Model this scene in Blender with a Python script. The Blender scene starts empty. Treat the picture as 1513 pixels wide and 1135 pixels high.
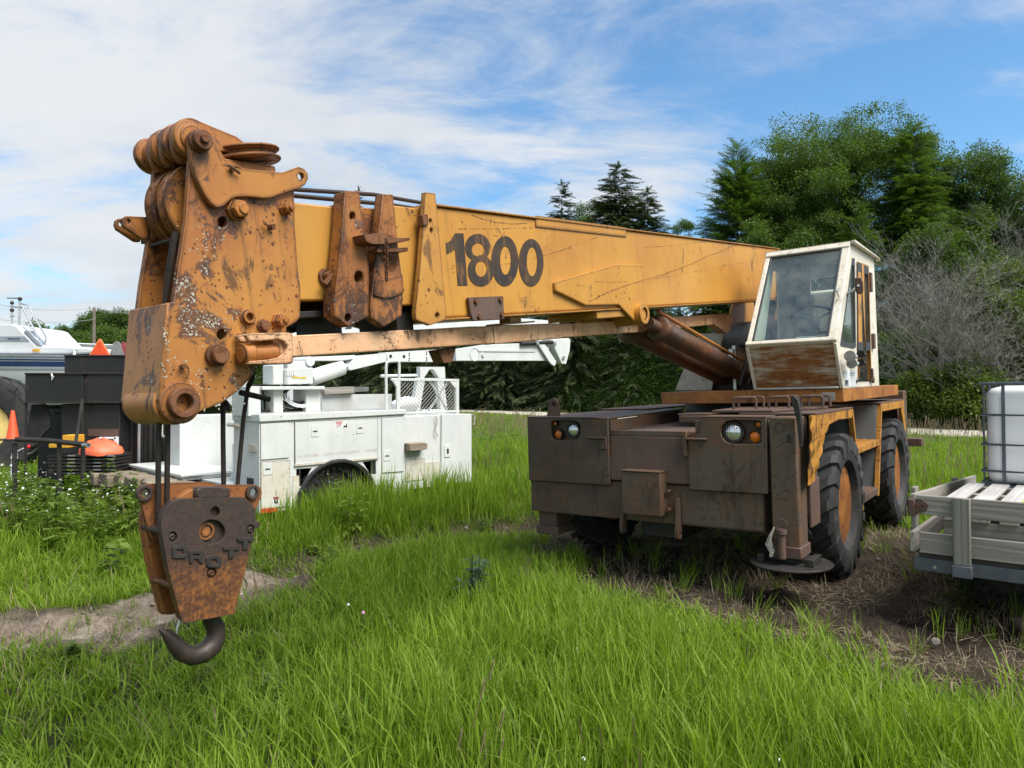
import bpy, bmesh, math, random
import numpy as np
from mathutils import Vector, Matrix, Euler
from mathutils.geometry import tessellate_polygon
R = math.radians
PI = math.pi
scene = bpy.context.scene
COL = scene.collection
rng = np.random.default_rng(7)
rnd = random.Random(11)

# ------------------------------------------------------------------ camera
cam = bpy.data.cameras.new('camera')
cam.sensor_width = 36.0
cam.lens = 36.0 * 1060.0 / 1513.0
cam.clip_start = 0.05
cam.clip_end = 2000
camo = bpy.data.objects.new('camera', cam)
COL.objects.link(camo)
camo.location = (0, 0, 1.70)
camo.rotation_euler = (R(90) + math.atan(6.5 / 1060.0), 0, 0)
scene.camera = camo

# ------------------------------------------------------------------ sky, sun, exposure
SUN_AZ, SUN_EL = 128.0, 56.0          # degrees clockwise from +Y, and above the horizon
world = bpy.data.worlds.new('World')
scene.world = world
world.use_nodes = True
wn = world.node_tree.nodes
wl = world.node_tree.links
wn.clear()
def W(t, **kw):
    n = wn.new(t)
    for k, v in kw.items():
        setattr(n, k, v)
    return n
wout = W('ShaderNodeOutputWorld')
wbg = W('ShaderNodeBackground')
wbg.inputs[1].default_value = 0.10
sky = W('ShaderNodeTexSky', sky_type='NISHITA', sun_disc=False, sun_elevation=R(SUN_EL), sun_rotation=R(SUN_AZ),
        altitude=200, air_density=1.0, dust_density=1.2, ozone_density=2.0)
tc = W('ShaderNodeTexCoord')
sep = W('ShaderNodeSeparateXYZ')
wl.new(tc.outputs['Generated'], sep.inputs[0])
def wmath(op, a, b=None, clamp=False):
    n = W('ShaderNodeMath', operation=op, use_clamp=clamp)
    for i, x in enumerate((a, b)):
        if x is None: continue
        if hasattr(x, 'is_linked'): wl.new(x, n.inputs[i])
        else: n.inputs[i].default_value = x
    return n.outputs[0]
zc = wmath('ADD', wmath('MAXIMUM', sep.outputs[2], 0.0), 0.16)
cx = wmath('DIVIDE', sep.outputs[0], zc)
cy = wmath('DIVIDE', sep.outputs[1], zc)
cmb = W('ShaderNodeCombineXYZ')
wl.new(cx, cmb.inputs[0]); wl.new(cy, cmb.inputs[1])
def wnoise(scale, detail, rough, loc, scl, dist=0.0, rz=0.0):
    mp = W('ShaderNodeMapping')
    mp.inputs['Location'].default_value = loc
    mp.inputs['Scale'].default_value = scl
    mp.inputs['Rotation'].default_value = (0, 0, R(rz))
    wl.new(cmb.outputs[0], mp.inputs[0])
    n = W('ShaderNodeTexNoise')
    n.inputs['Scale'].default_value = scale
    n.inputs['Detail'].default_value = detail
    n.inputs['Roughness'].default_value = rough
    n.inputs['Distortion'].default_value = dist
    wl.new(mp.outputs[0], n.inputs['Vector'])
    return n.outputs['Fac']
def wramp(f, a, b):
    n = W('ShaderNodeMapRange', interpolation_type='SMOOTHSTEP')
    wl.new(f, n.inputs[0])
    n.inputs[1].default_value = a
    n.inputs[2].default_value = b
    return n.outputs[0]
c_big = wnoise(0.42, 4, 0.5, (2.3, 0.9, 0.0), (1.0, 1.0, 1), 0.4, 20)
c_wisp = wnoise(1.1, 9, 0.62, (3.1, 1.7, 0.0), (0.75, 1.35, 1), 1.0, 35)
c_fine = wnoise(3.4, 9, 0.66, (1.3, 5.2, 0.0), (0.8, 1.3, 1), 0.7, 38)
csum = wmath('ADD', wmath('MULTIPLY', c_big, 1.0), wmath('ADD', wmath('MULTIPLY', c_wisp, 0.55), wmath('MULTIPLY', c_fine, 0.24)))
cmask = wramp(csum, 0.735, 0.95)
dense = wramp(csum, 0.90, 1.16)
shade = wnoise(0.9, 6, 0.55, (7.7, 2.9, 0), (0.8, 1.3, 1), 0.4, 20)
ccol = W('ShaderNodeMix', data_type='RGBA')
ccol.inputs[6].default_value = (4.25, 4.36, 4.48, 1)
ccol.inputs[7].default_value = (3.45, 3.66, 3.9, 1)
wl.new(wramp(shade, 0.35, 0.72), ccol.inputs[0])
skyc = W('ShaderNodeMix', data_type='RGBA', blend_type='MULTIPLY')
skyc.inputs[0].default_value = 1.0
wl.new(sky.outputs[0], skyc.inputs[6])
skyc.inputs[7].default_value = (0.66, 0.95, 1.06, 1)
cm = W('ShaderNodeMix', data_type='RGBA')
wl.new(wmath('MULTIPLY', cmask, 0.95), cm.inputs[0])
wl.new(skyc.outputs[2], cm.inputs[6])
wl.new(ccol.outputs[2], cm.inputs[7])
wl.new(cm.outputs[2], wbg.inputs[0])
wl.new(wbg.outputs[0], wout.inputs[0])

sun = bpy.data.lights.new('sun', 'SUN')
sun.energy = 3.3
sun.angle = R(40.0)                     # sun veiled by thin cloud
sun.color = (1.0, 0.965, 0.91)
suno = bpy.data.objects.new('sun', sun)
COL.objects.link(suno)
sdir = Vector((math.sin(R(SUN_AZ)) * math.cos(R(SUN_EL)), math.cos(R(SUN_AZ)) * math.cos(R(SUN_EL)), math.sin(R(SUN_EL))))
suno.rotation_euler = sdir.to_track_quat('Z', 'Y').to_euler()
suno.location = (10, -10, 30)
vs = scene.view_settings
vs.view_transform = 'Standard'
vs.look = 'None'
vs.gamma = 1.0
vs.use_curve_mapping = False
vs.exposure = 1.0
scene.cycles.transparent_max_bounces = 16
scene.cycles.max_bounces = 6

# ------------------------------------------------------------------ materials
def lin(r, g, b):
    f = lambda c: c / 12.92 if c <= 0.04045 else ((c + 0.055) / 1.055) ** 2.4
    return (f(r / 255), f(g / 255), f(b / 255), 1)
class Mat:
    def __init__(s, name):
        s.m = bpy.data.materials.new(name)
        s.m.use_nodes = True
        s.t = s.m.node_tree
        s.t.nodes.clear()
        s.out = s.t.nodes.new('ShaderNodeOutputMaterial')
    def set(s, sock, v):
        if isinstance(v, bpy.types.NodeSocket): s.t.links.new(v, sock)
        elif v is not None:
            if sock.type == 'RGBA' and len(v) == 3: v = tuple(v) + (1,)
            sock.default_value = v
    def n(s, typ, ins=None, **kw):
        nd = s.t.nodes.new('ShaderNode' + typ)
        for k, v in kw.items(): setattr(nd, k, v)
        for k, v in (ins or {}).items(): s.set(nd.inputs[k], v)
        return nd
    def co(s, scale=(1, 1, 1), loc=(0, 0, 0), rot=(0, 0, 0), kind='Object'):
        c = s.n('TexCoord')
        mp = s.n('Mapping', {0: c.outputs[kind], 1: loc, 2: rot, 3: scale})
        return mp.outputs[0]
    def noise(s, scale, detail=4, rough=0.55, vec=None, dist=0.0):
        return s.n('TexNoise', {'Scale': scale, 'Detail': detail, 'Roughness': rough, 'Distortion': dist,
                                'Vector': vec if vec is not None else s.co()}).outputs['Fac']
    def voro(s, scale, vec=None, feature='F1', out='Distance', rand=1.0):
        return s.n('TexVoronoi', {'Scale': scale, 'Randomness': rand, 'Vector': vec if vec is not None else s.co()}, feature=feature).outputs[out]
    def rng(s, f, a, b, c=0.0, d=1.0):
        return s.n('MapRange', {0: f, 1: a, 2: b, 3: c, 4: d}, interpolation_type='SMOOTHSTEP').outputs[0]
    def mth(s, op, a, b=0.0, clamp=False):
        return s.n('Math', {0: a, 1: b}, operation=op, use_clamp=clamp).outputs[0]
    def mix(s, f, a, b, blend='MIX'):
        return s.n('Mix', {0: f, 6: a, 7: b}, data_type='RGBA', blend_type=blend).outputs[2]
    def ramp(s, f, stops):
        nd = s.n('ValToRGB', {0: f})
        el = nd.color_ramp.elements
        while len(el) < len(stops): el.new(0.5)
        for e, (p, c) in zip(el, stops):
            e.position = p
            e.color = tuple(c) + ((1,) if len(c) == 3 else ())
        return nd.outputs[0]
    def bump(s, h, strength=0.3, dist=0.01, nrm=None):
        i = {'Height': h, 'Strength': strength, 'Distance': dist}
        if nrm is not None: i['Normal'] = nrm
        return s.n('Bump', i).outputs[0]
    def edge(s, radius=0.012):
        b = s.n('Bevel', {'Radius': radius}, samples=6)
        g = s.n('NewGeometry')
        d = s.n('VectorMath', {0: b.outputs[0], 1: g.outputs['Normal']}, operation='DOT_PRODUCT')
        return s.mth('SUBTRACT', 1.0, d.outputs['Value'], True)
    def pbr(s, col, rough=0.6, metal=0.0, nrm=None, spec=0.5, **kw):
        i = {'Base Color': col, 'Roughness': rough, 'Metallic': metal, 'Specular IOR Level': spec}
        if nrm is not None: i['Normal'] = nrm
        i.update(kw)
        p = s.n('BsdfPrincipled', i)
        s.t.links.new(p.outputs[0], s.out.inputs[0])
        return p

RUST = [(0.0, (0.022, 0.011, 0.008)), (0.45, (0.075, 0.026, 0.012)), (0.75, (0.17, 0.060, 0.017)), (1.0, (0.28, 0.115, 0.035))]
def rustpaint(name, c1, c2, rust=0.3, speck=0.4, lichen=0.0, streak=0.35, edge=0.7, rough=0.45, s=1.0, rustramp=RUST, scratch=0.0, er=0.022, dark=(0.05, 0.03, 0.02), hal=0.45, grime=0.0):
    M = Mat(name)
    v = M.co()
    big = M.noise(1.6 * s, 5, 0.6, v)
    col = M.mix(M.rng(big, 0.32, 0.68), c1, c2)
    # faded, chalky patches
    fade = M.noise(5.0 * s, 6, 0.65, v, 0.6)
    col = M.mix(M.mth('MULTIPLY', M.rng(fade, 0.5, 0.75), 0.3), col, tuple(min(1, x * 1.12 + 0.02) for x in c1))
    # run-off streaks down the metal
    st = M.noise(3.0 * s, 6, 0.7, M.co((5.5, 5.5, 0.45)), 0.2)
    stm = M.mth('MULTIPLY', M.rng(st, 0.52, 0.74), streak)
    col = M.mix(stm, col, dark)
    fine = M.noise(26 * s, 8, 0.7, v)
    med = M.noise(4.2 * s, 9, 0.72, v, 0.5)
    rc = M.ramp(M.mth('ADD', M.mth('MULTIPLY', fine, 0.75), M.mth('MULTIPLY', med, 0.35)), rustramp)
    th = 0.80 - 0.42 * rust
    mask = M.rng(med, th, th + 0.07)
    if edge > 0:
        e = M.edge(er)
        em = M.rng(M.mth('ADD', M.mth('MULTIPLY', e, 5.0), M.mth('MULTIPLY', M.mth('SUBTRACT', fine, 0.55), 2.2)), 0.35, 0.65)
        em = M.mth('MULTIPLY', em, M.rng(e, 0.02, 0.10))
        mask = M.mth('MAXIMUM', mask, M.mth('MULTIPLY', em, edge))
    if speck > 0:
        vo = M.voro(30 * s, v)
        wh = M.noise(2.6 * s, 4, 0.6, M.co(loc=(4, 2, 1)))
        sp = M.mth('MULTIPLY', M.rng(vo, 0.22, 0.12), M.rng(wh, 0.66 - 0.25 * speck, 0.74 - 0.25 * speck))
        mask = M.mth('MAXIMUM', mask, sp)
        vo2 = M.voro(11 * s, M.co(loc=(1, 7, 3)))
        sp2 = M.mth('MULTIPLY', M.rng(vo2, 0.17, 0.07), M.rng(wh, 0.60 - 0.2 * speck, 0.70 - 0.2 * speck))
        mask = M.mth('MAXIMUM', mask, sp2)
    if scratch > 0:
        ns = M.noise(1.3, 3, 0.5, M.co((0.35, 1, 2.2), rot=(0, R(17), 0)), 1.2)
        sc = M.rng(M.mth('ABSOLUTE', M.mth('SUBTRACT', ns, 0.5)), 0.0060, 0.0020)
        n2_ = M.noise(0.9, 2, 0.4, M.co((0.5, 1, 1.6), loc=(5, 0, 2), rot=(0, R(-38), 0)), 0.5)
        sc = M.mth('MAXIMUM', sc, M.rng(M.mth('ABSOLUTE', M.mth('SUBTRACT', n2_, 0.47)), 0.0030, 0.0012))
        br = M.rng(M.noise(6, 4, 0.6, v), 0.40, 0.52)
        mask = M.mth('MAXIMUM', mask, M.mth('MULTIPLY', M.mth('MULTIPLY', sc, br), scratch))
    # halo of rust stain around the bare spots
    halo = M.rng(med, th - 0.12, th + 0.02)
    col = M.mix(M.mth('MULTIPLY', halo, hal), col, (0.22, 0.075, 0.018))
    col = M.mix(mask, col, rc)
    if edge > 0:
        col = M.mix(M.mth('MULTIPLY', em, edge * 0.8), col, (0.040, 0.020, 0.013))
    if grime > 0:           # old grease and blackened rust in blotches, drawn out downwards
        g1 = M.noise(5.0 * s, 10, 0.74, M.co((1.7, 1.7, 0.75), loc=(2, 6, 4)), 0.7)
        g2 = M.noise(1.1 * s, 4, 0.6, M.co(loc=(8, 3, 1)))
        gm = M.rng(M.mth('ADD', g1, M.mth('MULTIPLY', M.mth('SUBTRACT', g2, 0.5), 0.7)), 0.64 - 0.10 * grime, 0.72 - 0.10 * grime)
        col = M.mix(M.mth('MULTIPLY', gm, 0.55 + 0.35 * grime), col, M.ramp(fine, [(0.35, (0.018, 0.011, 0.009)), (0.7, (0.085, 0.038, 0.020))]))
    rg = M.mth('ADD', rough, M.mth('MULTIPLY', mask, 0.9 - rough))
    if lichen > 0:
        wv = M.n('TexNoise', {'Scale': 22.0, 'Detail': 3.0, 'Vector': v}).outputs['Color']
        lvv = M.n('VectorMath', {0: M.co(loc=(3, 3, 3)), 1: M.n('VectorMath', {0: wv, 1: (0.05, 0.05, 0.05)}, operation='MULTIPLY').outputs[0]}, operation='ADD').outputs[0]
        lv = M.mth('MINIMUM', M.voro(70 * s, lvv), M.mth('ADD', M.voro(34 * s, lvv), 0.12))
        lw = M.noise(3.4 * s, 7, 0.75, M.co(loc=(9, 1, 5)), 0.4)
        lm = M.mth('MULTIPLY', M.rng(lv, 0.42, 0.30), M.rng(lw, 0.66 - 0.1 * lichen, 0.70 - 0.1 * lichen))
        lc = M.ramp(M.noise(40, 3, 0.5, v), [(0.3, (0.24, 0.22, 0.09)), (0.5, (0.40, 0.40, 0.33)), (0.75, (0.60, 0.60, 0.55))])
        ring = M.rng(lw, 0.62 - 0.1 * lichen, 0.665 - 0.1 * lichen)
        col = M.mix(M.mth('MULTIPLY', ring, 0.8), col, (0.055, 0.025, 0.02))
        col = M.mix(lm, col, lc)
        rg = M.mth('MAXIMUM', rg, M.mth('MULTIPLY', lm, 0.95))
    h = M.mth('ADD', M.mth('MULTIPLY', fine, 0.35), M.mth('MULTIPLY', mask, M.mth('ADD', fine, -0.9)))
    nb = M.bump(h, 0.35, 0.006)
    nb = M.bump(M.noise(2.2, 2, 0.4, v), 0.12, 0.05, nb)
    M.pbr(col, rg, 0.0, nb, 0.4)
    return M.m
def plain(name, col, rough=0.5, metal=0.0, var=0.15, s=6.0, bump=0.15, spec=0.5, dirt=0.0, dcol=(0.06, 0.045, 0.03)):
    M = Mat(name)
    v = M.co()
    n = M.noise(s, 6, 0.65, v)
    c = M.mix(M.rng(n, 0.3, 0.7), tuple(x * (1 - var) for x in col), tuple(min(1, x * (1 + var)) for x in col))
    if dirt > 0:
        d = M.noise(s * 0.5, 8, 0.7, M.co((3, 3, 0.6)))
        c = M.mix(M.mth('MULTIPLY', M.rng(d, 0.48, 0.7), dirt), c, dcol)
    M.pbr(c, rough, metal, M.bump(M.noise(s * 5, 5, 0.6, v), bump, 0.005), spec)
    return M.m

OR1, OR2 = (0.46, 0.225, 0.040), (0.37, 0.160, 0.031)
M_boom = rustpaint('boom_paint', (0.49, 0.235, 0.033), (0.41, 0.18, 0.027), grime=0.30, rust=0.20, speck=0.42, streak=0.30, edge=1.0, scratch=0.0, er=0.036)
M_tip = rustpaint('tip_paint', OR1, OR2, grime=0.35, rust=0.22, speck=0.5, streak=0.22, edge=0.9)
M_collar = rustpaint('collar_paint', (0.40, 0.17, 0.034), (0.29, 0.105, 0.026), grime=0.95, rust=0.66, speck=1.0, streak=0.85, edge=1.0, er=0.036, s=1.3, lichen=0.35)
M_head = rustpaint('head_paint', (0.42, 0.185, 0.037), (0.31, 0.110, 0.027), grime=0.55, rust=0.18, speck=0.95, streak=0.75, edge=1.0, hal=0.7, er=0.04, lichen=0.75, s=1.15)
M_nose = rustpaint('nose_paint', (0.42, 0.19, 0.055), (0.36, 0.14, 0.04), grime=0.8, rust=0.36, speck=0.8, streak=0.85, edge=1.0, lichen=0.8, s=1.2)
M_ear = rustpaint('top_plate_paint', (0.41, 0.175, 0.034), (0.32, 0.118, 0.027), er=0.034, grime=0.45, rust=0.27, speck=0.6, streak=0.5, edge=1.0, lichen=0.35)
M_pin = rustpaint('pin_steel', (0.16, 0.07, 0.03), (0.10, 0.05, 0.03), rust=0.7, speck=0.5, edge=0.6, rough=0.7, s=3)
M_jib = rustpaint('faded_jib_paint', (0.66, 0.41, 0.24), (0.60, 0.31, 0.15), grime=0.35, rust=0.42, speck=0.6, streak=0.4, edge=1.0, s=1.5, lichen=0.35, rough=0.7)
BROWN = [(0.0, (0.014, 0.010, 0.008)), (0.5, (0.035, 0.021, 0.014)), (0.8, (0.070, 0.036, 0.020)), (1.0, (0.13, 0.06, 0.027))]
OLIVE = [(0.0, (0.024, 0.020, 0.016)), (0.48, (0.050, 0.036, 0.026)), (0.68, (0.098, 0.058, 0.034)), (1.0, (0.20, 0.12, 0.06))]
M_bump = rustpaint('weathered_bumper_steel', (0.100, 0.072, 0.051), (0.070, 0.045, 0.032), grime=0.25, rust=0.50, speck=0.35, streak=0.9, edge=0.7, rough=0.55, rustramp=OLIVE, s=0.8, scratch=0.8, dark=(0.034, 0.026, 0.021), hal=0.3)
M_plum = rustpaint('plum_rust_steel', (0.110, 0.067, 0.050), (0.085, 0.054, 0.043), rust=0.42, speck=0.3, streak=0.4, edge=0.6, rough=0.65, s=1.2, rustramp=OLIVE, hal=0.2)
def hook_mat():
    M = Mat('hook_block_rust')
    v = M.co()
    n1 = M.noise(9, 8, 0.75, v, 0.4); n2 = M.noise(60, 7, 0.75, v); n3 = M.noise(30, 4, 0.6, M.co((4, 4, 0.6)))
    z = M.n('SeparateXYZ', {0: v}).outputs[2]
    worn = M.rng(M.mth('ADD', z, M.mth('MULTIPLY', M.mth('SUBTRACT', n1, 0.5), 0.35)), 0.50, 0.38)      # greasy upper part, bare rusty lower part
    f = M.mth('ADD', M.mth('MULTIPLY', n2, 0.62), M.mth('ADD', M.mth('MULTIPLY', n1, 0.3), M.mth('MULTIPLY', n3, 0.15)))
    lo = M.ramp(f, [(0.40, (0.040, 0.021, 0.015)), (0.52, (0.105, 0.042, 0.018)), (0.60, (0.22, 0.085, 0.022)), (0.72, (0.42, 0.19, 0.06))])
    up = M.ramp(f, [(0.40, (0.030, 0.021, 0.019)), (0.60, (0.058, 0.037, 0.029)), (0.66, (0.085, 0.045, 0.026)), (0.76, (0.34, 0.17, 0.08))])
    c = M.mix(worn, up, lo)
    e = M.edge(0.008)
    c = M.mix(M.rng(e, 0.05, 0.4, 0, 0.5), c, (0.11, 0.075, 0.050))
    M.pbr(c, 0.58, 0.1, M.bump(f, 0.4, 0.006), 0.4)
    return M.m
M_hook = hook_mat()
M_hookor = rustpaint('hook_block_orange', (0.34, 0.13, 0.03), (0.24, 0.085, 0.025), rust=0.58, speck=0.9, streak=0.6, edge=0.8, rough=0.6, s=2.0)
M_deck = rustpaint('deck_paint', (0.42, 0.18, 0.035), (0.30, 0.10, 0.03), grime=0.5, rust=0.45, speck=0.6, streak=0.4, edge=1.0, s=1.4)
M_fend = rustpaint('fender_paint', (0.50, 0.24, 0.036), (0.40, 0.165, 0.03), grime=0.75, rust=0.46, speck=0.7, streak=0.5, edge=1.0, s=1.8)
M_cyl = rustpaint('cylinder_steel', (0.085, 0.045, 0.028), (0.06, 0.034, 0.024), rust=0.5, speck=0.2, streak=0.2, edge=0, rough=0.42, s=1.5)
M_cab = rustpaint('cab_cream_paint', (0.68, 0.64, 0.54), (0.62, 0.56, 0.45), rust=0.34, speck=0.6, streak=0.45, edge=1.0, er=0.014, s=2.0)
M_door = rustpaint('cab_door_paint', c1=(0.52, 0.25, 0.045), c2=(0.44, 0.19, 0.036), grime=0.4, rust=0.25, speck=0.4, streak=0.3, edge=0.8, s=2)
M_panel2 = rustpaint('grey_side_panel', (0.14, 0.15, 0.145), (0.11, 0.115, 0.11), rust=0.25, speck=0.3, streak=0.4, edge=0.5)
M_steel = plain('dark_steel', (0.035, 0.030, 0.027), 0.55, 0.3, 0.3, 12, 0.3)
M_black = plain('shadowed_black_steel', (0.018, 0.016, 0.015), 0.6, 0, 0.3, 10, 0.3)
M_rope = plain('wire_rope', (0.030, 0.022, 0.017), 0.6, 0.4, 0.3, 60, 0.4)
M_chrome = plain('reflector', (0.75, 0.76, 0.76), 0.12, 1.0, 0.05, 30, 0.3)
M_silver = plain('silver_paint', (0.50, 0.50, 0.49), 0.35, 0.35, 0.1, 30, 0.1)
M_bright = plain('bright_steel', (0.55, 0.55, 0.54), 0.3, 0.9, 0.1, 30, 0.1)
M_inside = plain('cab_interior_grey', (0.42, 0.46, 0.43), 0.7, 0, 0.2, 4, 0.1)
M_intdark = plain('cab_interior_dark', (0.035, 0.04, 0.042), 0.6, 0, 0.2, 8, 0.1)
M_whitep = rustpaint('white_truck_paint', (0.62, 0.635, 0.61), (0.56, 0.58, 0.56), rust=0.07, speck=0.26, streak=0.22, edge=0.5, er=0.010, s=1.6, dark=(0.36, 0.22, 0.10), rough=0.35)
M_whiterust = rustpaint('white_paint_with_rust', (0.58, 0.565, 0.50), (0.54, 0.50, 0.41), rust=0.34, speck=0.4, streak=0.7, edge=0.7, s=2.0, dark=(0.42, 0.26, 0.12))
M_cream_panel = rustpaint('cream_turret_panel', (0.50, 0.45, 0.36), (0.42, 0.36, 0.28), rust=0.40, speck=0.9, streak=0.2, edge=0.6, s=3)
M_blackbox = rustpaint('black_steel_box', (0.022, 0.022, 0.022), (0.016, 0.016, 0.017), rust=0.16, speck=0.3, streak=0.2, edge=0.3, rough=0.5)
M_tub = plain('white_gelcoat', (0.60, 0.61, 0.62), 0.25, 0, 0.05, 2, 0.03, dirt=0.15, dcol=(0.4, 0.4, 0.38))
M_navy = plain('navy_stripe', (0.016, 0.035, 0.10), 0.3, 0, 0.1, 3, 0.02)
M_greystripe = plain('grey_stripe', (0.25, 0.28, 0.32), 0.3, 0, 0.1, 3, 0.02)
M_orange = plain('orange_plastic', (0.80, 0.085, 0.02), 0.45, 0, 0.15, 8, 0.05)
M_bag = plain('orange_tarpaulin', (0.72, 0.13, 0.055), 0.55, 0, 0.15, 8, 0.3)
M_redfade = plain('faded_red_sign', (0.36, 0.08, 0.085), 0.55, 0, 0.35, 6, 0.05)
M_greysign = plain('grey_sign_back', (0.24, 0.24, 0.24), 0.5, 0, 0.2, 6, 0.05)
M_yellowrim = plain('yellow_rim', (0.68, 0.50, 0.16), 0.5, 0, 0.15, 4, 0.1, dirt=0.3)
M_yellowp = plain('yellow_plastic', (0.62, 0.33, 0.03), 0.5, 0, 0.15, 4, 0.1)
M_white = plain('white_plastic', (0.72, 0.73, 0.74), 0.4, 0, 0.05, 5, 0.05, dirt=0.1)
M_red = plain('red_reflector', (0.60, 0.02, 0.02), 0.3, 0, 0.1, 30, 0.1)
M_blackpl = plain('black_print', (0.02, 0.02, 0.02), 0.5, 0, 0.1, 30, 0.02)
M_label = plain('label_print', (0.66, 0.67, 0.66), 0.5, 0, 0.08, 40, 0.02)
M_cage = plain('galvanised_cage', (0.11, 0.125, 0.145), 0.4, 0.6, 0.2, 12, 0.1)
M_rail = plain('painted_trailer_rail', (0.085, 0.095, 0.11), 0.55, 0.2, 0.3, 5, 0.2, dirt=0.5, dcol=(0.11, 0.075, 0.055))
M_pole = plain('pole_wood', (0.16, 0.13, 0.11), 0.85, 0, 0.3, 4, 0.3)
M_alu = plain('aluminium_tube', (0.62, 0.63, 0.64), 0.3, 0.8, 0.1, 10, 0.05)

def tank_mat():
    M = Mat('milky_tank_plastic')
    v = M.co((1, 1, 0.3))
    c = M.mix(M.rng(M.noise(2.2, 4, 0.5, v), 0.3, 0.7), (0.74, 0.75, 0.75), (0.82, 0.825, 0.82))
    M.pbr(c, 0.32, 0, M.bump(M.noise(3, 3, 0.5, v), 0.1, 0.02), 0.4, **{'Subsurface Weight': 0.25, 'Subsurface Radius': (0.05, 0.05, 0.05)})
    return M.m
M_tank = tank_mat()
def rust_panel():
    M = Mat('cab_panel_banded_rust')
    n1 = M.noise(2.6, 7, 0.65, M.co((1, 0.8, 7.5)), 0.4)
    n2 = M.noise(1.3, 5, 0.6, M.co((1, 2.4, 0.8), loc=(2, 0.35, 0)))
    m = M.rng(M.mth('ADD', M.mth('MULTIPLY', n1, 0.9), M.mth('MULTIPLY', n2, 0.55)), 0.52, 0.74)
    rc = M.ramp(M.noise(14, 7, 0.7, M.co((1, 1, 3))), [(0.25, (0.10, 0.038, 0.014)), (0.5, (0.25, 0.10, 0.028)), (0.75, (0.38, 0.19, 0.065))])
    c = M.mix(m, (0.50, 0.47, 0.37), rc)
    e = M.edge(0.03)
    c = M.mix(M.rng(e, 0.05, 0.4, 0, 0.6), c, (0.06, 0.035, 0.02))
    M.pbr(c, 0.6, 0, M.bump(M.noise(20, 6, 0.6), 0.2, 0.005), 0.4)
    return M.m
M_rustpanel = rust_panel()
def glass_mat(name, tint, refl=0.10, fz=0.45):
    M = Mat(name)
    lw = M.n('LayerWeight', {'Blend': 0.25})
    dirt = M.rng(M.noise(3, 6, 0.65), 0.35, 0.75, 0.02, 0.12)
    tr = M.n('BsdfTransparent', {0: tint})
    gl = M.n('BsdfGlossy', {0: (1, 1, 1, 1), 'Roughness': 0.03})
    df = M.n('BsdfDiffuse', {0: (0.5, 0.52, 0.50, 1)})
    f = M.mth('ADD', M.mth('MULTIPLY', lw.outputs['Facing'], fz), refl, True)
    a = M.n('MixShader', {0: f, 1: tr.outputs[0], 2: gl.outputs[0]})
    b = M.n('MixShader', {0: dirt, 1: a.outputs[0], 2: df.outputs[0]})
    M.t.links.new(b.outputs[0], M.out.inputs[0])
    return M.m
M_glass = glass_mat('windscreen_glass', (0.86, 0.94, 0.93, 1), 0.035, 0.18)
M_sideglass = glass_mat('dark_side_glass', (0.50, 0.62, 0.60, 1), 0.10)
def lens_mat(name, col):
    M = Mat(name)
    w = M.n('TexWave', {'Scale': 14.0, 'Vector': M.co()}, bands_direction='Y')
    M.pbr(col, 0.12, 0, M.bump(w.outputs[1], 0.25, 0.004), 0.6)
    return M.m
M_amber = lens_mat('amber_lens', (0.62, 0.15, 0.012))
def headlamp_mat():
    M = Mat('sealed_beam_glass')
    w = M.n('TexWave', {'Scale': 16.0, 'Vector': M.co()}, bands_direction='Y')
    M.pbr((0.70, 0.71, 0.70), 0.12, 0.75, M.bump(w.outputs[1], 0.5, 0.006), 0.6)
    return M.m
M_head_l = headlamp_mat()
def rubber(name, mud=0.5):
    M = Mat(name)
    v = M.co()
    n = M.noise(4, 7, 0.7, v)
    c = M.mix(M.rng(n, 0.35, 0.7), (0.020, 0.020, 0.021), (0.036, 0.035, 0.034))
    c = M.mix(M.mth('MULTIPLY', M.rng(M.noise(2.5, 8, 0.75, v), 0.5, 0.7), mud), c, (0.10, 0.085, 0.065))
    M.pbr(c, 0.75, 0, M.bump(M.noise(40, 5, 0.65, v), 0.25, 0.004), 0.35)
    return M.m
M_rubber = rubber('tyre_rubber')
def wood_mat(name, axis, c1, c2, dk):
    M = Mat(name)
    oi = M.n('ObjectInfo')
    off = M.n('VectorMath', {0: M.co(), 1: M.n('CombineXYZ', {0: M.mth('MULTIPLY', oi.outputs['Random'], 37.0), 1: M.mth('MULTIPLY', oi.outputs['Random'], 11.0), 2: M.mth('MULTIPLY', oi.outputs['Random'], 23.0)}).outputs[0]}, operation='ADD').outputs[0]
    sc = [16, 16, 16]
    sc[axis] = 0.9
    mp = M.n('Mapping', {0: off, 3: tuple(sc)}).outputs[0]
    g = M.noise(1.0, 7, 0.6, mp, 1.2)
    fine = M.noise(5.0, 6, 0.7, mp, 0.2)
    ringv = [5.5, 5.5, 5.5]
    ringv[axis] = 0.22
    ring = M.noise(1.0, 2, 0.4, M.n('Mapping', {0: off, 3: tuple(ringv)}).outputs[0], 0.6)
    bands = M.mth('FRACT', M.mth('MULTIPLY', ring, 9.0))
    bm = M.rng(M.mth('ABSOLUTE', M.mth('SUBTRACT', bands, 0.5)), 0.10, 0.42)
    c = M.mix(M.rng(g, 0.3, 0.7), c1, c2)
    c = M.mix(M.mth('MULTIPLY', bm, 0.42), c, dk)
    c = M.mix(M.rng(fine, 0.55, 0.8, 0, 0.6), c, tuple(x * 0.55 for x in dk))
    M.pbr(c, 0.85, 0, M.bump(M.mth('ADD', M.mth('MULTIPLY', bm, -0.5), M.mth('MULTIPLY', fine, -0.6)), 0.5, 0.004), 0.25)
    return M.m
GW = ((0.33, 0.31, 0.275), (0.27, 0.25, 0.215), (0.135, 0.115, 0.095))
M_wx = wood_mat('grey_weathered_wood_along', 0, *GW)
M_wy = wood_mat('grey_weathered_wood_across', 1, *GW)
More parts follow.
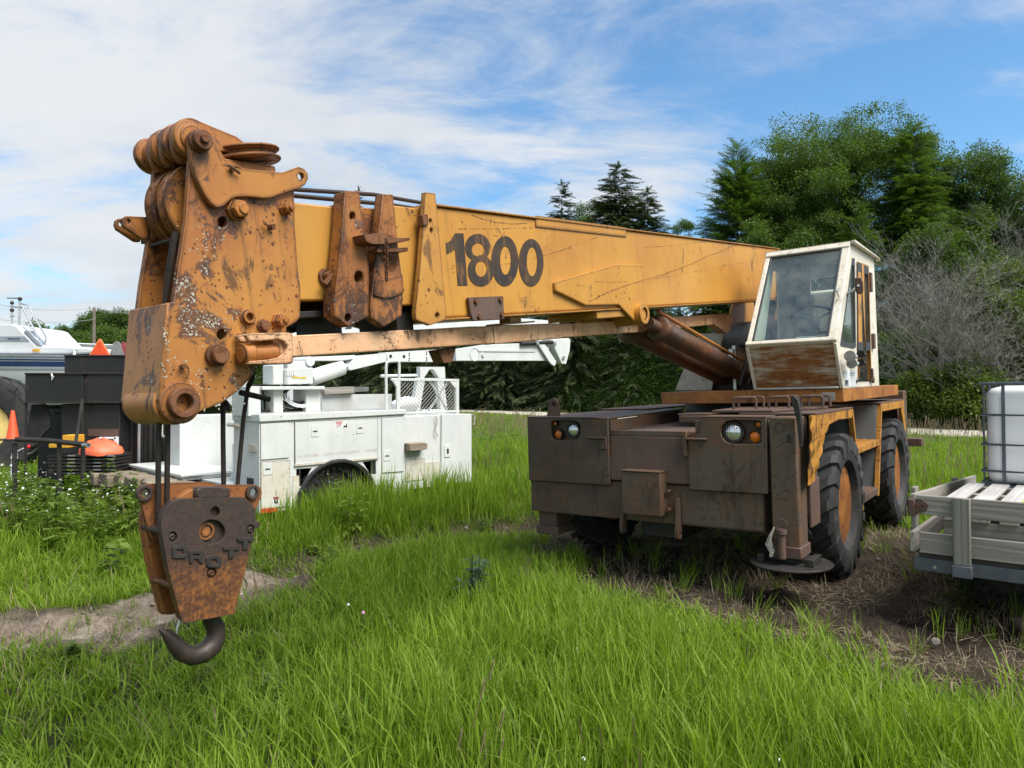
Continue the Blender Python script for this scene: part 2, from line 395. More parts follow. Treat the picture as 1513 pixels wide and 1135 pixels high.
M_wz = wood_mat('grey_weathered_wood_upright', 2, (0.25, 0.24, 0.205), (0.20, 0.19, 0.16), (0.12, 0.105, 0.085))
M_wpal = wood_mat('pale_pallet_wood', 1, (0.47, 0.46, 0.44), (0.40, 0.39, 0.37), (0.27, 0.255, 0.235))
M_rotten = wood_mat('rotten_timber', 0, (0.30, 0.25, 0.18), (0.20, 0.16, 0.12), (0.07, 0.05, 0.04))
def numeral_mat():
    M = Mat('worn_black_numeral')
    w = M.noise(9, 9, 0.75, M.co((1.6, 1, 0.7)), 0.3)
    st = M.noise(12, 5, 0.7, M.co((5, 1, 0.5)))
    m = M.rng(M.mth('ADD', M.mth('MULTIPLY', w, 0.6), M.mth('MULTIPLY', st, 0.4)), 0.50, 0.62)
    c = M.mix(M.rng(M.noise(4, 4, 0.6), 0.35, 0.65), (0.060, 0.037, 0.022), (0.030, 0.024, 0.021))
    c = M.mix(M.mth('MULTIPLY', m, 0.62), c, (0.30, 0.14, 0.035))
    M.pbr(c, 0.6, 0, None, 0.3)
    return M.m
M_num = numeral_mat()

# ------------------------------------------------------------------ mesh helpers
class MB:
    def __init__(s):
        s.v, s.f = [], []
    def add(s, vs, fs):
        k = len(s.v)
        s.v += [tuple(v) for v in vs]
        s.f += [tuple(i + k for i in f) for f in fs]
        return s
    def box(s, x0, x1, y0, y1, z0, z1):
        return s.add([(x0, y0, z0), (x1, y0, z0), (x1, y1, z0), (x0, y1, z0), (x0, y0, z1), (x1, y0, z1), (x1, y1, z1), (x0, y1, z1)],
                     [(0, 3, 2, 1), (4, 5, 6, 7), (0, 1, 5, 4), (1, 2, 6, 5), (2, 3, 7, 6), (3, 0, 4, 7)])
    def hexa(s, a, b):      # two quads
        return s.add(list(a) + list(b), [(0, 3, 2, 1), (4, 5, 6, 7), (0, 1, 5, 4), (1, 2, 6, 5), (2, 3, 7, 6), (3, 0, 4, 7)])
    def prism(s, poly, ax, a, b, holes=()):
        def p3(q, t):
            l = list(q); l.insert(ax, t); return tuple(l)
        loops = [list(poly)] + [list(h) for h in holes]
        flat = [q for l in loops for q in l]
        tris = tessellate_polygon([[Vector((q[0], q[1], 0)) for q in l] for l in loops])
        n = len(flat)
        fs = [tuple(t) for t in tris] + [tuple(i + n for i in reversed(t)) for t in tris]
        k = 0
        for l in loops:
            m = len(l)
            for i in range(m):
                j = (i + 1) % m
                fs.append((k + i, k + j, k + j + n, k + i + n))
            k += m
        return s.add([p3(q, a) for q in flat] + [p3(q, b) for q in flat], fs)
    @staticmethod
    def basis(d):
        d = Vector(d).normalized()
        u = d.orthogonal().normalized() if abs(d.z) > 0.9 else d.cross(Vector((0, 0, 1))).normalized()
        return d, u, d.cross(u)
    def tube(s, p0, p1, r0, r1=None, n=16, cap=True):
        r1 = r0 if r1 is None else r1
        p0, p1 = Vector(p0), Vector(p1)
        d, u, w = s.basis(p1 - p0)
        vs = [p + (u * math.cos(2 * PI * i / n) + w * math.sin(2 * PI * i / n)) * r for p, r in ((p0, r0), (p1, r1)) for i in range(n)]
        fs = [(i, (i + 1) % n, n + (i + 1) % n, n + i) for i in range(n)]
        if cap: fs += [tuple(range(n - 1, -1, -1)), tuple(range(n, 2 * n))]
        return s.add(vs, fs)
    def ring(s, p0, p1, ro, ri, n=20):
        p0, p1 = Vector(p0), Vector(p1)
        d, u, w = s.basis(p1 - p0)
        c = [(u * math.cos(2 * PI * i / n) + w * math.sin(2 * PI * i / n)) for i in range(n)]
        vs = [p0 + e * ro for e in c] + [p1 + e * ro for e in c] + [p1 + e * ri for e in c] + [p0 + e * ri for e in c]
        fs = []
        for k in range(4):
            for i in range(n):
                j = (i + 1) % n
                fs.append((k * n + i, k * n + j, ((k + 1) % 4) * n + j, ((k + 1) % 4) * n + i))
        return s.add(vs, fs)
    def path(s, pts, r, n=8, closed=False):
        pts = [Vector(p) for p in pts]
        m = len(pts)
        rs = r if isinstance(r, (list, tuple)) else [r] * m
        up = None
        vs, fs = [], []
        for i in range(m):
            a = pts[(i - 1) % m] if (closed or i > 0) else pts[0]
            b = pts[(i + 1) % m] if (closed or i < m - 1) else pts[-1]
            d = (b - a).normalized()
            if up is None: up = s.basis(d)[1]
            up = (up - d * up.dot(d)).normalized()
            w = d.cross(up)
            vs += [pts[i] + (up * math.cos(2 * PI * k / n) + w * math.sin(2 * PI * k / n)) * rs[i] for k in range(n)]
        for i in range(m if closed else m - 1):
            j = (i + 1) % m
            fs += [(i * n + k, i * n + (k + 1) % n, j * n + (k + 1) % n, j * n + k) for k in range(n)]
        if not closed: fs += [tuple(range(n - 1, -1, -1)), tuple((m - 1) * n + k for k in range(n))]
        return s.add(vs, fs)
    def lathe(s, prof, c, ax, n=28, closed=False):   # prof: (radius, height along ax)
        d, u, w = s.basis(ax)
        c = Vector(c)
        m = len(prof)
        vs = [c + d * h + (u * math.cos(2 * PI * i / n) + w * math.sin(2 * PI * i / n)) * max(r, 1e-4) for r, h in prof for i in range(n)]
        fs = [(k * n + i, k * n + (i + 1) % n, ((k + 1) % m) * n + (i + 1) % n, ((k + 1) % m) * n + i) for k in range(m if closed else m - 1) for i in range(n)]
        if not closed: fs += [tuple(range(n - 1, -1, -1)), tuple((m - 1) * n + i for i in range(n))]
        return s.add(vs, fs)
    def ball(s, c, r, nu=14, nv=9):
        rx, ry, rz = r if isinstance(r, (tuple, list)) else (r, r, r)
        vs = [(c[0] + rx * math.sin(PI * (j + .5) / nv) * math.cos(2 * PI * i / nu), c[1] + ry * math.sin(PI * (j + .5) / nv) * math.sin(2 * PI * i / nu), c[2] - rz * math.cos(PI * (j + .5) / nv)) for j in range(nv) for i in range(nu)]
        fs = [(j * nu + i, j * nu + (i + 1) % nu, (j + 1) * nu + (i + 1) % nu, (j + 1) * nu + i) for j in range(nv - 1) for i in range(nu)]
        fs += [tuple(range(nu - 1, -1, -1)), tuple((nv - 1) * nu + i for i in range(nu))]
        return s.add(vs, fs)
    def bar(s, p0, p1, w, h, up=(0, 0, 1)):
        p0, p1 = Vector(p0), Vector(p1)
        d = (p1 - p0).normalized()
        x = d.cross(Vector(up)).normalized()
        y = x.cross(d)
        q = lambda p: [p - x * w / 2 - y * h / 2, p + x * w / 2 - y * h / 2, p + x * w / 2 + y * h / 2, p - x * w / 2 + y * h / 2]
        return s.hexa(q(p0), q(p1))
    def mesh(s, name, mat, smooth=35, recalc=True):
        me = bpy.data.meshes.new(name)
        me.from_pydata(s.v, [], s.f)
        if recalc:
            bm = bmesh.new()
            bm.from_mesh(me)
            bmesh.ops.recalc_face_normals(bm, faces=bm.faces)
            bm.to_mesh(me)
            bm.free()
        for m in (mat if isinstance(mat, (list, tuple)) else [mat]): me.materials.append(m)
        if smooth:
            me.polygons.foreach_set('use_smooth', [True] * len(me.polygons))
            me.set_sharp_from_angle(angle=R(smooth))
        me.update()
        return me
    def build(s, name, mat, parent=None, bev=0.0, smooth=35, rot=None, loc=None, seg=2, label=None):
        o = bpy.data.objects.new(name, s.mesh(name, mat, smooth))
        COL.objects.link(o)
        if parent is not None: o.parent = parent
        if rot is not None: o.rotation_euler = rot
        if loc is not None: o.location = loc
        if label: o['label'] = label
        if bev > 0:
            b = o.modifiers.new('bevel', 'BEVEL')
            b.width = bev
            b.segments = seg
            b.limit_method = 'ANGLE'
            b.angle_limit = R(40)
            b.use_clamp_overlap = True
        return o
def tag(o, label=None, cat=None, group=None, kind=None):
    if label: o['label'] = label
    if cat: o['category'] = cat
    if group: o['group'] = group
    if kind: o['kind'] = kind
    return o
def empty(name, label, cat, loc=(0, 0, 0), axes=None, rz=0.0, group=None):
    o = bpy.data.objects.new(name, None)
    o.empty_display_size = 0.2
    COL.objects.link(o)
    if axes:
        m = Matrix((axes[0], axes[1], axes[2])).transposed().to_4x4()
        m.translation = Vector(loc)
        o.matrix_world = m
    else:
        o.location = loc
        o.rotation_euler = (0, 0, rz)
    return tag(o, label, cat, group)
def ell(cx, cy, rx, ry, n=20, a0=0.0):
    return [(cx + rx * math.cos(a0 + 2 * PI * i / n), cy + ry * math.sin(a0 + 2 * PI * i / n)) for i in range(n)]
def copy_tree(o, parent=None):
    c = o.copy()
    COL.objects.link(c)
    c.parent = parent
    for ch in list(o.children): copy_tree(ch, c)
    return c

# ---- scatter of small proto meshes on a cloud of points (leaves, grass)
def proto_collection(name, meshes):
    c = bpy.data.collections.new(name)
    for i, me in enumerate(meshes):
        o = bpy.data.objects.new('%s_%02d' % (name, i), me)
        c.objects.link(o)
    return c
def scatter_group(name, coll):
    ng = bpy.data.node_groups.new(name, 'GeometryNodeTree')
    ng.interface.new_socket('Geometry', in_out='INPUT', socket_type='NodeSocketGeometry')
    ng.interface.new_socket('Geometry', in_out='OUTPUT', socket_type='NodeSocketGeometry')
    N, L = ng.nodes, ng.links
    gi, go = N.new('NodeGroupInput'), N.new('NodeGroupOutput')
    ip = N.new('GeometryNodeInstanceOnPoints')
    ci = N.new('GeometryNodeCollectionInfo')
    ci.inputs['Collection'].default_value = coll
    ci.inputs['Separate Children'].default_value = True
    ci.inputs['Reset Children'].default_value = True
    def attr(nm, t):
        a = N.new('GeometryNodeInputNamedAttribute')
        a.data_type = t
        a.inputs['Name'].default_value = nm
        return a.outputs['Attribute']
    L.new(gi.outputs[0], ip.inputs['Points'])
    L.new(ci.outputs[0], ip.inputs['Instance'])
    ip.inputs['Pick Instance'].default_value = True
    L.new(attr('idx', 'INT'), ip.inputs['Instance Index'])
    L.new(attr('rot', 'FLOAT_VECTOR'), ip.inputs['Rotation'])
    L.new(attr('scl', 'FLOAT_VECTOR'), ip.inputs['Scale'])
    L.new(ip.outputs[0], go.inputs[0])
    return ng
def scatter(name, group, P, rot, scl, idx, tint, mat, parent=None, loc=(0, 0, 0)):
    P = np.asarray(P, np.float32)
    n = len(P)
    me = bpy.data.meshes.new(name)
    me.vertices.add(n)
    me.vertices.foreach_set('co', P.ravel())
    scl = np.asarray(scl, np.float32)
    if scl.ndim == 1: scl = np.repeat(scl[:, None], 3, 1)
    for nm, t, a in (('rot', 'FLOAT_VECTOR', np.asarray(rot, np.float32)), ('scl', 'FLOAT_VECTOR', scl)):
        me.attributes.new(nm, t, 'POINT').data.foreach_set('vector', np.ascontiguousarray(a).ravel())
    me.attributes.new('idx', 'INT', 'POINT').data.foreach_set('value', np.asarray(idx, np.int32))
    me.attributes.new('tint', 'FLOAT', 'POINT').data.foreach_set('value', np.asarray(tint, np.float32))
    me.materials.append(mat)
    me.update()
    o = bpy.data.objects.new(name, me)
    COL.objects.link(o)
    if parent is not None: o.parent = parent
    o.location = loc
    o.modifiers.new('scatter', 'NODES').node_group = group
    o['kind'] = 'stuff'
    return o

# ------------------------------------------------------------------ ground, road
def hash2(ix, iy, seed):
    h = (ix.astype(np.int64) * 374761393 + iy.astype(np.int64) * 668265263 + seed * 974634777) & 0x7fffffff
    h = ((h ^ (h >> 13)) * 1274126177) & 0x7fffffff
    return ((h ^ (h >> 16)) & 0xffff) / 65535.0
def vnoise(x, y, s, seed=0):
    x = np.asarray(x, float) * s; y = np.asarray(y, float) * s
    ix, iy = np.floor(x), np.floor(y)
    fx, fy = x - ix, y - iy
    fx, fy = fx * fx * (3 - 2 * fx), fy * fy * (3 - 2 * fy)
    a, b = hash2(ix, iy, seed), hash2(ix + 1, iy, seed)
    c, d = hash2(ix, iy + 1, seed), hash2(ix + 1, iy + 1, seed)
    return (a * (1 - fx) + b * fx) * (1 - fy) + (c * (1 - fx) + d * fx) * fy
def fnoise(x, y, s, seed=0, o=4):
    t, amp, k = 0, 0.5, 0
    for i in range(o):
        t = t + amp * vnoise(x, y, s * 2 ** i, seed + i * 17); k += amp; amp *= 0.5
    return t / k
def sstep(a, b, x):
    t = np.clip((np.asarray(x, float) - a) / (b - a), 0, 1)
    return t * t * (3 - 2 * t)
CRO = Vector((1.976, 7.337, -0.031))
CRA = [(-0.602, -0.799, -0.015), (0.798, -0.602, 0.024), (-0.028, 0.002, 1.0)]     # forward, left, up axes of the leaning crane
def crane_local(x, y):
    dx, dy = x - CRO.x, y - CRO.y
    return CRA[0][0] * dx + CRA[0][1] * dy, CRA[1][0] * dx + CRA[1][1] * dy
def polydist(x, y, pts):
    best = np.full(np.shape(x), 1e9)
    for (ax, ay), (bx, by) in zip(pts[:-1], pts[1:]):
        vx, vy = bx - ax, by - ay
        t = np.clip(((x - ax) * vx + (y - ay) * vy) / (vx * vx + vy * vy), 0, 1)
        best = np.minimum(best, np.hypot(x - ax - t * vx, y - ay - t * vy))
    return best
def inside(x, y, poly):
    r = np.zeros(np.shape(x), bool)
    n = len(poly)
    for i in range(n):
        (ax, ay), (bx, by) = poly[i], poly[(i + 1) % n]
        c = ((ay > y) != (by > y)) & (x < (bx - ax) * (y - ay) / (by - ay + 1e-12) + ax)
        r ^= c
    return r
TRACK = [(-9, 4.2), (-4.5, 4.75), (-3.4, 4.9), (-2.85, 5.2), (-2.45, 5.75), (-2.25, 6.4)]
RUT = [(-2.25, 6.4), (-2.1, 6.95), (-1.48, 7.8), (-0.62, 8.5), (0.2, 9.0)]
BARE = [(0.1, 8.6), (0.25, 6.7), (0.85, 5.95), (1.25, 5.25), (1.6, 4.75), (1.8, 4.3), (2.0, 3.95), (2.6, 3.75), (4.2, 3.9), (7.5, 4.2), (7.5, 6.3), (5.2, 7.6), (4.35, 8.9), (4.6, 10.6), (2.4, 12.0), (0.2, 10.4)]
def dirt(x, y):
    x = np.asarray(x, float); y = np.asarray(y, float)
    w = (fnoise(x, y, 1.6, 5) - 0.5) * 0.9 + (fnoise(x, y, 6.0, 6, 3) - 0.5) * 0.5
    a = 1 - sstep(0.36, 0.62, polydist(x, y, TRACK) + w * 0.55)
    b = (1 - sstep(0.20, 0.42, polydist(x, y, RUT) + w * 0.6)) * sstep(0.30, 0.44, fnoise(x, y, 1.1, 77))
    e = polydist(x, y, BARE + BARE[:1])
    sd = np.where(inside(x, y, BARE), e, -e)
    c = sstep(-0.12, 0.45, sd + w * 0.9)
    return np.clip(np.maximum(np.maximum(a, b), c), 0, 1)
TRUCK_O = Vector((-2.799, 7.952, -0.204))
def gz(x, y):
    x = np.asarray(x, float); y = np.asarray(y, float)
    lx, ly = crane_local(x, y)
    d = np.hypot(np.maximum(np.abs(lx + 1.0) - 2.2, 0), np.maximum(np.abs(ly) - 1.5, 0))
    w = 1 - sstep(0.2, 2.6, d)
    plane = CRO.z - (CRA[2][0] * (x - CRO.x) + CRA[2][1] * (y - CRO.y)) / CRA[2][2]
    nz = (fnoise(x, y, 0.35, 3, 3) - 0.5) * 0.16 + (fnoise(x, y, 2.2, 9, 3) - 0.5) * 0.07
    near = 1 - 0.7 * sstep(30, 60, np.hypot(x, y))
    dd = polydist(x, y, TRACK + RUT[1:])
    rut = -0.09 * np.exp(-(dd / 0.16) ** 2) + 0.05 * np.exp(-((dd - 0.42) / 0.16) ** 2)
    ax_, ay_ = x - TRUCK_O.x, y - TRUCK_O.y
    tx_, ty_ = .68035 * ax_ + .73289 * ay_, -.73289 * ax_ + .68035 * ay_
    td = np.hypot(np.maximum(np.abs(tx_ - 1.5) - 2.1, 0), np.maximum(np.abs(ty_ - 1.2) - 1.3, 0))
    nz = nz + .11 * (1 - sstep(.1, 1.0, td))
    return w * plane + (1 - w) * (nz * near + rut) + w * (fnoise(x, y, 3.0, 9, 3) - 0.5) * 0.035
def gz1(x, y): return float(gz(np.array([x]), np.array([y]))[0])

def axis_coords(lo, hi, step, far, k):
    mid = list(np.arange(lo, hi + 1e-6, step))
    a, s = [], step
    v = hi
    while v < far:
        s *= k; v += s; a.append(v)
    b, s, v = [], step, lo
    while v > -far:
        s *= k; v -= s; b.append(v)
    return np.array(b[::-1] + mid + a)
gx_ = axis_coords(-6.5, 6.5, 0.05, 900, 1.17)
gy_ = axis_coords(2.5, 11.5, 0.05, 900, 1.17)
GX, GY = np.meshgrid(gx_, gy_)
dd_ = polydist(GX, GY, TRACK)
GZ = gz(GX, GY) + sstep(.15, .5, dirt(GX, GY)) * ((vnoise(GX, GY, 8.0, 41) - 0.5) * 0.06 + (vnoise(GX, GY, 3.5, 43) - 0.5) * 0.07 + (vnoise(GX, GY, 17.0, 44) - 0.5) * 0.035)
ny, nx = GX.shape
gme = bpy.data.meshes.new('ground')
gme.vertices.add(nx * ny)
gme.vertices.foreach_set('co', np.stack([GX, GY, GZ], -1).astype(np.float32).ravel())
ii = (np.arange(ny - 1)[:, None] * nx + np.arange(nx - 1)[None, :]).ravel()
quads = np.stack([ii, ii + 1, ii + nx + 1, ii + nx], -1).astype(np.int32)
gme.loops.add(quads.size)
gme.loops.foreach_set('vertex_index', quads.ravel())
gme.polygons.add(len(quads))
gme.polygons.foreach_set('loop_start', np.arange(0, quads.size, 4, dtype=np.int32))
gme.attributes.new('bare', 'FLOAT', 'POINT').data.foreach_set('value', dirt(GX, GY).astype(np.float32).ravel())
lx_, ly_ = crane_local(GX, GY)
pale = ((1 - sstep(0.2, 0.70, polydist(GX, GY, TRACK) + (fnoise(GX, GY, 2.6, 37, 4) - .5) * .9)) * (.65 + .35 * sstep(.35, .6, fnoise(GX, GY, 1.8, 38, 3)))).astype(np.float32)
gme.attributes.new('gravelly', 'FLOAT', 'POINT').data.foreach_set('value', pale.ravel())
gme.update(calc_edges=True)
gme.polygons.foreach_set('use_smooth', [True] * len(gme.polygons))
def ground_mat():
    M = Mat('field_soil')
    v = M.co()
    bare = M.n('Attribute', attribute_name='bare').outputs['Fac']
    grav = M.n('Attribute', attribute_name='gravelly').outputs['Fac']
    n1 = M.noise(2.2, 8, 0.65, v); n2 = M.noise(18, 8, 0.7, v); n3 = M.noise(70, 5, 0.65, v)
    soil = M.ramp(M.mth('ADD', M.mth('MULTIPLY', n2, 0.6), M.mth('MULTIPLY', n1, 0.4)), [(0.28, (0.022, 0.016, 0.011)), (0.5, (0.060, 0.044, 0.031)), (0.78, (0.15, 0.118, 0.085))])
    sand = M.ramp(M.mth('ADD', M.mth('MULTIPLY', n2, 0.5), M.mth('MULTIPLY', n1, 0.5)), [(0.34, (0.070, 0.050, 0.036)), (0.45, (0.25, 0.195, 0.148)), (0.64, (0.52, 0.435, 0.345))])
    soil = M.mix(grav, soil, sand)
    peb = M.voro(55, v)
    soil = M.mix(M.mth('MULTIPLY', M.rng(peb, 0.20, 0.10), M.rng(M.noise(3, 3, 0.5, v), 0.45, 0.6)), soil, (0.36, 0.33, 0.29))
    turf = M.ramp(n2, [(0.25, (0.020, 0.026, 0.010)), (0.55, (0.045, 0.058, 0.018)), (0.8, (0.085, 0.085, 0.035))])
    far = M.ramp(M.noise(0.8, 8, 0.7, v), [(0.3, (0.055, 0.095, 0.020)), (0.6, (0.095, 0.14, 0.030)), (0.8, (0.16, 0.16, 0.06))])
    dist = M.n('VectorMath', {0: M.n('NewGeometry').outputs['Position'], 1: (0.0, 0.0, 0.0)}, operation='DISTANCE').outputs['Value']
    turf = M.mix(M.rng(dist, 10, 26), turf, far)
    c = M.mix(bare, turf, soil)
    h = M.mth('ADD', M.mth('MULTIPLY', n2, 1.0), M.mth('ADD', M.mth('MULTIPLY', n3, 0.35), M.mth('MULTIPLY', M.rng(peb, 0.2, 0.05), 0.25)))
    M.pbr(c, 0.95, 0, M.bump(h, 1.0, 0.05), 0.15)
    return M.m
gme.materials.append(ground_mat())
ground = bpy.data.objects.new('ground', gme)
COL.objects.link(ground)
tag(ground, kind='structure')

def road_mat():
    M = Mat('pale_gravel')
    v = M.co()
    c = M.ramp(M.mth('ADD', M.mth('MULTIPLY', M.noise(1.1, 6, 0.6, v), 0.5), M.mth('MULTIPLY', M.noise(30, 5, 0.7, v), 0.5)), [(0.3, (0.34, 0.30, 0.235)), (0.5, (0.46, 0.42, 0.34)), (0.75, (0.56, 0.52, 0.44))])
    M.pbr(c, 0.9, 0, M.bump(M.noise(60, 5, 0.7, v), 0.6, 0.02), 0.2)
    return M.m
RD0, RD1 = Vector((-22.0, 78.0, 0)), Vector((31.0, 7.5, 0))     # gravel lane runs past behind the crane
rd_d = (RD1 - RD0).normalized()
rd_n = Vector((-rd_d.y, rd_d.x, 0))                            # points away from the camera
b = MB()
NR = 90
L = (RD1 - RD0).length
vs = []
for i in range(NR + 1):
    p = RD0 + rd_d * (L * i / NR)
    for k, t in enumerate((-1.75, -1.3, 0, 1.3, 1.75)):
        q = p + rd_n * (t + 0.12 * math.sin(i * 1.7 + k * 2) * (1 if k in (0, 4) else 0))
        vs.append((q.x, q.y, gz1(q.x, q.y) + (0.09 if k in (1, 2, 3) else 0.02)))
b.add(vs, [(i * 5 + k, i * 5 + k + 1, (i + 1) * 5 + k + 1, (i + 1) * 5 + k) for i in range(NR) for k in range(4)])
tag(b.build('gravel_road', road_mat(), None), kind='structure')

# ------------------------------------------------------------------ the crane
crane = empty('mobile_crane', 'old rusty yellow mobile crane with its boom lowered forward, white cab and rust brown bumper', 'crane', CRO, CRA)
BR = (0, 0.102, 0)      # the boom dips a little towards its head
def boomp(b, name, mat, bev=0.004, parent=None, **kw):
    return b.build(name, mat, parent or crane, bev, rot=BR if parent is None else None, **kw)
def cp(b, name, mat, bev=0.006, parent=None, **kw):
    return b.build(name, mat, parent or crane, bev, **kw)

# --- boom sections
ZB0, ZB1 = 2.578, 3.186
base = MB().box(-2.5, 3.93, -.22, .22, ZB0, ZB1)
base_o = boomp(base, 'base_section', M_boom, 0.012)
b = MB().prism([(2.88, 3.208), (1.624, 3.206), (1.636, 3.131), (2.892, 3.133)], 1, .2205, .228)
boomp(b, 'stiffener_strip', M_boom, 0.003, base_o)
b = MB().box(-2.4, 3.9, -.235, .235, ZB1 + .001, ZB1 + .012).box(-2.4, 3.9, -.235, .235, ZB0 - .012, ZB0 - .001)
boomp(b, 'flange_strip', M_tip, 0.003, base_o)
z0t, z1t = 2.697, 3.145
tip = MB().box(3.9, 5.02, -.15, .15, z0t, z1t)
tip_o = boomp(tip, 'tip_section', M_tip, 0.010)
xm1, xm2 = 4.506, 4.187
boomp(MB().box(3.9, xm1 - .02, -.168, .168, z0t - .02, z1t + .008), 'middle_section', M_collar, 0.008)
boomp(MB().box(3.9, xm2 - .03, -.19, .19, z0t - .04, ZB1 - .012), 'outer_section', M_tip, 0.008)
# dark wear pads and chain under the sections
boomp(MB().box(3.95, 4.9, -.12, .12, z0t - .075, z0t - .045).box(4.02, 4.14, -.15, .15, ZB0 - .07, z0t - .07).box(4.50, 4.56, -.14, .14, ZB0 - .06, z0t - .07), 'wear_pad', M_black)
COLL = [
 ([(4.489, 3.196), (4.397, 3.207), (4.397, 3.121), (4.393, 2.987), (4.386, 2.833), (4.423, 2.605), (4.552, 2.562), (4.629, 2.618), (4.625, 2.666), (4.572, 2.848), (4.531, 3.006)], [[(4.44, 3.086), (4.443, 3.078), (4.449, 3.071), (4.457, 3.066), (4.464, 3.066), (4.471, 3.069), (4.475, 3.076), (4.475, 3.084), (4.472, 3.093), (4.467, 3.1), (4.459, 3.104), (4.451, 3.105), (4.445, 3.101), (4.441, 3.095)], [(4.53, 2.605), (4.533, 2.596), (4.54, 2.59), (4.548, 2.587), (4.556, 2.587), (4.564, 2.591), (4.568, 2.598), (4.569, 2.606), (4.566, 2.615), (4.56, 2.621), (4.551, 2.625), (4.543, 2.624), (4.536, 2.62), (4.531, 2.613)], [(4.428, 2.797), (4.432, 2.786), (4.439, 2.776), (4.449, 2.77), (4.46, 2.768), (4.471, 2.77), (4.479, 2.776), (4.484, 2.786), (4.485, 2.796), (4.481, 2.807), (4.474, 2.817), (4.464, 2.823), (4.453, 2.825), (4.442, 2.823), (4.434, 2.817), (4.429, 2.808)]]),
 ([(4.245, 3.208), (4.175, 3.213), (4.175, 3.12), (4.176, 2.931), (4.168, 2.751), (4.198, 2.603), (4.326, 2.551), (4.406, 2.601), (4.4, 2.661), (4.334, 2.898), (4.288, 3.056)], []),
 ([(3.937, 3.247), (3.859, 3.249), (3.855, 3.114), (3.862, 2.841), (3.861, 2.601), (3.87, 2.57), (3.995, 2.544), (4.1, 2.579), (4.1, 2.614), (4.028, 2.868), (3.974, 3.086)], [[(3.918, 2.596), (3.921, 2.589), (3.928, 2.584), (3.937, 2.583), (3.944, 2.585), (3.95, 2.59), (3.951, 2.597), (3.948, 2.604), (3.941, 2.609), (3.932, 2.611), (3.925, 2.609), (3.919, 2.603)], [(3.906, 3.101), (3.909, 3.094), (3.915, 3.09), (3.923, 3.089), (3.928, 3.093), (3.929, 3.099), (3.926, 3.106), (3.92, 3.11), (3.912, 3.111), (3.907, 3.107)], [(3.905, 3.051), (3.909, 3.042), (3.915, 3.037), (3.923, 3.037), (3.928, 3.041), (3.929, 3.049), (3.926, 3.058), (3.919, 3.063), (3.912, 3.064), (3.906, 3.059)]]),
]
for i, (pl, holes) in enumerate(COLL):
    m = (M_collar, M_collar, M_tip)[i]
    w = (.165, .188, .218)[i]
    boomp(MB().prism(pl, 1, w + .004, .25, holes), 'collar_plate', m, 0.004)
    boomp(MB().prism(pl, 1, -.25, -w - .004, holes), 'collar_plate', M_black if i < 2 else m, 0.004)  # far plates near-black: shade under the boom put into their colour
    xs = [q[0] for q in pl]
# raised boss plate on the second collar, latch bracket, chain
boomp(MB().prism([(4.359, 2.779), (4.269, 2.79), (4.175, 2.812), (4.178, 2.717), (4.25, 2.696), (4.321, 2.691), (4.381, 2.706)], 1, .2505, .262), 'wear_plate', M_collar, 0.004)
boomp(MB().prism([(4.472, 2.985), (4.363, 2.999), (4.303, 2.991), (4.267, 2.979), (4.169, 2.984), (4.171, 2.971), (4.346, 2.945), (4.425, 2.942), (4.459, 2.952)], 1, .251, .33).prism([(4.38, 2.922), (4.273, 2.933), (4.169, 2.939), (4.171, 2.92), (4.276, 2.913), (4.376, 2.908)], 1, .251, .31), 'latch_bracket', M_pin, 0.005)
b = MB()
c0 = (4.337, 0.335, 2.963)
c1 = (4.328, 0.3, 2.778)
NL = 13
for i in range(NL):
    t = (i + .5) / NL
    p = Vector(c0).lerp(Vector(c1), t)
    hl, hw = .0165, .0085
    rr = [(p.x + (hw * math.cos(a) if i % 2 else 0), p.y + (0 if i % 2 else hw * math.cos(a)), p.z + hl * math.sin(a)) for a in [k * PI / 5 for k in range(10)]]
    b.path(rr, .0035, 5, closed=True)
boomp(b, 'latch_chain', M_pin, 0)
for px in ((4.578, 0.155, 2.807),):
    boomp(MB().ring((px[0], .15, px[2]), (px[0], .165, px[2]), .042, .026).tube((px[0], .15, px[2]), (px[0], .20, px[2]), .024), 'section_pin', M_pin, 0.002)
    boomp(MB().bar((px[0] + .05, .20, px[2] - .04), (px[0] - .06, .205, px[2] + .05), .02, .02), 'pin_handle', M_pin, 0.003)
# hook cable laid along the top of the boom
boomp(MB().path([(5.02, .03, 3.245), (4.6, .03, 3.235), (4.1, .03, 3.26), (3.3, .03, 3.235), (1.0, .03, 3.225), (-2.3, .03, 3.24)], .011, 8).path([(4.7, -.06, 3.225), (3.9, -.06, 3.24), (3.0, -.06, 3.215)], .012, 6), 'hoist_rope', M_rope, 0)
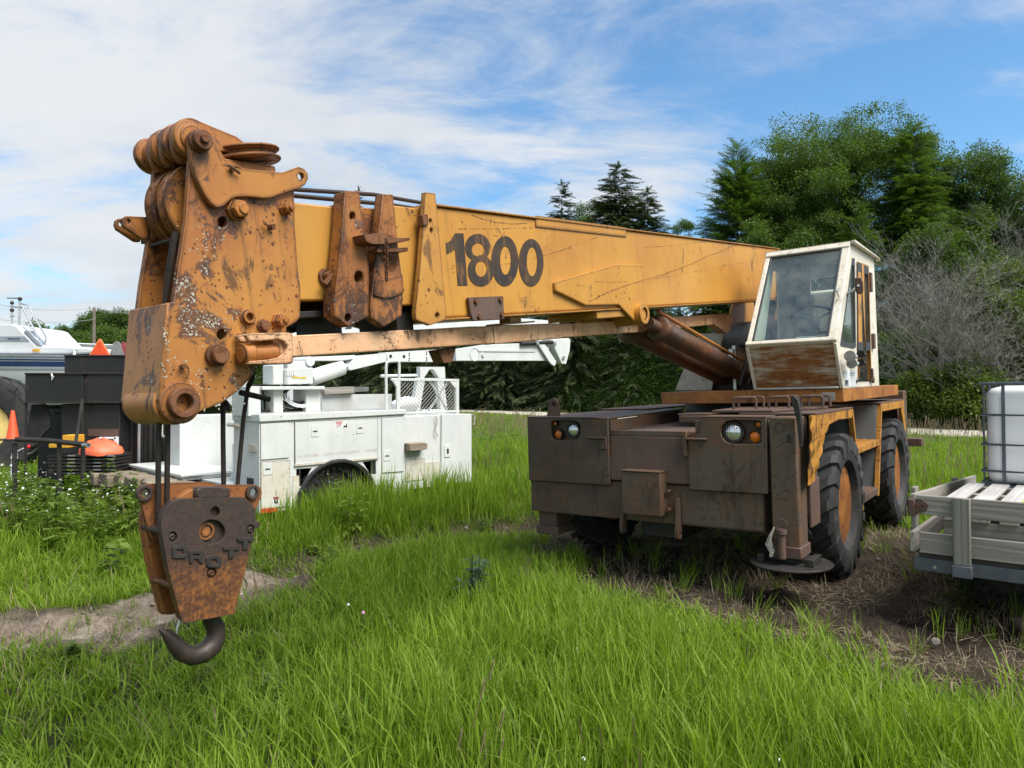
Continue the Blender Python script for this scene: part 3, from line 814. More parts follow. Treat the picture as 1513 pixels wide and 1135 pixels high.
# numerals
NUM = [
 ([(3.694, 3.049), (3.62, 3.053), (3.627, 2.756), (3.712, 2.756), (3.706, 2.957), (3.781, 2.929), (3.779, 2.989), (3.734, 3.006)], []),
 ([(3.384, 2.982), (3.39, 2.963), (3.403, 2.944), (3.422, 2.927), (3.446, 2.914), (3.472, 2.904), (3.5, 2.899), (3.528, 2.898), (3.555, 2.902), (3.578, 2.91), (3.596, 2.922), (3.61, 2.937), (3.616, 2.955), (3.617, 2.973), (3.611, 2.992), (3.599, 3.01), (3.581, 3.027), (3.559, 3.04), (3.533, 3.05), (3.505, 3.056), (3.477, 3.058), (3.45, 3.055), (3.426, 3.047), (3.406, 3.035), (3.392, 3.02), (3.384, 3.002)], [[(3.443, 2.967), (3.448, 2.954), (3.458, 2.943), (3.472, 2.934), (3.489, 2.928), (3.507, 2.925), (3.524, 2.927), (3.54, 2.932), (3.551, 2.94), (3.557, 2.951), (3.558, 2.963), (3.554, 2.975), (3.544, 2.986), (3.53, 2.995), (3.514, 3.001), (3.496, 3.004), (3.478, 3.003), (3.463, 2.998), (3.451, 2.99), (3.444, 2.979)]]),
 ([(3.369, 2.844), (3.376, 2.822), (3.39, 2.801), (3.41, 2.782), (3.435, 2.767), (3.462, 2.757), (3.492, 2.752), (3.521, 2.752), (3.548, 2.757), (3.572, 2.767), (3.591, 2.782), (3.604, 2.799), (3.611, 2.82), (3.611, 2.841), (3.605, 2.862), (3.592, 2.883), (3.573, 2.901), (3.55, 2.916), (3.523, 2.926), (3.494, 2.933), (3.465, 2.933), (3.437, 2.929), (3.412, 2.919), (3.392, 2.905), (3.377, 2.887), (3.37, 2.866)], [[(3.435, 2.854), (3.44, 2.84), (3.449, 2.827), (3.463, 2.816), (3.479, 2.81), (3.496, 2.807), (3.513, 2.809), (3.527, 2.816), (3.537, 2.826), (3.543, 2.838), (3.544, 2.853), (3.539, 2.867), (3.529, 2.88), (3.516, 2.89), (3.5, 2.897), (3.483, 2.9), (3.466, 2.898), (3.452, 2.891), (3.441, 2.881), (3.435, 2.869)]]),
 ([(3.109, 2.907), (3.117, 2.874), (3.131, 2.843), (3.15, 2.814), (3.174, 2.79), (3.201, 2.771), (3.229, 2.758), (3.259, 2.751), (3.287, 2.751), (3.314, 2.758), (3.338, 2.771), (3.358, 2.789), (3.373, 2.813), (3.382, 2.84), (3.386, 2.87), (3.385, 2.901), (3.377, 2.932), (3.364, 2.962), (3.346, 2.99), (3.324, 3.014), (3.299, 3.034), (3.271, 3.048), (3.242, 3.057), (3.213, 3.058), (3.185, 3.053), (3.16, 3.041), (3.139, 3.023), (3.122, 2.999), (3.112, 2.971), (3.107, 2.94)], [[(3.188, 2.91), (3.194, 2.885), (3.204, 2.862), (3.217, 2.843), (3.232, 2.829), (3.249, 2.822), (3.264, 2.822), (3.279, 2.829), (3.29, 2.842), (3.297, 2.861), (3.3, 2.883), (3.299, 2.907), (3.293, 2.932), (3.283, 2.954), (3.27, 2.973), (3.255, 2.987), (3.239, 2.995), (3.223, 2.996), (3.209, 2.989), (3.197, 2.976), (3.189, 2.958), (3.186, 2.935)]]),
 ([(2.829, 2.904), (2.837, 2.871), (2.852, 2.84), (2.871, 2.812), (2.895, 2.787), (2.922, 2.768), (2.951, 2.755), (2.981, 2.749), (3.01, 2.749), (3.037, 2.756), (3.061, 2.768), (3.081, 2.787), (3.096, 2.81), (3.106, 2.837), (3.11, 2.867), (3.108, 2.898), (3.101, 2.929), (3.087, 2.959), (3.069, 2.987), (3.047, 3.011), (3.021, 3.031), (2.993, 3.045), (2.963, 3.053), (2.934, 3.054), (2.906, 3.049), (2.881, 3.037), (2.86, 3.019), (2.843, 2.995), (2.832, 2.968), (2.827, 2.937)], [[(2.9, 2.91), (2.907, 2.883), (2.918, 2.858), (2.932, 2.838), (2.949, 2.823), (2.966, 2.815), (2.983, 2.815), (2.998, 2.822), (3.01, 2.837), (3.018, 2.857), (3.021, 2.881), (3.019, 2.907), (3.013, 2.933), (3.002, 2.958), (2.988, 2.978), (2.972, 2.993), (2.955, 3.001), (2.938, 3.002), (2.922, 2.995), (2.91, 2.981), (2.902, 2.961), (2.899, 2.937)]]),
]
boomp(MB().prism(NUM[0][0], 1, .2205, .2225), 'numeral', M_num, 0, base_o, label='worn black numeral 1')
boomp(MB().prism(NUM[1][0], 1, .2205, .2225, NUM[1][1]).prism(NUM[2][0], 1, .2205, .2230, NUM[2][1]), 'numeral', M_num, 0, base_o, label='worn black numeral 8')
boomp(MB().prism(NUM[3][0], 1, .2205, .2227, NUM[3][1]), 'numeral', M_num, 0, base_o, label='worn black numeral 0 in the middle')
boomp(MB().prism(NUM[4][0], 1, .2205, .2227, NUM[4][1]), 'numeral', M_num, 0, base_o, label='worn black last numeral 0')
# long scrapes in the paint, each a broken dark line
SCR = [[(2.332, 0.22, 2.635), (2.064, 0.22, 2.695), (1.759, 0.22, 2.747), (1.393, 0.22, 2.794), (0.988, 0.22, 2.847), (0.446, 0.22, 2.932), (-0.028, 0.22, 3.027), (-0.445, 0.22, 3.096), (-0.904, 0.22, 3.182)], [(1.323, 0.22, 2.802), (0.796, 0.22, 2.833), (0.278, 0.22, 2.882), (-0.258, 0.22, 2.927), (-0.924, 0.22, 2.982), (-1.691, 0.22, 3.02)], [(2.848, 0.22, 2.944), (2.613, 0.22, 2.989), (2.357, 0.22, 3.051), (2.081, 0.22, 3.108)], [(2.372, 0.22, 3.116), (2.391, 0.22, 3.03), (2.453, 0.22, 2.923)], [(2.824, 0.22, 2.957), (2.782, 0.22, 3.008), (2.726, 0.22, 3.035)], [(1.348, 0.22, 3.064), (0.75, 0.22, 3.099), (0.041, 0.22, 3.169), (-0.307, 0.22, 3.194)], [(0.813, 0.22, 2.733), (0.513, 0.22, 2.797), (0.241, 0.22, 2.837)], [(3.526, 0.22, 3.162), (3.433, 0.22, 3.147), (3.289, 0.22, 3.136), (3.136, 0.22, 3.137), (2.967, 0.22, 3.155)], [(3.658, 0.22, 3.076), (3.512, 0.22, 3.084), (3.295, 0.22, 3.099), (3.1, 0.22, 3.114), (2.912, 0.22, 3.127)], [(2.832, 0.22, 2.872), (2.781, 0.22, 2.916), (2.717, 0.22, 2.962)], [(2.826, 0.22, 2.983), (2.788, 0.22, 3.015), (2.729, 0.22, 3.034)], [(3.29, 0.22, 2.881), (3.07, 0.22, 2.909), (2.808, 0.22, 2.953), (2.411, 0.22, 3.03)], [(3.372, 0.22, 3.07), (3.338, 0.22, 3.055), (3.282, 0.22, 3.055)], [(3.631, 0.22, 3.124), (3.609, 0.22, 3.11), (3.586, 0.22, 3.097)], [(3.765, 0.22, 2.867), (3.71, 0.22, 2.862), (3.668, 0.22, 2.871)], [(2.661, 0.22, 2.753), (2.528, 0.22, 2.759), (2.366, 0.22, 2.749)], [(2.216, 0.22, 2.778), (1.964, 0.22, 2.776), (1.691, 0.22, 2.779)], [(3.021, 0.22, 2.689), (2.982, 0.22, 2.737), (2.945, 0.22, 2.773)], [(3.115, 0.22, 2.679), (3.039, 0.22, 2.68)]]
b = MB()
for k, l in enumerate(SCR):
    for a, c in zip(l[:-1], l[1:]):
        a, c = Vector(a), Vector(c)
        n_ = max(2, int((c - a).length / .022))
        for i in range(n_):
            if k not in (0, 7) and rnd.random() < .38: continue
            p, q = a.lerp(c, i / n_), a.lerp(c, (i + rnd.uniform(.6, 1.0)) / n_)
            w = rnd.uniform(.0008, .0026) * (1.7 if k in (0, 7) else 1)
            o_ = rnd.gauss(0, .0012)
            yy = .2475 if (k in (0, 15, 16) and p.x > .95 and p.z < 2.86) else .2212
            b.add([(p.x, yy, p.z - w + o_), (q.x, yy, q.z - w * .8 + o_), (q.x, yy, q.z + w * .8 + o_), (p.x, yy, p.z + w + o_)], [(0, 1, 2, 3)])
tag(boomp(b, 'scratch', M_pin, 0, base_o, smooth=0), kind='stuff')
# small stop block on the base section, hanger plate under it
boomp(MB().prism([(3.987, 3.124), (3.943, 3.132), (3.947, 3.072), (3.986, 3.065)], 1, .22, .262), 'stop_block', M_pin, 0.004)
hp = boomp(MB().prism([(3.656, 2.687), (3.331, 2.69), (3.342, 2.549), (3.634, 2.551), (3.65, 2.589)], 1, .226, .248), 'hanger_plate', M_plum, 0.004)
for q in [(3.6, 2.665), (3.369, 2.669), (3.37, 2.579), (3.583, 2.575)]:
    boomp(MB().tube((q[0], .247, q[1]), (q[0], .262, q[1]), .018, n=6), 'bolt', M_pin, 0, hp)
# --- luffing bracket with cylinder bosses
lug = [(2.742, 2.773), (2.425, 2.826), (1.876, 2.911), (1.424, 2.911), (1.466, 2.579), (1.459, 2.48), (1.559, 2.449), (1.653, 2.471), (1.881, 2.602), (2.367, 2.608), (2.747, 2.716)]
boomp(MB().prism(lug, 1, .2215, .246), 'cylinder_bracket', M_boom, 0.006)
boomp(MB().prism(lug, 1, -.246, -.2215), 'cylinder_bracket', M_boom, 0.006)
bossp = (1.56, 0.25, 2.518)
boomp(MB().box(bossp[0] - .02, bossp[0] + .62, -.22, .22, ZB0 - .07, ZB0 - .013), 'bracket_underplate', M_tip, 0.006)
boomp(MB().ring((bossp[0], -.30, bossp[2]), (bossp[0], .30, bossp[2]), .085, .05).tube((bossp[0], -.29, bossp[2]), (bossp[0], .285, bossp[2]), .05), 'cylinder_boss', M_boom, 0.004)
# --- jib arm stowed along the lower side
fork0 = (4.886, 0.24, 2.506)
jb = MB()
def jsec(x, yf, zb, zt_, w=.085): return [(x, yf - w, zb), (x, yf, zb), (x, yf, zt_), (x, yf - w, zt_)]
jb.hexa(jsec(4.93, .237, 2.448, 2.542), jsec(3.3, .122, 2.408, 2.518)).hexa(jsec(3.302, .124, 2.404, 2.521), jsec(2.45, .075, 2.392, 2.501)).hexa(jsec(2.452, .073, 2.396, 2.496), jsec(1.3, .050, 2.372, 2.481)).hexa(jsec(1.302, .048, 2.370, 2.479), jsec(-.95, .046, 2.352, 2.460))
jib = boomp(jb, 'jib_arm', M_jib, 0.006)
boomp(MB().prism([(5.1, 2.556), (5.06, 2.561), (4.892, 2.553), (4.873, 2.545), (4.889, 2.425), (4.902, 2.419), (5.105, 2.436), (5.093, 2.448), (5.0, 2.447), (4.953, 2.451), (4.919, 2.472), (4.908, 2.493), (4.921, 2.519), (4.951, 2.529), (5.035, 2.526), (5.089, 2.53)], 1, .235, .262)
      .prism([(5.1, 2.556), (5.06, 2.561), (4.892, 2.553), (4.873, 2.545), (4.889, 2.425), (4.902, 2.419), (5.105, 2.436), (5.093, 2.448), (5.0, 2.447), (4.953, 2.451), (4.919, 2.472), (4.908, 2.493), (4.921, 2.519), (4.951, 2.529), (5.035, 2.526), (5.089, 2.53)], 1, .172, .198), 'jib_fork', M_jib, 0.005, jib)
boomp(MB().box(2.86, 3.22, .0, .135, 2.520, 2.530).box(2.98, 3.10, .02, .11, 2.530, 2.60), 'jib_saddle', M_jib, 0.003, jib)
b = MB().prism([(3.793, 2.406), (3.635, 2.409), (3.683, 2.325), (3.756, 2.326)], 1, .02, .10)
boomp(b, 'jib_hanger', M_pin, 0.004, jib)
boomp(MB().prism([(-0.52, 2.363), (-1.011, 2.459), (-1.134, 2.424), (-1.064, 2.276), (-0.883, 2.244)], 1, -.045, .05), 'jib_end_plate', M_jib, 0.004, jib)
# --- boom head
HP = [(5.185, 3.308), (5.241, 3.026), (5.307, 2.798), (5.331, 2.703), (5.348, 2.704), (5.39, 2.527), (5.43, 2.332), (5.433, 2.302), (5.427, 2.278), (5.405, 2.257), (5.375, 2.248), (5.33, 2.254), (5.177, 2.289), (5.1, 2.329), (5.043, 2.369), (4.992, 2.417), (4.955, 2.455), (4.831, 2.543), (4.83, 2.581), (4.773, 2.603), (4.751, 2.623), (4.73, 2.75), (4.733, 2.81), (4.724, 3.034), (4.706, 3.204), (4.819, 3.192), (5.003, 3.245), (5.08, 3.362), (5.124, 3.393), (5.168, 3.375)]
HHOLES = [[(5.059, 3.03), (5.062, 3.021), (5.068, 3.013), (5.076, 3.007), (5.084, 3.005), (5.093, 3.006), (5.099, 3.011), (5.103, 3.018), (5.103, 3.027), (5.1, 3.036), (5.095, 3.044), (5.087, 3.05), (5.078, 3.053), (5.07, 3.051), (5.063, 3.047), (5.06, 3.039)], [(5.122, 2.566), (5.125, 2.557), (5.131, 2.55), (5.139, 2.546), (5.147, 2.544), (5.156, 2.547), (5.162, 2.552), (5.166, 2.56), (5.167, 2.569), (5.164, 2.577), (5.158, 2.585), (5.15, 2.589), (5.142, 2.59), (5.133, 2.588), (5.127, 2.583), (5.123, 2.575)]]
boomp(MB().prism(HP, 1, .130, .160, HHOLES), 'head_plate', M_head, 0.004)
HPF = HP
boomp(MB().prism(HPF, 1, -.160, -.130, HHOLES), 'head_plate', M_head, 0.004)
# dark back wall between the plates, pins across
boomp(MB().box(4.80, 5.0, -.13, .13, z0t - .1, z1t - .02), 'head_web', M_tip, 0.003)
nt, nb_ = (5.351, 2.702), (5.431, 2.328)
ndx = nb_[0] - nt[0]
boomp(MB().prism([(nt[0] + .004, nt[1]), (nb_[0] + .004, nb_[1]), (nb_[0] - .03, nb_[1]), (nt[0] - .03, nt[1])], 1, -.158, .156), 'nose_plate', M_nose, 0.006)
nc = (5.358, 0.16, 2.312)
boomp(MB().tube((nc[0], -.128, nc[2]), (nc[0], .128, nc[2]), .086, n=28), 'nose_roller', M_nose, 0.006)
boomp(MB().ring((nc[0], .15, nc[2]), (nc[0], .205, nc[2]), .060, .034, 24), 'lower_pin_tube', M_pin, 0.004)
boomp(MB().ring((nc[0], .158, nc[2]), (nc[0], .172, nc[2]), .082, .05, 24), 'pin_collar', M_head, 0.003)
# bosses and pins on the near plate
def boss(p, r, h, mat=M_pin, hole=0, collar=1.25, n=18, name='head_pin', base=.158):
    b = MB()
    if collar: b.ring((p[0], base, p[2]), (p[0], base + h * .45, p[2]), r * collar, r * .6, n)
    if hole: b.ring((p[0], base, p[2]), (p[0], base + h, p[2]), r, hole, n)
    else: b.tube((p[0], base, p[2]), (p[0], base + h, p[2]), r, n=n)
    return boomp(b, name, mat, 0.003)
M_pinor = rustpaint('painted_pin', (0.44, 0.17, 0.03), (0.34, 0.12, 0.028), rust=0.45, speck=0.6, edge=1.0, s=4)
boss((5.018, 0.2, 3.081), .038, .055, M_pinor, n=6)
boss((5.01, 0.2, 3.08), .024, .062, M_pinor, collar=0)
boss((4.773, 0.2, 3.106), .024, .05, M_pinor, n=6)
boss((4.773, 0.21, 3.105), .012, .064, M_pinor, collar=0)
boss((5.022, 0.18, 2.632), .028, .028, M_pinor, hole=.017, name='hole_collar')
boss((4.951, 0.19, 2.593), .024, .034, M_pin, n=8, name='head_bolt')
boss((4.872, 0.2, 2.609), .028, .05, M_pinor, n=6, name='head_bolt')
boss((4.866, 0.21, 2.611), .014, .062, M_pinor, collar=0, name='head_bolt')
kp = (5.186, 0.19, 2.484)
k = boss(kp, .036, .055, M_pin, collar=1.3)
# cotter pins
cpn = (4.861, 0.165, 3.021)
boomp(MB().tube((cpn[0], .158, cpn[2]), (cpn[0], .19, cpn[2]), .010, n=10).path([(cpn[0] + .04, .178, cpn[2] + .022), (cpn[0] + .012, .176, cpn[2] + .003), (cpn[0] - .014, .178, cpn[2] + .012), (cpn[0] - .016, .18, cpn[2] - .010), (cpn[0] + .004, .178, cpn[2] - .014), (cpn[0] + .04, .178, cpn[2] + .012)], .0028, 6), 'cotter_pin', M_pin, 0)
cpn = (5.333, 0.165, 2.452)
boomp(MB().tube((cpn[0], .158, cpn[2]), (cpn[0], .186, cpn[2]), .011, n=10).path([(cpn[0] + .02 * math.cos(a), .176, cpn[2] - .018 + .026 * math.sin(a)) for a in [i * PI / 5 for i in range(9)]], .003, 6), 'cotter_pin', M_head, 0)
# lichen crusts standing on the plate: tiny bumps
b = MB()
for (q, n_, sp) in [((5.187, 0.16, 2.955), 22.0, 0.035), ((5.158, 0.16, 2.922), 34.0, 0.03), ((5.221, 0.16, 2.901), 16.0, 0.02), ((5.1, 0.16, 2.937), 14.0, 0.02), ((5.299, 0.16, 2.67), 16.0, 0.016), ((5.222, 0.16, 2.629), 22.0, 0.02), ((5.185, 0.16, 2.628), 18.0, 0.02), ((5.115, 0.16, 2.634), 24.0, 0.02), ((5.327, 0.16, 2.455), 26.0, 0.022), ((5.262, 0.16, 2.376), 14.0, 0.016), ((5.305, 0.16, 2.374), 12.0, 0.012), ((5.157, 0.16, 2.335), 26.0, 0.045), ((5.256, 0.16, 2.316), 24.0, 0.035), ((5.382, 0.16, 2.515), 40.0, 0.02), ((5.382, 0.16, 2.563), 30.0, 0.012), ((5.406, 0.16, 2.444), 26.0, 0.012), ((5.233, 0.16, 2.524), 8.0, 0.008), ((5.248, 0.16, 2.429), 12.0, 0.012)]:
    for i in range(int(n_)):
        dx, dz = rnd.gauss(0, sp), rnd.gauss(0, sp)
        if sp < .021 and n_ > 20 and q[0] > 5.3: dx *= .45; dz *= 2.2
        if i % 2: continue
        r = rnd.uniform(.0012, .0040)
        b.ball((q[0] + dx, .1605, q[2] + dz), (r, r * .5, r * rnd.uniform(.7, 1.3)), 6, 4)
M_lich = plain('lichen_crust', (0.40, 0.40, 0.31), 0.95, 0, 0.5, 60, 0.4)
boomp(b, 'lichen', M_lich, 0)
tag(bpy.data.objects['lichen'], kind='stuff')
# jib pivot: tube lying along the boom, its end facing forward
jp = (5.109, 0.21, 2.478)
boomp(MB().tube((jp[0], .215, jp[2]), (jp[0] - .17, .215, jp[2] - .003), .034, n=20).ring((jp[0] - .005, .215, jp[2]), (jp[0] - .055, .215, jp[2]), .046, .032, 20), 'jib_pivot_pin', M_pinor, 0.003)
# crank arm plate on the near side
ARM = [(5.207, 3.342), (5.195, 3.359), (5.177, 3.373), (5.149, 3.384), (5.122, 3.385), (5.107, 3.373), (5.1, 3.347), (5.082, 3.311), (5.068, 3.264), (5.033, 3.266), (4.984, 3.254), (4.909, 3.255), (4.831, 3.258), (4.778, 3.262), (4.734, 3.281), (4.693, 3.297), (4.661, 3.291), (4.644, 3.272), (4.645, 3.247), (4.666, 3.22), (4.691, 3.205), (4.777, 3.174), (4.854, 3.144), (4.894, 3.138), (4.955, 3.139), (5.023, 3.133), (5.051, 3.119), (5.083, 3.091), (5.105, 3.082), (5.122, 3.08), (5.145, 3.096), (5.168, 3.132), (5.191, 3.185), (5.206, 3.251)]
arm = boomp(MB().prism(ARM, 1, .163, .190, [[(4.667, 3.257), (4.669, 3.25), (4.674, 3.244), (4.68, 3.24), (4.687, 3.238), (4.693, 3.239), (4.698, 3.242), (4.701, 3.247), (4.702, 3.253), (4.7, 3.26), (4.695, 3.266), (4.689, 3.27), (4.682, 3.272), (4.676, 3.272), (4.671, 3.269), (4.668, 3.263)]]), 'crank_arm', M_ear, 0.004)
tp = (5.167, 0.22, 3.335)
boomp(MB().tube((tp[0], -.20, tp[2]), (tp[0], .235, tp[2]), .040, n=24).tube((tp[0], .235, tp[2]), (tp[0], .250, tp[2]), .018, n=16).ring((tp[0], .188, tp[2]), (tp[0], .212, tp[2]), .046, .036, 24), 'top_pin', M_pin, 0.004)
tq = (5.036, 0.2, 3.239)
boomp(MB().tube((tq[0], .188, tq[2]), (tq[0], .21, tq[2]), .010, n=10).path([(tq[0] + .02, .205, tq[2] + .015), (tq[0], .21, tq[2] + .004), (tq[0] - .03, .205, tq[2] - .012)], .006, 6), 'cotter_pin', M_pin, 0)
# rounded ears across the top
EAR = [(5.227, 3.35), (5.227, 3.374), (5.217, 3.401), (5.2, 3.424), (5.174, 3.443), (5.146, 3.454), (5.123, 3.455), (5.09, 3.447), (5.021, 3.431), (4.935, 3.413), (4.897, 3.391), (4.854, 3.365), (4.945, 3.344), (5.03, 3.337), (5.066, 3.307), (5.112, 3.276), (5.168, 3.261), (5.2, 3.267), (5.22, 3.289), (5.227, 3.319)]
for k, (y0, y1) in enumerate(((.075, .105), (-.015, .015), (-.105, -.075))):
    boomp(MB().prism(EAR if k == 0 else [(min(q[0], 9), q[1]) for q in EAR], 1, y0, y1), 'top_ear', M_ear, 0.004)
ec = (5.164, 0.1, 3.355)
boomp(MB().tube((ec[0], -.19, ec[2]), (ec[0], .16, ec[2]), .055, n=26), 'ear_roller', M_ear, 0.004)
for y0 in (-.19, -.06, .03, .12):
    boomp(MB().lathe([(.05, -.022), (.074, -.018), (.078, 0), (.074, .018), (.05, .022)], (ec[0], y0 + .01, ec[2]), (0, 1, 0), 26), 'roller_collar', M_ear, 0.003)
boomp(MB().box(ec[0] - .40, ec[0] - .10, -.12, .12, ec[2] - .10, ec[2] - .05), 'ear_base', M_ear, 0.005)
# grooved guide sheave lying on top
sc_ = (4.863, 0.02, 3.351)
boomp(MB().lathe([(.03, -.030), (.165, -.026), (.168, -.018), (.140, -.004), (.140, .004), (.168, .018), (.165, .026), (.03, .030)], sc_, (.10, -.02, 1), 40), 'guide_sheave', M_collar, 0.002)
# main sheaves between the plates
sh = (5.098, 0.05, 3.106)
for y in (-.055, .05):
    boomp(MB().lathe([(.02, -.030), (.125, -.030), (.175, -.034), (.178, -.024), (.150, -.006), (.150, .006), (.178, .024), (.175, .034), (.125, .030), (.02, .030)], (sh[0], y, sh[2]), (0, 1, 0), 40), 'head_sheave', M_collar, 0.002)
# clevis on the far plate
CLV = [(5.233, 3.084), (5.334, 3.082), (5.347, 3.073), (5.353, 3.055), (5.348, 3.036), (5.28, 2.99), (5.258, 2.989)]
b = MB().prism(CLV, 1, -.140, -.120, [[(5.32, 3.06), (5.322, 3.056), (5.325, 3.052), (5.33, 3.05), (5.334, 3.051), (5.336, 3.055), (5.337, 3.059), (5.335, 3.064), (5.332, 3.068), (5.327, 3.069), (5.323, 3.068), (5.321, 3.065)]]).prism(CLV, 1, -.205, -.185, [[(5.32, 3.06), (5.322, 3.056), (5.325, 3.052), (5.33, 3.05), (5.334, 3.051), (5.336, 3.055), (5.337, 3.059), (5.335, 3.064), (5.332, 3.068), (5.327, 3.069), (5.323, 3.068), (5.321, 3.065)]])
xs = [q[0] for q in CLV]; zs = [q[1] for q in CLV]
b.box(min(xs) - .012, min(xs) + .012, -.21, -.115, min(zs) - .005, max(zs) + .005)
boomp(b, 'clevis', M_ear, 0.003)
rr_ = (5.242, 0.02, 2.966)
boomp(MB().tube((rr_[0], -.13, rr_[2]), (rr_[0], .03, rr_[2]), .010, n=14), 'rope_guard', M_steel, 0.002)

# --- chassis, bumper
ZT = 1.495
cp(MB().box(.20, 1.225, -1.283, 1.005, .566, .905), 'front_frame', M_bump, 0.006)
cp(MB().box(-3.25, .9, -.56, .56, .50, 1.36), 'chassis_frame', M_black, 0.01)
cp(MB().box(-3.2, .75, -1.05, .95, 1.30, 1.362), 'carrier_deck', M_plum, 0.006)
LH = [(-1.004, 1.443), (-0.974, 1.463), (-0.741, 1.463), (-0.696, 1.448), (-0.67, 1.406), (-0.677, 1.338), (-0.705, 1.299), (-0.758, 1.284), (-0.957, 1.273), (-0.992, 1.288), (-1.01, 1.323)]
RH = [(0.694, 1.426), (0.73, 1.46), (0.782, 1.472), (0.933, 1.469), (1.007, 1.466), (1.015, 1.453), (1.011, 1.305), (0.994, 1.285), (0.927, 1.277), (0.776, 1.277), (0.725, 1.291), (0.688, 1.333), (0.679, 1.375)]
left = cp(MB().prism([(-1.285, .872), (-.378, .872), (-.378, 1.476), (-.50, ZT), (-1.285, ZT + .005)], 0, 1.228, 1.262, [LH]).box(-.55, 1.18, -1.283, -1.263, .872, ZT - .012).hexa([(1.20, -.40, 1.33), (1.20, -.38, 1.33), (1.20, -.38, 1.466), (1.20, -.40, 1.466)], [(-.79, -.565, 1.33), (-.79, -.545, 1.33), (-.79, -.545, 1.478), (-.79, -.565, 1.478)]).box(1.17, 1.19, -1.26, -.40, .88, ZT - .03), 'bumper_block', M_bump, 0.006)
right = cp(MB().prism([(.39, .880), (1.048, .885), (1.056, ZT + .006), (.51, ZT + .006), (.505, 1.36), (.39, 1.345)], 0, 1.228, 1.262, [RH]).box(.15, 1.18, .405, .425, .885, ZT - .18).box(.15, 1.18, 1.03, 1.05, .885, ZT - .012).box(1.17, 1.19, .43, 1.03, .89, ZT - .03), 'bumper_block', M_bump, 0.006)
# top plates of the two blocks
cp(MB().hexa([(1.262, -1.285, ZT - .012), (-.8, -1.285, ZT - .012), (-.8, -.54, ZT - .012), (1.262, -.378, ZT - .024)], [(1.262, -1.285, ZT + .005), (-.8, -1.285, ZT + .005), (-.8, -.54, ZT + .005), (1.262, -.378, ZT - .008)]), 'block_top_plate', M_bump, 0.003, left)
cp(MB().box(.15, 1.262, .51, 1.056, ZT - .008, ZT + .0085).box(.15, 1.262, .392, .509, 1.33, 1.346), 'block_top_plate', M_plum, 0.003, right)
cp(MB().prism([(1.00, 1.326), (1.215, 1.326), (1.225, 1.318), (1.245, .925), (1.20, .90), (1.10, .90)], 1, -.376, .389), 'centre_slope_plate', M_plum, 0.004)
cp(MB().box(-.75, 1.20, -.374, .388, 1.345, 1.362).box(1.195, 1.222, -.374, .388, 1.325, 1.372), 'centre_ledge', M_bump, 0.003)
cp(MB().box(1.2, 1.285, .345, .389, 1.165, 1.375).box(1.23, 1.30, .388, .565, 1.305, 1.322), 'bumper_stop', M_bump, 0.006)
cp(MB().box(1.23, 1.30, -.60, -.39, 1.298, 1.314).box(1.23, 1.28, -.465, -.39, 1.20, 1.299), 'bumper_stop', M_bump, 0.006)
cp(MB().box(1.21, 1.365, -.198, .172, .648, 1.022).box(1.21, 1.372, -.203, .180, 1.023, 1.034), 'hitch_box', M_bump, 0.008)
for z in (.855, .70): cp(MB().tube((1.24, .205, z), (1.30, .205, z), .018, n=6), 'bolt', M_bump, 0.002)
for y0, zt_ in ((-.27, .76), (.262, .80)):
    cp(MB().prism([(1.226, zt_), (1.262, zt_), (1.275, .62), (1.30, .52), (1.29, .46), (1.255, .445), (1.22, .46), (1.215, .56)], 1, y0, y0 + .035, [ell(1.257, .492, .016, .018, 12)]), 'tow_bracket', M_bump, 0.004)
# seams: cover sheets on the lower front
cp(MB().box(1.2255, 1.233, -1.28, -.24, .570, .866), 'lower_cover', M_bump, 0.002)
cp(MB().box(1.2255, 1.233, .30, 1.0, .580, .876), 'lower_cover', M_bump, 0.002)
# lamps
def lamp(y, z, r, name, mlens, x=1.205, hgt=.5, bez=True, label=None):
    b = MB()
    b.ring((x - .02, y, z), (x + .035, y, z), r * 1.18, r * .98, 24)
    b.tube((x - .015, y, z), (x + .004, y, z), r * .99, n=24)
    o = cp(b, name, M_steel, 0.002, label=label)
    l = MB().lathe([(r * .97, 0), (r * .96, r * .12), (r * .85, r * .26), (r * .6, r * .40), (r * .3, r * .47), (0.001, r * .5)], (x + .012, y, z), (1, 0, 0), 26)
    cp(l, 'lens', mlens, 0, o)
for nm, ml, s in (('headlight', M_head_l, [(1.23, -0.77, 1.37) + (.063,), (1.23, 0.778, 1.369) + (.075,)]),
                  ('turn_signal', M_amber, [(1.23, -0.944, 1.328) + (.045,), (1.23, 0.952, 1.335) + (.050,)]),
                  ('marker_lamp', M_amber, [(1.23, -0.979, 1.431) + (.024,), (1.23, 0.98, 1.435) + (.026,)])):
    for q in s: lamp(q[1], q[2], q[3], nm, ml)
# lifting ear on the far corner
cp(MB().prism([(-1.21, ZT), (-1.06, ZT), (-1.065, ZT + .10)] + [(-1.125 + .06 * math.cos(a), ZT + .115 + .065 * math.sin(a)) for a in [i * PI / 8 for i in range(9)]] + [(-1.19, ZT + .05)], 0, 1.0, 1.035, [ell(-1.12, ZT + .115, .022, .026, 14)]), 'lifting_ear', M_bump, 0.004)
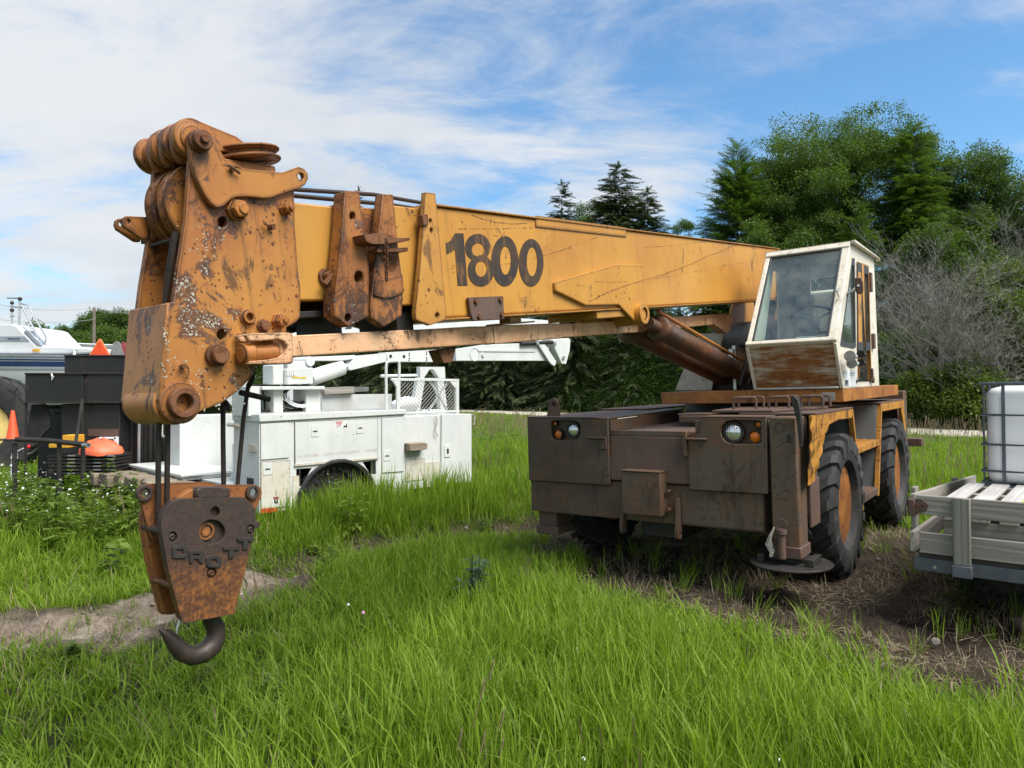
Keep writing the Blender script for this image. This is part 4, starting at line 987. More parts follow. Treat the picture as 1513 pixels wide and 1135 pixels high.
# outrigger post, foot, pad
post = cp(MB().box(1.02, 1.262, 1.075, 1.285, .42, ZT + .002), 'outrigger_post', M_bump, 0.014)
cp(MB().box(1.00, 1.275, 1.060, 1.297, .395, .485), 'post_collar', M_plum, 0.008, post)
cp(MB().box(.72, 1.015, 1.255, 1.292, .70, ZT), 'post_side_plate', M_plum, 0.004, post)
cp(MB().box(.74, 1.018, 1.293, 1.312, .60, .98), 'post_side_plate', M_plum, 0.004, post)
sp = (1.262, 1.159, 1.422)
cp(MB().ring((1.262, sp[1], sp[2]), (1.268, sp[1], sp[2]), .040, .033, 24), 'weld_ring', M_bump, 0, post)
sp = (1.262, 1.227, 1.32)
cp(MB().prism([(sp[1] - .014 + .0, sp[2] - .02)] + [(sp[1] + .016 * math.cos(a), sp[2] + .028 + .016 * math.sin(a)) for a in [PI * k / 6 for k in range(7)]][::-1] + [(sp[1] + .016, sp[2] - .028)], 0, 1.2625, 1.2645), 'slot', M_blackpl, 0, post)  # flat black shape: dark of an open slot put into colour
pd = (0.321, 0.973, 0.1)
cp(MB().lathe([(.02, 0), (.30, 0), (.312, .010), (.312, .022), (.02, .026)], (1.14, 1.18, .318), (0, 0, 1), 36).box(1.02, 1.26, .95, 1.0, .343, .40).box(1.02, 1.26, 1.33, 1.38, .343, .40).box(1.10, 1.16, 1.0, 1.34, .343, .375), 'outrigger_pad', M_steel, 0.004)
cp(MB().tube((1.14, 1.18, .345), (1.14, 1.18, .45), .07, n=20), 'jack_rod', M_steel, 0)
jq = (1.3, 1.159, 0.525)
cp(MB().tube((1.30, jq[1], .395), (1.30, jq[1], .60), .030, n=18).ring((1.30, jq[1], .585), (1.30, jq[1], .625), .042, .02, 18).path([(1.30, jq[1] + .004 + .04 * math.cos(a), .66 + .042 * math.sin(a)) for a in [i * PI / 7 for i in range(14)]], .005, 6, closed=True), 'lock_pin', M_plum, 0.002)
b = MB()
for i in range(9):
    y0 = jq[1] - .075 + rnd.uniform(-.012, .012)
    b.path([(1.315, jq[1] - .05, .64), (1.325, y0 - .005, .57), (1.325, y0 - .02 + rnd.uniform(-.02, .03), .50), (1.32, y0 + rnd.uniform(-.02, .03), .40 + rnd.uniform(0, .07))], rnd.uniform(.003, .006), 5)
cp(b, 'rope_tassel', plain('bleached_rope', (0.42, 0.38, 0.33), 0.9, 0, 0.3, 30, 0.3), 0)
st = [(1.264, 1.662), (1.289, 1.665), (1.315, 1.633), (1.328, 1.566), (1.337, 1.455), (1.342, 1.361), (1.331, 1.266), (1.315, 1.259), (1.307, 1.36), (1.298, 1.471), (1.279, 1.567), (1.263, 1.627)]
cp(MB().prism(st, 0, 1.27, 1.305), 'hook_strap', M_steel, 0.006)
# far outrigger foot below the bumper
cp(MB().box(.92, 1.17, -1.24, -1.03, .36, .56).box(.90, 1.19, -1.26, -1.01, .34, .42), 'outrigger_post', M_plum, 0.008)
# near-side fenders
ARCH = [(-0.277, 1.503), (-0.121, 1.503), (-0.18, 1.457), (-0.259, 1.378), (-0.345, 1.185), (-0.405, 0.956), (-0.418, 0.566), (-0.535, 0.544), (-0.54, 0.673), (-0.414, 1.017), (-0.355, 1.256), (-0.288, 1.422)]
cp(MB().box(-.30, 1.02, .75, 1.372, ZT + .008, ZT + .024), 'fender_top', M_plum, 0.004)
lipz = ZT + .007
cp(MB().prism([(1.16, lipz), (-.28, lipz), (-.24, lipz - .085), (.30, lipz - .075), (.62, lipz - .10), (.70, lipz - .16), (1.16, lipz - .2)], 1, 1.352, 1.374), 'fender_lip', M_fend, 0.004)
# crumpled yellow front flap
FL = [(1.19, 1.496), (0.972, 1.499), (0.755, 1.476), (0.742, 1.382), (0.748, 1.276), (0.834, 1.204), (0.92, 1.108), (0.99, 1.029), (1.011, 0.967), (1.212, 0.961)]
xs = [q[0] for q in FL]; zs = [q[1] for q in FL]
b = MB()
nu, nv = 9, 22
def flap_edge(z):
    lo, hi = [], []
    for (xa, za), (xb, zb) in zip(FL, FL[1:] + FL[:1]):
        if (za - z) * (zb - z) <= 0 and abs(za - zb) > 1e-6:
            lo.append(xa + (xb - xa) * (z - za) / (zb - za))
    return min(lo), max(lo)
for side in (0, 1):
    vs = []
    for j in range(nv):
        z = min(zs) + .003 + (max(zs) - min(zs) - .006) * j / (nv - 1)
        xa, xb = flap_edge(z)
        for i in range(nu):
            x = xa + (xb - xa) * i / (nu - 1)
            w = .010 * math.sin(x * 24 + z * 17) * math.sin(x * 11 - z * 23 + 1) + .006 * math.sin(z * 34 - x * 31) - .03 * (1 - (z - min(zs)) / (max(zs) - min(zs)))
            vs.append((x, 1.372 + w + side * .006, z))
    b.add(vs, [(j * nu + i, j * nu + i + 1, (j + 1) * nu + i + 1, (j + 1) * nu + i) for j in range(nv - 1) for i in range(nu - 1)])
cp(b, 'crumpled_flap', M_fend, 0, smooth=50)
# yellow arch legs and step bay between the wheels
def leg(pts, w=.045, mat=None):
    b = MB()
    for (xa, za), (xb, zb) in zip(pts[:-1], pts[1:]):
        b.hexa([(xa - w / 2, 1.33, za), (xa + w / 2, 1.33, za), (xa + w / 2, 1.378, za), (xa - w / 2, 1.378, za)], [(xb - w / 2, 1.33, zb), (xb + w / 2, 1.33, zb), (xb + w / 2, 1.378, zb), (xb - w / 2, 1.378, zb)])
    return b
cp(leg([(-.26, ZT + .006), (-.36, 1.2), (-.48, .80), (-.60, .50)]), 'arch_leg', M_fend, 0.004)
cp(leg([(-1.70, ZT + .006), (-1.62, 1.25), (-1.50, .9), (-1.37, .54)]), 'arch_leg', M_fend, 0.004)
cp(MB().prism([(-.30, ZT), (-1.68, ZT), (-1.40, .60), (-.56, .60)], 1, 1.02, 1.05), 'step_bay_panel', M_panel2, 0.003)
for q in ([(-.55, .6), (-.30, ZT), (-.28, ZT), (-.53, .6)], [(-1.42, .6), (-1.68, ZT), (-1.66, ZT), (-1.40, .6)]): cp(MB().prism(q, 1, 1.05, 1.33), 'step_bay_side', M_panel2, 0.003)
cp(MB().box(-1.56, -.40, 1.05, 1.37, 1.06, 1.125), 'step', M_fend, 0.005)
cp(MB().box(-1.42, -.56, 1.05, 1.37, .56, .63), 'step', M_plum, 0.005)
cp(MB().box(-1.0, -.42, 1.05, 1.17, 1.14, 1.46), 'battery_box', M_panel2, 0.01)
cp(MB().path([(-.52, 1.18, 1.17), (-.52, 1.19, 1.40), (-.60, 1.19, 1.43), (-.85, 1.19, 1.43), (-.90, 1.19, 1.40), (-.90, 1.18, 1.17)], .012, 8), 'grab_handle', M_black, 0)
# rear fender
cp(MB().box(-3.20, -1.66, .75, 1.372, ZT + .008, ZT + .024), 'fender_top', M_plum, 0.004)
cp(MB().prism([(-1.74, lipz), (-3.19, lipz), (-3.19, lipz - .15), (-3.02, lipz - .09), (-1.74, lipz - .085)], 1, 1.352, 1.374), 'fender_lip', M_fend, 0.004)
cp(MB().prism([(-2.98, lipz - .1), (-3.19, lipz - .1), (-3.30, 1.05), (-3.33, .80), (-3.28, .78), (-3.16, 1.15)], 1, 1.345, 1.372), 'arch_leg', M_fend, 0.004)
cp(MB().box(-3.50, -3.26, 1.10, 1.36, .45, 1.62), 'outrigger_post', M_bump, 0.01)
cp(MB().box(-3.62, -3.45, 1.2, 1.52, .90, 1.0), 'tail_bracket', M_plum, 0.006)
cp(MB().box(-3.3, -.3, -1.37, -.75, ZT + .008, ZT + .024), 'fender_top', M_plum, 0.004)
cp(MB().box(-3.3, -3.2, -1.3, 1.3, .55, ZT), 'rear_frame', M_bump, 0.01)
cp(MB().box(-1.2, 1.0, -.2, .2, .38, .62).box(-.12, .12, -1.0, 1.0, .50, .74).box(-2.86, -2.60, -1.0, 1.0, .50, .74), 'axle', M_black, 0.02)
# rungs and cover on top of the front deck
cp(MB().hexa([(.98, .50, ZT + .027), (.10, .42, ZT + .027), (.10, 1.25, ZT + .027), (.98, 1.02, ZT + .027)], [(.98, .50, ZT + .048), (.10, .42, ZT + .048), (.10, 1.25, ZT + .048), (.98, 1.02, ZT + .048)]), 'hatch_cover', M_plum, 0.004)
for (x, y0, y1) in ((.72, .60, .80), (.45, .55, .78), (.62, .88, 1.05), (.35, .86, 1.06), (.5, 1.12, 1.30), (.25, 1.12, 1.30)):
    zt_ = ZT + .05
    cp(MB().path([(x, y0, zt_), (x, y0, zt_ + .085), (x, y0 + .012, zt_ + .097), (x, y1 - .012, zt_ + .097), (x, y1, zt_ + .085), (x, y1, zt_)], .012, 8), 'grab_handle', M_plum, 0)
cp(MB().box(.1, .42, -.06, .30, 1.40, 1.47).box(.05, .36, -.10, .22, 1.47, 1.49), 'ledge_block', M_bump, 0.01)
# turntable
cp(MB().tube((-1.15, 0, 1.36), (-1.15, 0, 1.575), .62, n=40), 'slew_ring', M_black, 0.01)
deck = cp(MB().box(-2.9, 0.0, -.437, 1.357, 1.574, 1.699), 'turntable_deck', M_deck, 0.006)
cp(MB().prism([(1.174, 1.667), (1.287, 1.666), (1.287, 1.591), (1.172, 1.587)], 0, .001, .006), 'data_plate', M_bright, 0.001, deck)
# tower plates, hood, winch drum behind
tow = MB()
for y in (-.30, .265):
    tow.prism([(-2.7, 1.70), (-1.2, 1.70), (-1.6, 2.5), (-2.0, 3.05), (-2.45, 3.05), (-2.75, 2.4)], 1, y, y + .035)
cp(tow, 'tower_plate', M_tip, 0.006)
cp(MB().tube((-1.35, -.28, 2.32), (-1.35, .50, 2.32), .17, n=28).ring((-1.35, .26, 2.32), (-1.35, .30, 2.32), .24, .15, 28).ring((-1.35, -.29, 2.32), (-1.35, -.25, 2.32), .24, .15, 28), 'winch_drum', plain('grey_drum', (0.17, 0.17, 0.17), 0.5, 0.2, 0.2, 6, 0.1), 0.004)
cp(MB().prism([(-0.368, 2.363), (-0.079, 2.343), (-0.238, 1.696), (-0.69, 1.71)], 0, -.93, -.90), 'turret_panel', M_cream_panel, 0.004)
cp(MB().box(-.94, -.88, -.02, .03, 1.9, 2.16).box(-1.5, -.94, .0, .04, 1.70, 2.2), 'turret_post', M_bright, 0.004)
cp(MB().box(-1.3, -1.0, -.4, .5, 1.70, 1.86), 'turret_base', M_black, 0.01)
cp(MB().path([(-.3, .30, 1.75), (-.5, .38, 2.2), (-1.0, .40, 2.35), (-1.3, .42, 2.1)], .022, 8).path([(-.2, .42, 1.75), (-.35, .46, 2.0), (-.8, .47, 2.15), (-1.2, .47, 2.2)], .018, 8).path([(-.9, .1, 2.2), (-.9, .5, 2.22)], .028, 10), 'hose', M_black, 0)
cp(MB().box(-.55, -.42, .36, .46, 1.92, 2.02), 'valve_block', M_yellowp, 0.015)
cp(MB().box(-2.10, -1.76, .30, 1.20, 1.70, 2.82), 'engine_hood', M_cab, 0.03)
b = MB()
for i, (x, z) in enumerate(((-1.80, 2.62), (-1.83, 2.50), (-1.80, 2.38), (-1.82, 2.26))):
    b.box(x - .05, x + .02, 1.33, 1.40, z, z + .07)
# --- lift cylinders
for y in (.145, -.145):
    p0 = Vector((1.39, y, 2.297))
    p1 = Vector((-1.05, y, 1.84))
    d = (p1 - p0).normalized()
    c = MB().tube(p0 + d * .12, p1, .094, n=32).lathe([(.06, 0), (.106, .02), (.112, .06), (.106, .10), (.10, .12)], p0 + d * .10, d, 28).tube(p0 - d * .05, p0 + d * .14, .055, n=20)
    co_ = cp(c, 'lift_cylinder', M_cyl, 0.003)
    up = Vector((0, 0, 1)) - d * d.z
    up.normalize()
    if y > 0:
        cp(MB().tube(p0 + d * .1 + up * .135 + Vector((0, .02, 0)), p1 + up * .13 + Vector((0, .02, 0)), .017, n=10).ball(p0 + d * .1 + up * .135 + Vector((0, .02, 0)), .024, 10, 6), 'hydraulic_pipe', M_deck, 0, co_)
        side = d.cross(up)
        cp(MB().path([p0 + d * .14 + side * -.04 + up * .10, p0 + d * .9 + side * -.075 + up * .075, p0 + d * 1.8 + side * -.10 + up * .04, p1 + side * -.11 - up * .03], .012, 8), 'hydraulic_pipe', M_steel, 0, co_)
        # whitish flaking primer on the upper side
        b = MB()
        n_ = 40
        vs, fs = [], []
        for i in range(n_ + 1):
            t = .10 + .86 * i / n_
            w = .22 + .16 * math.sin(i * 1.3) * math.sin(i * .37 + 1)
            for a in (-w, -w / 2, 0, w / 2, w):
                vs.append(p0.lerp(p1, t) + (up * math.cos(a + .05) + side * -math.sin(a + .05)) * .0955)
        fs = [(i * 5 + k, i * 5 + k + 1, (i + 1) * 5 + k + 1, (i + 1) * 5 + k) for i in range(n_) for k in range(4)]
        b.add(vs, fs)
        M = Mat('flaking_primer')
        v = M.co()
        m = M.rng(M.noise(9, 8, 0.75, v, 0.6), 0.47, 0.53)
        c_ = M.mix(m, (0.06, 0.034, 0.024), (0.62, 0.56, 0.48))
        M.pbr(c_, 0.6, 0, M.bump(m, 0.4, 0.003), 0.4)
        cp(b, 'flaking_paint', M.m, 0, co_)
# --- wheels
def tyre_meshes(r, w, rr):
    b = MB()
    h = w / 2
    rt = r - .042
    prof = [(rr, -h * .58), (rr + .02, -h * .72), (rr + .05, -h * .93), (rr + .11, -h), (rt - .09, -h * .99), (rt - .03, -h * .94), (rt, -h * .80), (rt + .008, -h * .4), (rt + .010, 0), (rt + .008, h * .4), (rt, h * .80), (rt - .03, h * .94), (rt - .09, h * .99), (rr + .11, h), (rr + .05, h * .93), (rr + .02, h * .72), (rr, h * .58)]
    b.lathe(prof, (0, 0, 0), (0, 1, 0), 56, closed=True)
    nl = 19
    for side in (-1, 1):
        for i in range(nl):
            a0 = 2 * PI * (i + (.5 if side > 0 else 0)) / nl
            sec = []
            for k in range(6):
                t = k / 5
                yy = side * (-.02 + (h * .97 + .02) * t)
                a = a0 + .34 * t ** 0.75
                wd = .066 + .030 * t
                top = r - (.030 * max(0, t - .8) / .2)
                bot = rt - .03 - (.05 if t > .9 else 0)
                q = []
                for da, rad in ((-wd, bot), (wd, bot), (wd * .78, top), (-wd * .78, top)):
                    q.append((rad * math.cos(a + da), yy, rad * math.sin(a + da)))
                sec.append(q)
            # shoulder drop
            q = [(rad * math.cos(a0 + .35 + da), side * h * 1.03, rad * math.sin(a0 + .35 + da)) for da, rad in ((-.09, r - .17), (.09, r - .17), (.07, r - .055), (-.07, r - .055))]
            sec.append(q)
            vs = [p for s_ in sec for p in s_]
            m = len(sec)
            fs = [(j * 4 + k, j * 4 + (k + 1) % 4, (j + 1) * 4 + (k + 1) % 4, (j + 1) * 4 + k) for j in range(m - 1) for k in range(4)]
            fs += [(3, 2, 1, 0), tuple((m - 1) * 4 + k for k in range(4))]
            b.add(vs, fs)
    g = MB().lathe([(rr + .004, h * .66), (rr + .010, h * .60), (rr - .008, h * .55), (rr - .02, h * .25), (rr - .05, h * .15), (rr - .05, -h * .05), (.20, -h * .22), (.15, -h * .10), (.14, h * .18), (.09, h * .26), (.01, h * .27), (.01, -h * .5), (rr - .02, -h * .5), (rr, -h * .6), (rr + .006, -h * .62)], (0, 0, 0), (0, 1, 0), 48)
    for i in range(10):
        a = 2 * PI * i / 10
        g.tube((.17 * math.cos(a), 0, .17 * math.sin(a)), (.17 * math.cos(a), h * .16, .17 * math.sin(a)), .016, n=6)
    return b, g
tb, rb = tyre_meshes(.648, .42, .352)
M_rim = rustpaint('orange_rim', (0.36, 0.14, 0.032), (0.22, 0.075, 0.024), rust=0.62, speck=0.9, streak=0.5, edge=1.0, s=2.5)
tme, rme = tb.mesh('tyre', M_rubber, 30), rb.mesh('rim', M_rim, 35)
for i, (x, s) in enumerate(((-.005, 1), (-2.73, 1), (-.005, -1), (-2.73, -1))):
    o = bpy.data.objects.new('tyre', tme)
    COL.objects.link(o)
    o.parent = crane
    o.location = (x, s * 1.18, .645)
    o.rotation_euler = (0, .21 * i, 0 if s > 0 else PI)
    q = bpy.data.objects.new('rim', rme)
    COL.objects.link(q)
    q.parent = o
# --- cab
YF, YN = .552, 1.357
SIDE = [(-.498, 3.085), (-1.63, 3.083), (-1.70, 1.700), (-.011, 1.700), (.204, 2.124)]
W1 = [(-0.531, 2.937), (-0.626, 2.942), (-0.56, 2.104), (-0.448, 2.089), (0.026, 2.095), (0.051, 2.11), (-0.366, 2.691)]
DOOR = [(-0.723, 2.993), (-1.326, 3.023), (-1.277, 1.713), (-0.592, 1.714)]
W2 = [(-0.727, 2.922), (-0.911, 2.927), (-0.843, 2.084), (-0.627, 2.075)]
W3 = [(-1.041, 2.932), (-1.238, 2.936), (-1.225, 2.095), (-0.99, 2.085)]
def inset(p, k):
    cx_, cz_ = sum(q[0] for q in p) / len(p), sum(q[1] for q in p) / len(p)
    return [(cx_ + (q[0] - cx_) * k, cz_ + (q[1] - cz_) * k) for q in p]
DIN = inset(DOOR, .93)
cabo = cp(MB().prism(SIDE, 1, YN - .03, YN, [W1, DIN]).prism(SIDE, 1, YF, YF + .03, [[(-.62, 2.95), (-.80, 2.95), (-.78, 2.15), (-.25, 2.15)]])
          .box(-1.64, -.50, YF - .012, YN + .012, 3.086, 3.118).prism([(-1.60, 3.0), (-1.63, 3.08), (-1.70, 1.70), (-1.66, 1.70)], 1, YF + .031, YF + .14).prism([(-1.60, 3.0), (-1.63, 3.08), (-1.70, 1.70), (-1.66, 1.70)], 1, YN - .10, YN - .031)
          .box(-1.69, -1.65, YF + .14, YN - .10, 1.70, 2.12).box(-1.645, -1.605, YF + .14, YN - .10, 2.95, 3.08), 'cab', M_cab, 0.005)
def onfront(y, t): return Vector((.204 - .702 * t, y, 2.124 + .961 * t))
fn = Vector((.961, 0, .702)).normalized()
def fbar(a, b, w, h=.05): return MB().bar(onfront(*a) - fn * .012, onfront(*b) - fn * .012, w, h, fn)
cp(fbar((YF + .025, 0), (YF + .025, 1), .05), 'windscreen_post', M_cab, 0.008, cabo)
cp(fbar((YN - .035, .0), (YN - .035, 1), .072), 'windscreen_post', M_cab, 0.008, cabo)
cp(MB().bar(onfront(YF, .985), onfront(YN, .985), .06, .05, fn), 'windscreen_header', M_cab, 0.008, cabo)
cp(MB().bar(onfront(YF - .005, .012), onfront(YN + .005, .012), .045, .055, fn), 'windscreen_sill', M_cab, 0.010, cabo)
def pane(y0, y1, t0, t1, off, th=.008):
    a = [onfront(y0, t0), onfront(y1, t0), onfront(y1, t1), onfront(y0, t1)]
    return MB().hexa([p + fn * (off - th) for p in a], [p + fn * off for p in a])
cp(pane(YF + .055, YN - .075, .035, .958, .0), 'windscreen', M_glass, 0, cabo)
gk = MB()
for a, b_ in (((YF + .058, .03), (YF + .058, .962)), ((YN - .078, .03), (YN - .078, .962)), ((YF + .05, .035), (YN - .07, .035)), ((YF + .05, .957), (YN - .07, .957))):
    gk.bar(onfront(*a) + fn * .004, onfront(*b_) + fn * .004, .018, .018, fn)
cp(gk, 'windscreen_gasket', M_intdark, 0.002, cabo)
lo = [Vector((.196, YF + .02, 2.105)), Vector((.196, YN - .02, 2.105)), Vector((-.006, YN - .02, 1.712)), Vector((-.006, YF + .02, 1.712))]
nn = Vector((.892, 0, -.452))
cp(MB().hexa([p - nn * .02 for p in lo], [p + nn * .004 for p in lo]), 'front_panel', M_rustpanel, 0.004, cabo)
for y in (YF + .012, YN - .012):
    cp(MB().bar(Vector((.204, y, 2.11)), Vector((-.006, y, 1.702)), .03, .036, nn), 'panel_frame', M_cab, 0.005, cabo)
cp(MB().bar(Vector((.0, YF, 1.712)), Vector((.0, YN, 1.712)), .03, .03), 'panel_frame', M_deck, 0.004, cabo)
door = cp(MB().prism(inset(DOOR, .925), 1, YN - .026, YN + .010, [inset(W2, .98), inset(W3, .98)]), 'door', M_door, 0.005, cabo)
cp(MB().prism(W2, 1, YN - .012, YN - .006).prism(W3, 1, YN - .012, YN - .006).prism(inset(W1, 1.02), 1, YN - .018, YN - .012), 'side_window', M_sideglass, 0, cabo)
def frame_ring(p, k, y0, y1): return MB().prism(inset(p, 1.04), 1, y0, y1, [inset(p, k)])
cp(frame_ring(W1, .90, YN - .004, YN + .006), 'window_gasket', M_intdark, 0.001, cabo)
cp(frame_ring(W2, .84, YN + .008, YN + .014), 'window_gasket', M_intdark, 0.001, cabo)
cp(frame_ring(W3, .84, YN + .008, YN + .014), 'window_gasket', M_intdark, 0.001, cabo)
cp(MB().box(-1.36, -1.28, YN, YN + .03, 2.70, 2.90).box(-1.42, -1.34, YN, YN + .03, 2.10, 2.26), 'door_hinge', M_plum, 0.005, cabo)
hq = (-1.261, 1.39, 1.769)
cp(MB().ring((hq[0], YN + .01, hq[2]), (hq[0], YN + .03, hq[2]), .035, .02, 16).box(hq[0] - .02, hq[0] + .02, YN, YN + .025, hq[2] - .01, hq[2] + .12).box(hq[0] - .01, hq[0] + .10, YN + .012, YN + .024, hq[2] - .012, hq[2] + .012), 'door_latch', M_plum, 0.003, cabo)
cp(MB().path([(-0.553, 1.41, 1.855), (-0.579, 1.4, 1.795), (-0.533, 1.36, 1.753)], .012, 8), 'hose', M_black, 0, cabo)
cp(MB().prism([(-1.66, 3.09), (-.47, 3.09), (-.47, 3.118), (-1.70, 3.10), (-1.70, 3.06)], 1, YN + .012, YN + .05), 'roof_gutter', M_cab, 0.004, cabo)
lb = [(-0.081, 1.868), (-0.554, 1.866), (-0.54, 1.715), (-0.075, 1.719)]
cp(MB().prism(lb, 1, YN + .0005, YN + .0025), 'side_label', M_label, 0, cabo)
cp(MB().prism([(-0.076, 1.776), (-0.213, 1.776), (-0.205, 1.719), (-0.068, 1.721)], 1, YN + .0027, YN + .0035).prism([(-0.266, 1.839), (-0.495, 1.838), (-0.494, 1.833), (-0.266, 1.834)], 1, YN + .0027, YN + .0035).prism([(-0.263, 1.819), (-0.469, 1.817), (-0.468, 1.812), (-0.263, 1.814)], 1, YN + .0027, YN + .0035), 'label_print', M_greystripe, 0, cabo)
cp(MB().prism([(-0.089, 1.77), (-0.197, 1.769), (-0.129, 1.746), (-0.187, 1.746), (-0.09, 1.724), (-0.121, 1.741), (-0.078, 1.742)], 1, YN + .0037, YN + .0045), 'label_symbol', M_blackpl, 0, cabo)
# horns
for (q, r) in (((0.094, 1.44, 1.986), .050), ((0.031, 1.44, 1.922), .046), ((-0.307, 1.45, 2.012), .036), ((-0.296, 1.45, 1.933), .034)):
    h = MB().lathe([(r, .0), (r * .97, -.006), (r * .62, -.04), (r * .40, -.09), (r * .3, -.15), (r * .5, -.155), (r * .5, -.21), (.004, -.21)], (q[0], q[1], q[2]), (1, 0, 0), 24)
    h.lathe([(.003, -.12), (r * .28, -.12), (r * .36, -.088), (r * .58, -.04), (r * .93, -.007), (r, 0)], (q[0], q[1], q[2]), (1, 0, 0), 24)
    cp(h, 'horn', M_silver if r > .04 else M_steel, 0, cabo)
# mirror
m0 = (-0.091, 1.5, 2.627)
cp(MB().prism([(m0[1] + a, m0[2] + b_) for a, b_ in ((-.034, .075), (.02, .072), (.034, .03), (.036, -.036), (.028, -.072), (0, -.08), (-.03, -.06), (-.036, 0))], 0, m0[0] - .012, m0[0] + .012), 'mirror', M_plum, 0.008, cabo)
cp(MB().path([(-0.241, 1.36, 2.585), (-0.318, 1.38, 2.595), (m0[0] + .03, m0[1], m0[2])], .011, 8), 'mirror_arm', M_bright, 0, cabo)
cp(MB().path([(-0.129, 1.33, 2.636), (0.139, 1.36, 2.567), (-0.074, 1.33, 2.54)], .007, 6), 'grab_handle', M_bright, 0, cabo)
# interior
cp(MB().box(-1.60, .05, YF + .032, YN - .032, 1.701, 1.72).prism([(-1.60, 1.72), (-1.2, 1.72), (-1.15, 2.10), (-1.60, 2.15)], 1, YF + .10, YN - .40), 'cab_floor', M_inside, 0.01, cabo)
cp(MB().box(-1.15, -.70, .78, 1.2, 1.95, 2.05).box(-1.22, -1.12, .78, 1.1, 2.0, 2.24), 'seat', M_intdark, 0.03, cabo)
sw = Vector((-0.28, 1.062, 2.364))
d = Vector((-.55, 0, .83)).normalized()
u = Vector((0, 1, 0)); w_ = d.cross(u)
ringp = [sw + (u * math.cos(a) + w_ * math.sin(a)) * .215 for a in [i * 2 * PI / 32 for i in range(32)]]
b = MB().path(ringp, .014, 8, closed=True).tube(sw - d * .05, sw + d * .012, .05, n=16)
for a in (PI * .5, PI * 1.17, PI * 1.83):
    b.path([sw, sw + (u * math.cos(a) + w_ * math.sin(a)) * .21], .011, 6)
b.path([sw - d * .03, sw - d * .35 + Vector((.06, 0, -.15))], .03, 10)
cp(b, 'steering_wheel', M_intdark, 0, cabo)
cp(MB().prism([(-.05, 1.74), (.10, 2.07), (.0, 2.20), (-.16, 2.10), (-.20, 1.74)], 1, .95, 1.30), 'dashboard', M_inside, 0.015, cabo)
cp(MB().path([(-.25, .72, 1.72), (-.20, .74, 2.15)], .010, 6).path([(-.30, .80, 1.72), (-.24, .81, 2.12)], .010, 6).ball((-.20, .74, 2.16), .02, 8, 6).ball((-.24, .81, 2.13), .02, 8, 6), 'control_lever', M_intdark, 0, cabo)
cp(MB().box(-1.55, -1.35, YF + .035, YF + .20, 1.72, 2.75), 'electrical_cabinet', M_inside, 0.01, cabo)

# ------------------------------------------------------------------ hook block hanging from the head
HO = Vector((CRO.x, CRO.y, 0))
HA = [(-0.602, -0.799, 0.0), (0.799, -0.602, 0.0), (0.0, 0.0, 1.0)]
HC = [5.399, 0.0, 0.0]
horg = HO + Vector(HA[0]) * HC[0]
hook = empty('hook_block', 'rusty brown cast hook block with raised letters hanging on ropes below the boom head', 'hook block', (horg.x, horg.y, 0.55), HA)
HOFF = (HC[0], 0, .55)
class HM(MB):
    def build(s, name, mat, bev=0.004, parent=None, **kw):
        s.v = [(v[0] - HOFF[0], v[1] - HOFF[1], v[2] - HOFF[2]) for v in s.v]
        return MB.build(s, name, mat, parent or hook, bev, **kw)
CHK = "A3:262,262 300,216 338,205 420,200 595,193 680,196 718,225 738,262 736,345 700,520 628,806 372,852 352,842 330,760 280,560 244,345"
CH = [(5.637, 1.229), (5.608, 1.259), (5.579, 1.264), (5.515, 1.26), (5.369, 1.247), (5.293, 1.236), (5.259, 1.208), (5.24, 1.175), (5.242, 1.107), (5.275, 0.97), (5.339, 0.753), (5.551, 0.772), (5.567, 0.783), (5.584, 0.849), (5.623, 1.006), (5.65, 1.17)]
hol = [[(5.405, 1.19), (5.406, 1.183), (5.409, 1.177), (5.414, 1.172), (5.42, 1.17), (5.427, 1.17), (5.433, 1.172), (5.439, 1.176), (5.444, 1.182), (5.447, 1.189), (5.448, 1.196), (5.447, 1.203), (5.444, 1.209), (5.439, 1.214), (5.433, 1.216), (5.427, 1.217), (5.42, 1.215), (5.414, 1.211), (5.409, 1.205), (5.406, 1.198)], [(5.381, 1.104), (5.383, 1.093), (5.386, 1.083), (5.392, 1.075), (5.4, 1.068), (5.41, 1.064), (5.421, 1.061), (5.433, 1.061), (5.445, 1.063), (5.456, 1.067), (5.467, 1.073), (5.476, 1.081), (5.484, 1.09), (5.49, 1.101), (5.494, 1.111), (5.495, 1.122), (5.494, 1.132), (5.49, 1.142), (5.484, 1.15), (5.477, 1.157), (5.467, 1.162), (5.457, 1.165), (5.445, 1.165), (5.433, 1.163), (5.421, 1.159), (5.41, 1.153), (5.401, 1.146), (5.393, 1.136), (5.386, 1.126), (5.383, 1.115)], [(5.586, 1.119), (5.587, 1.112), (5.59, 1.106), (5.595, 1.103), (5.601, 1.101), (5.607, 1.102), (5.613, 1.106), (5.618, 1.111), (5.621, 1.118), (5.622, 1.125), (5.621, 1.131), (5.618, 1.137), (5.613, 1.14), (5.607, 1.142), (5.601, 1.141), (5.595, 1.138), (5.59, 1.132), (5.587, 1.126)], [(5.244, 1.093), (5.245, 1.087), (5.248, 1.081), (5.253, 1.077), (5.26, 1.076), (5.266, 1.077), (5.273, 1.08), (5.278, 1.086), (5.281, 1.092), (5.282, 1.099), (5.281, 1.106), (5.278, 1.112), (5.273, 1.116), (5.267, 1.117), (5.26, 1.116), (5.254, 1.113), (5.248, 1.107), (5.245, 1.101)], [(5.418, 0.942), (5.42, 0.934), (5.424, 0.928), (5.43, 0.924), (5.437, 0.923), (5.445, 0.925), (5.452, 0.929), (5.458, 0.935), (5.462, 0.943), (5.463, 0.951), (5.462, 0.959), (5.458, 0.965), (5.452, 0.969), (5.445, 0.971), (5.437, 0.969), (5.43, 0.965), (5.424, 0.958), (5.42, 0.95)]]
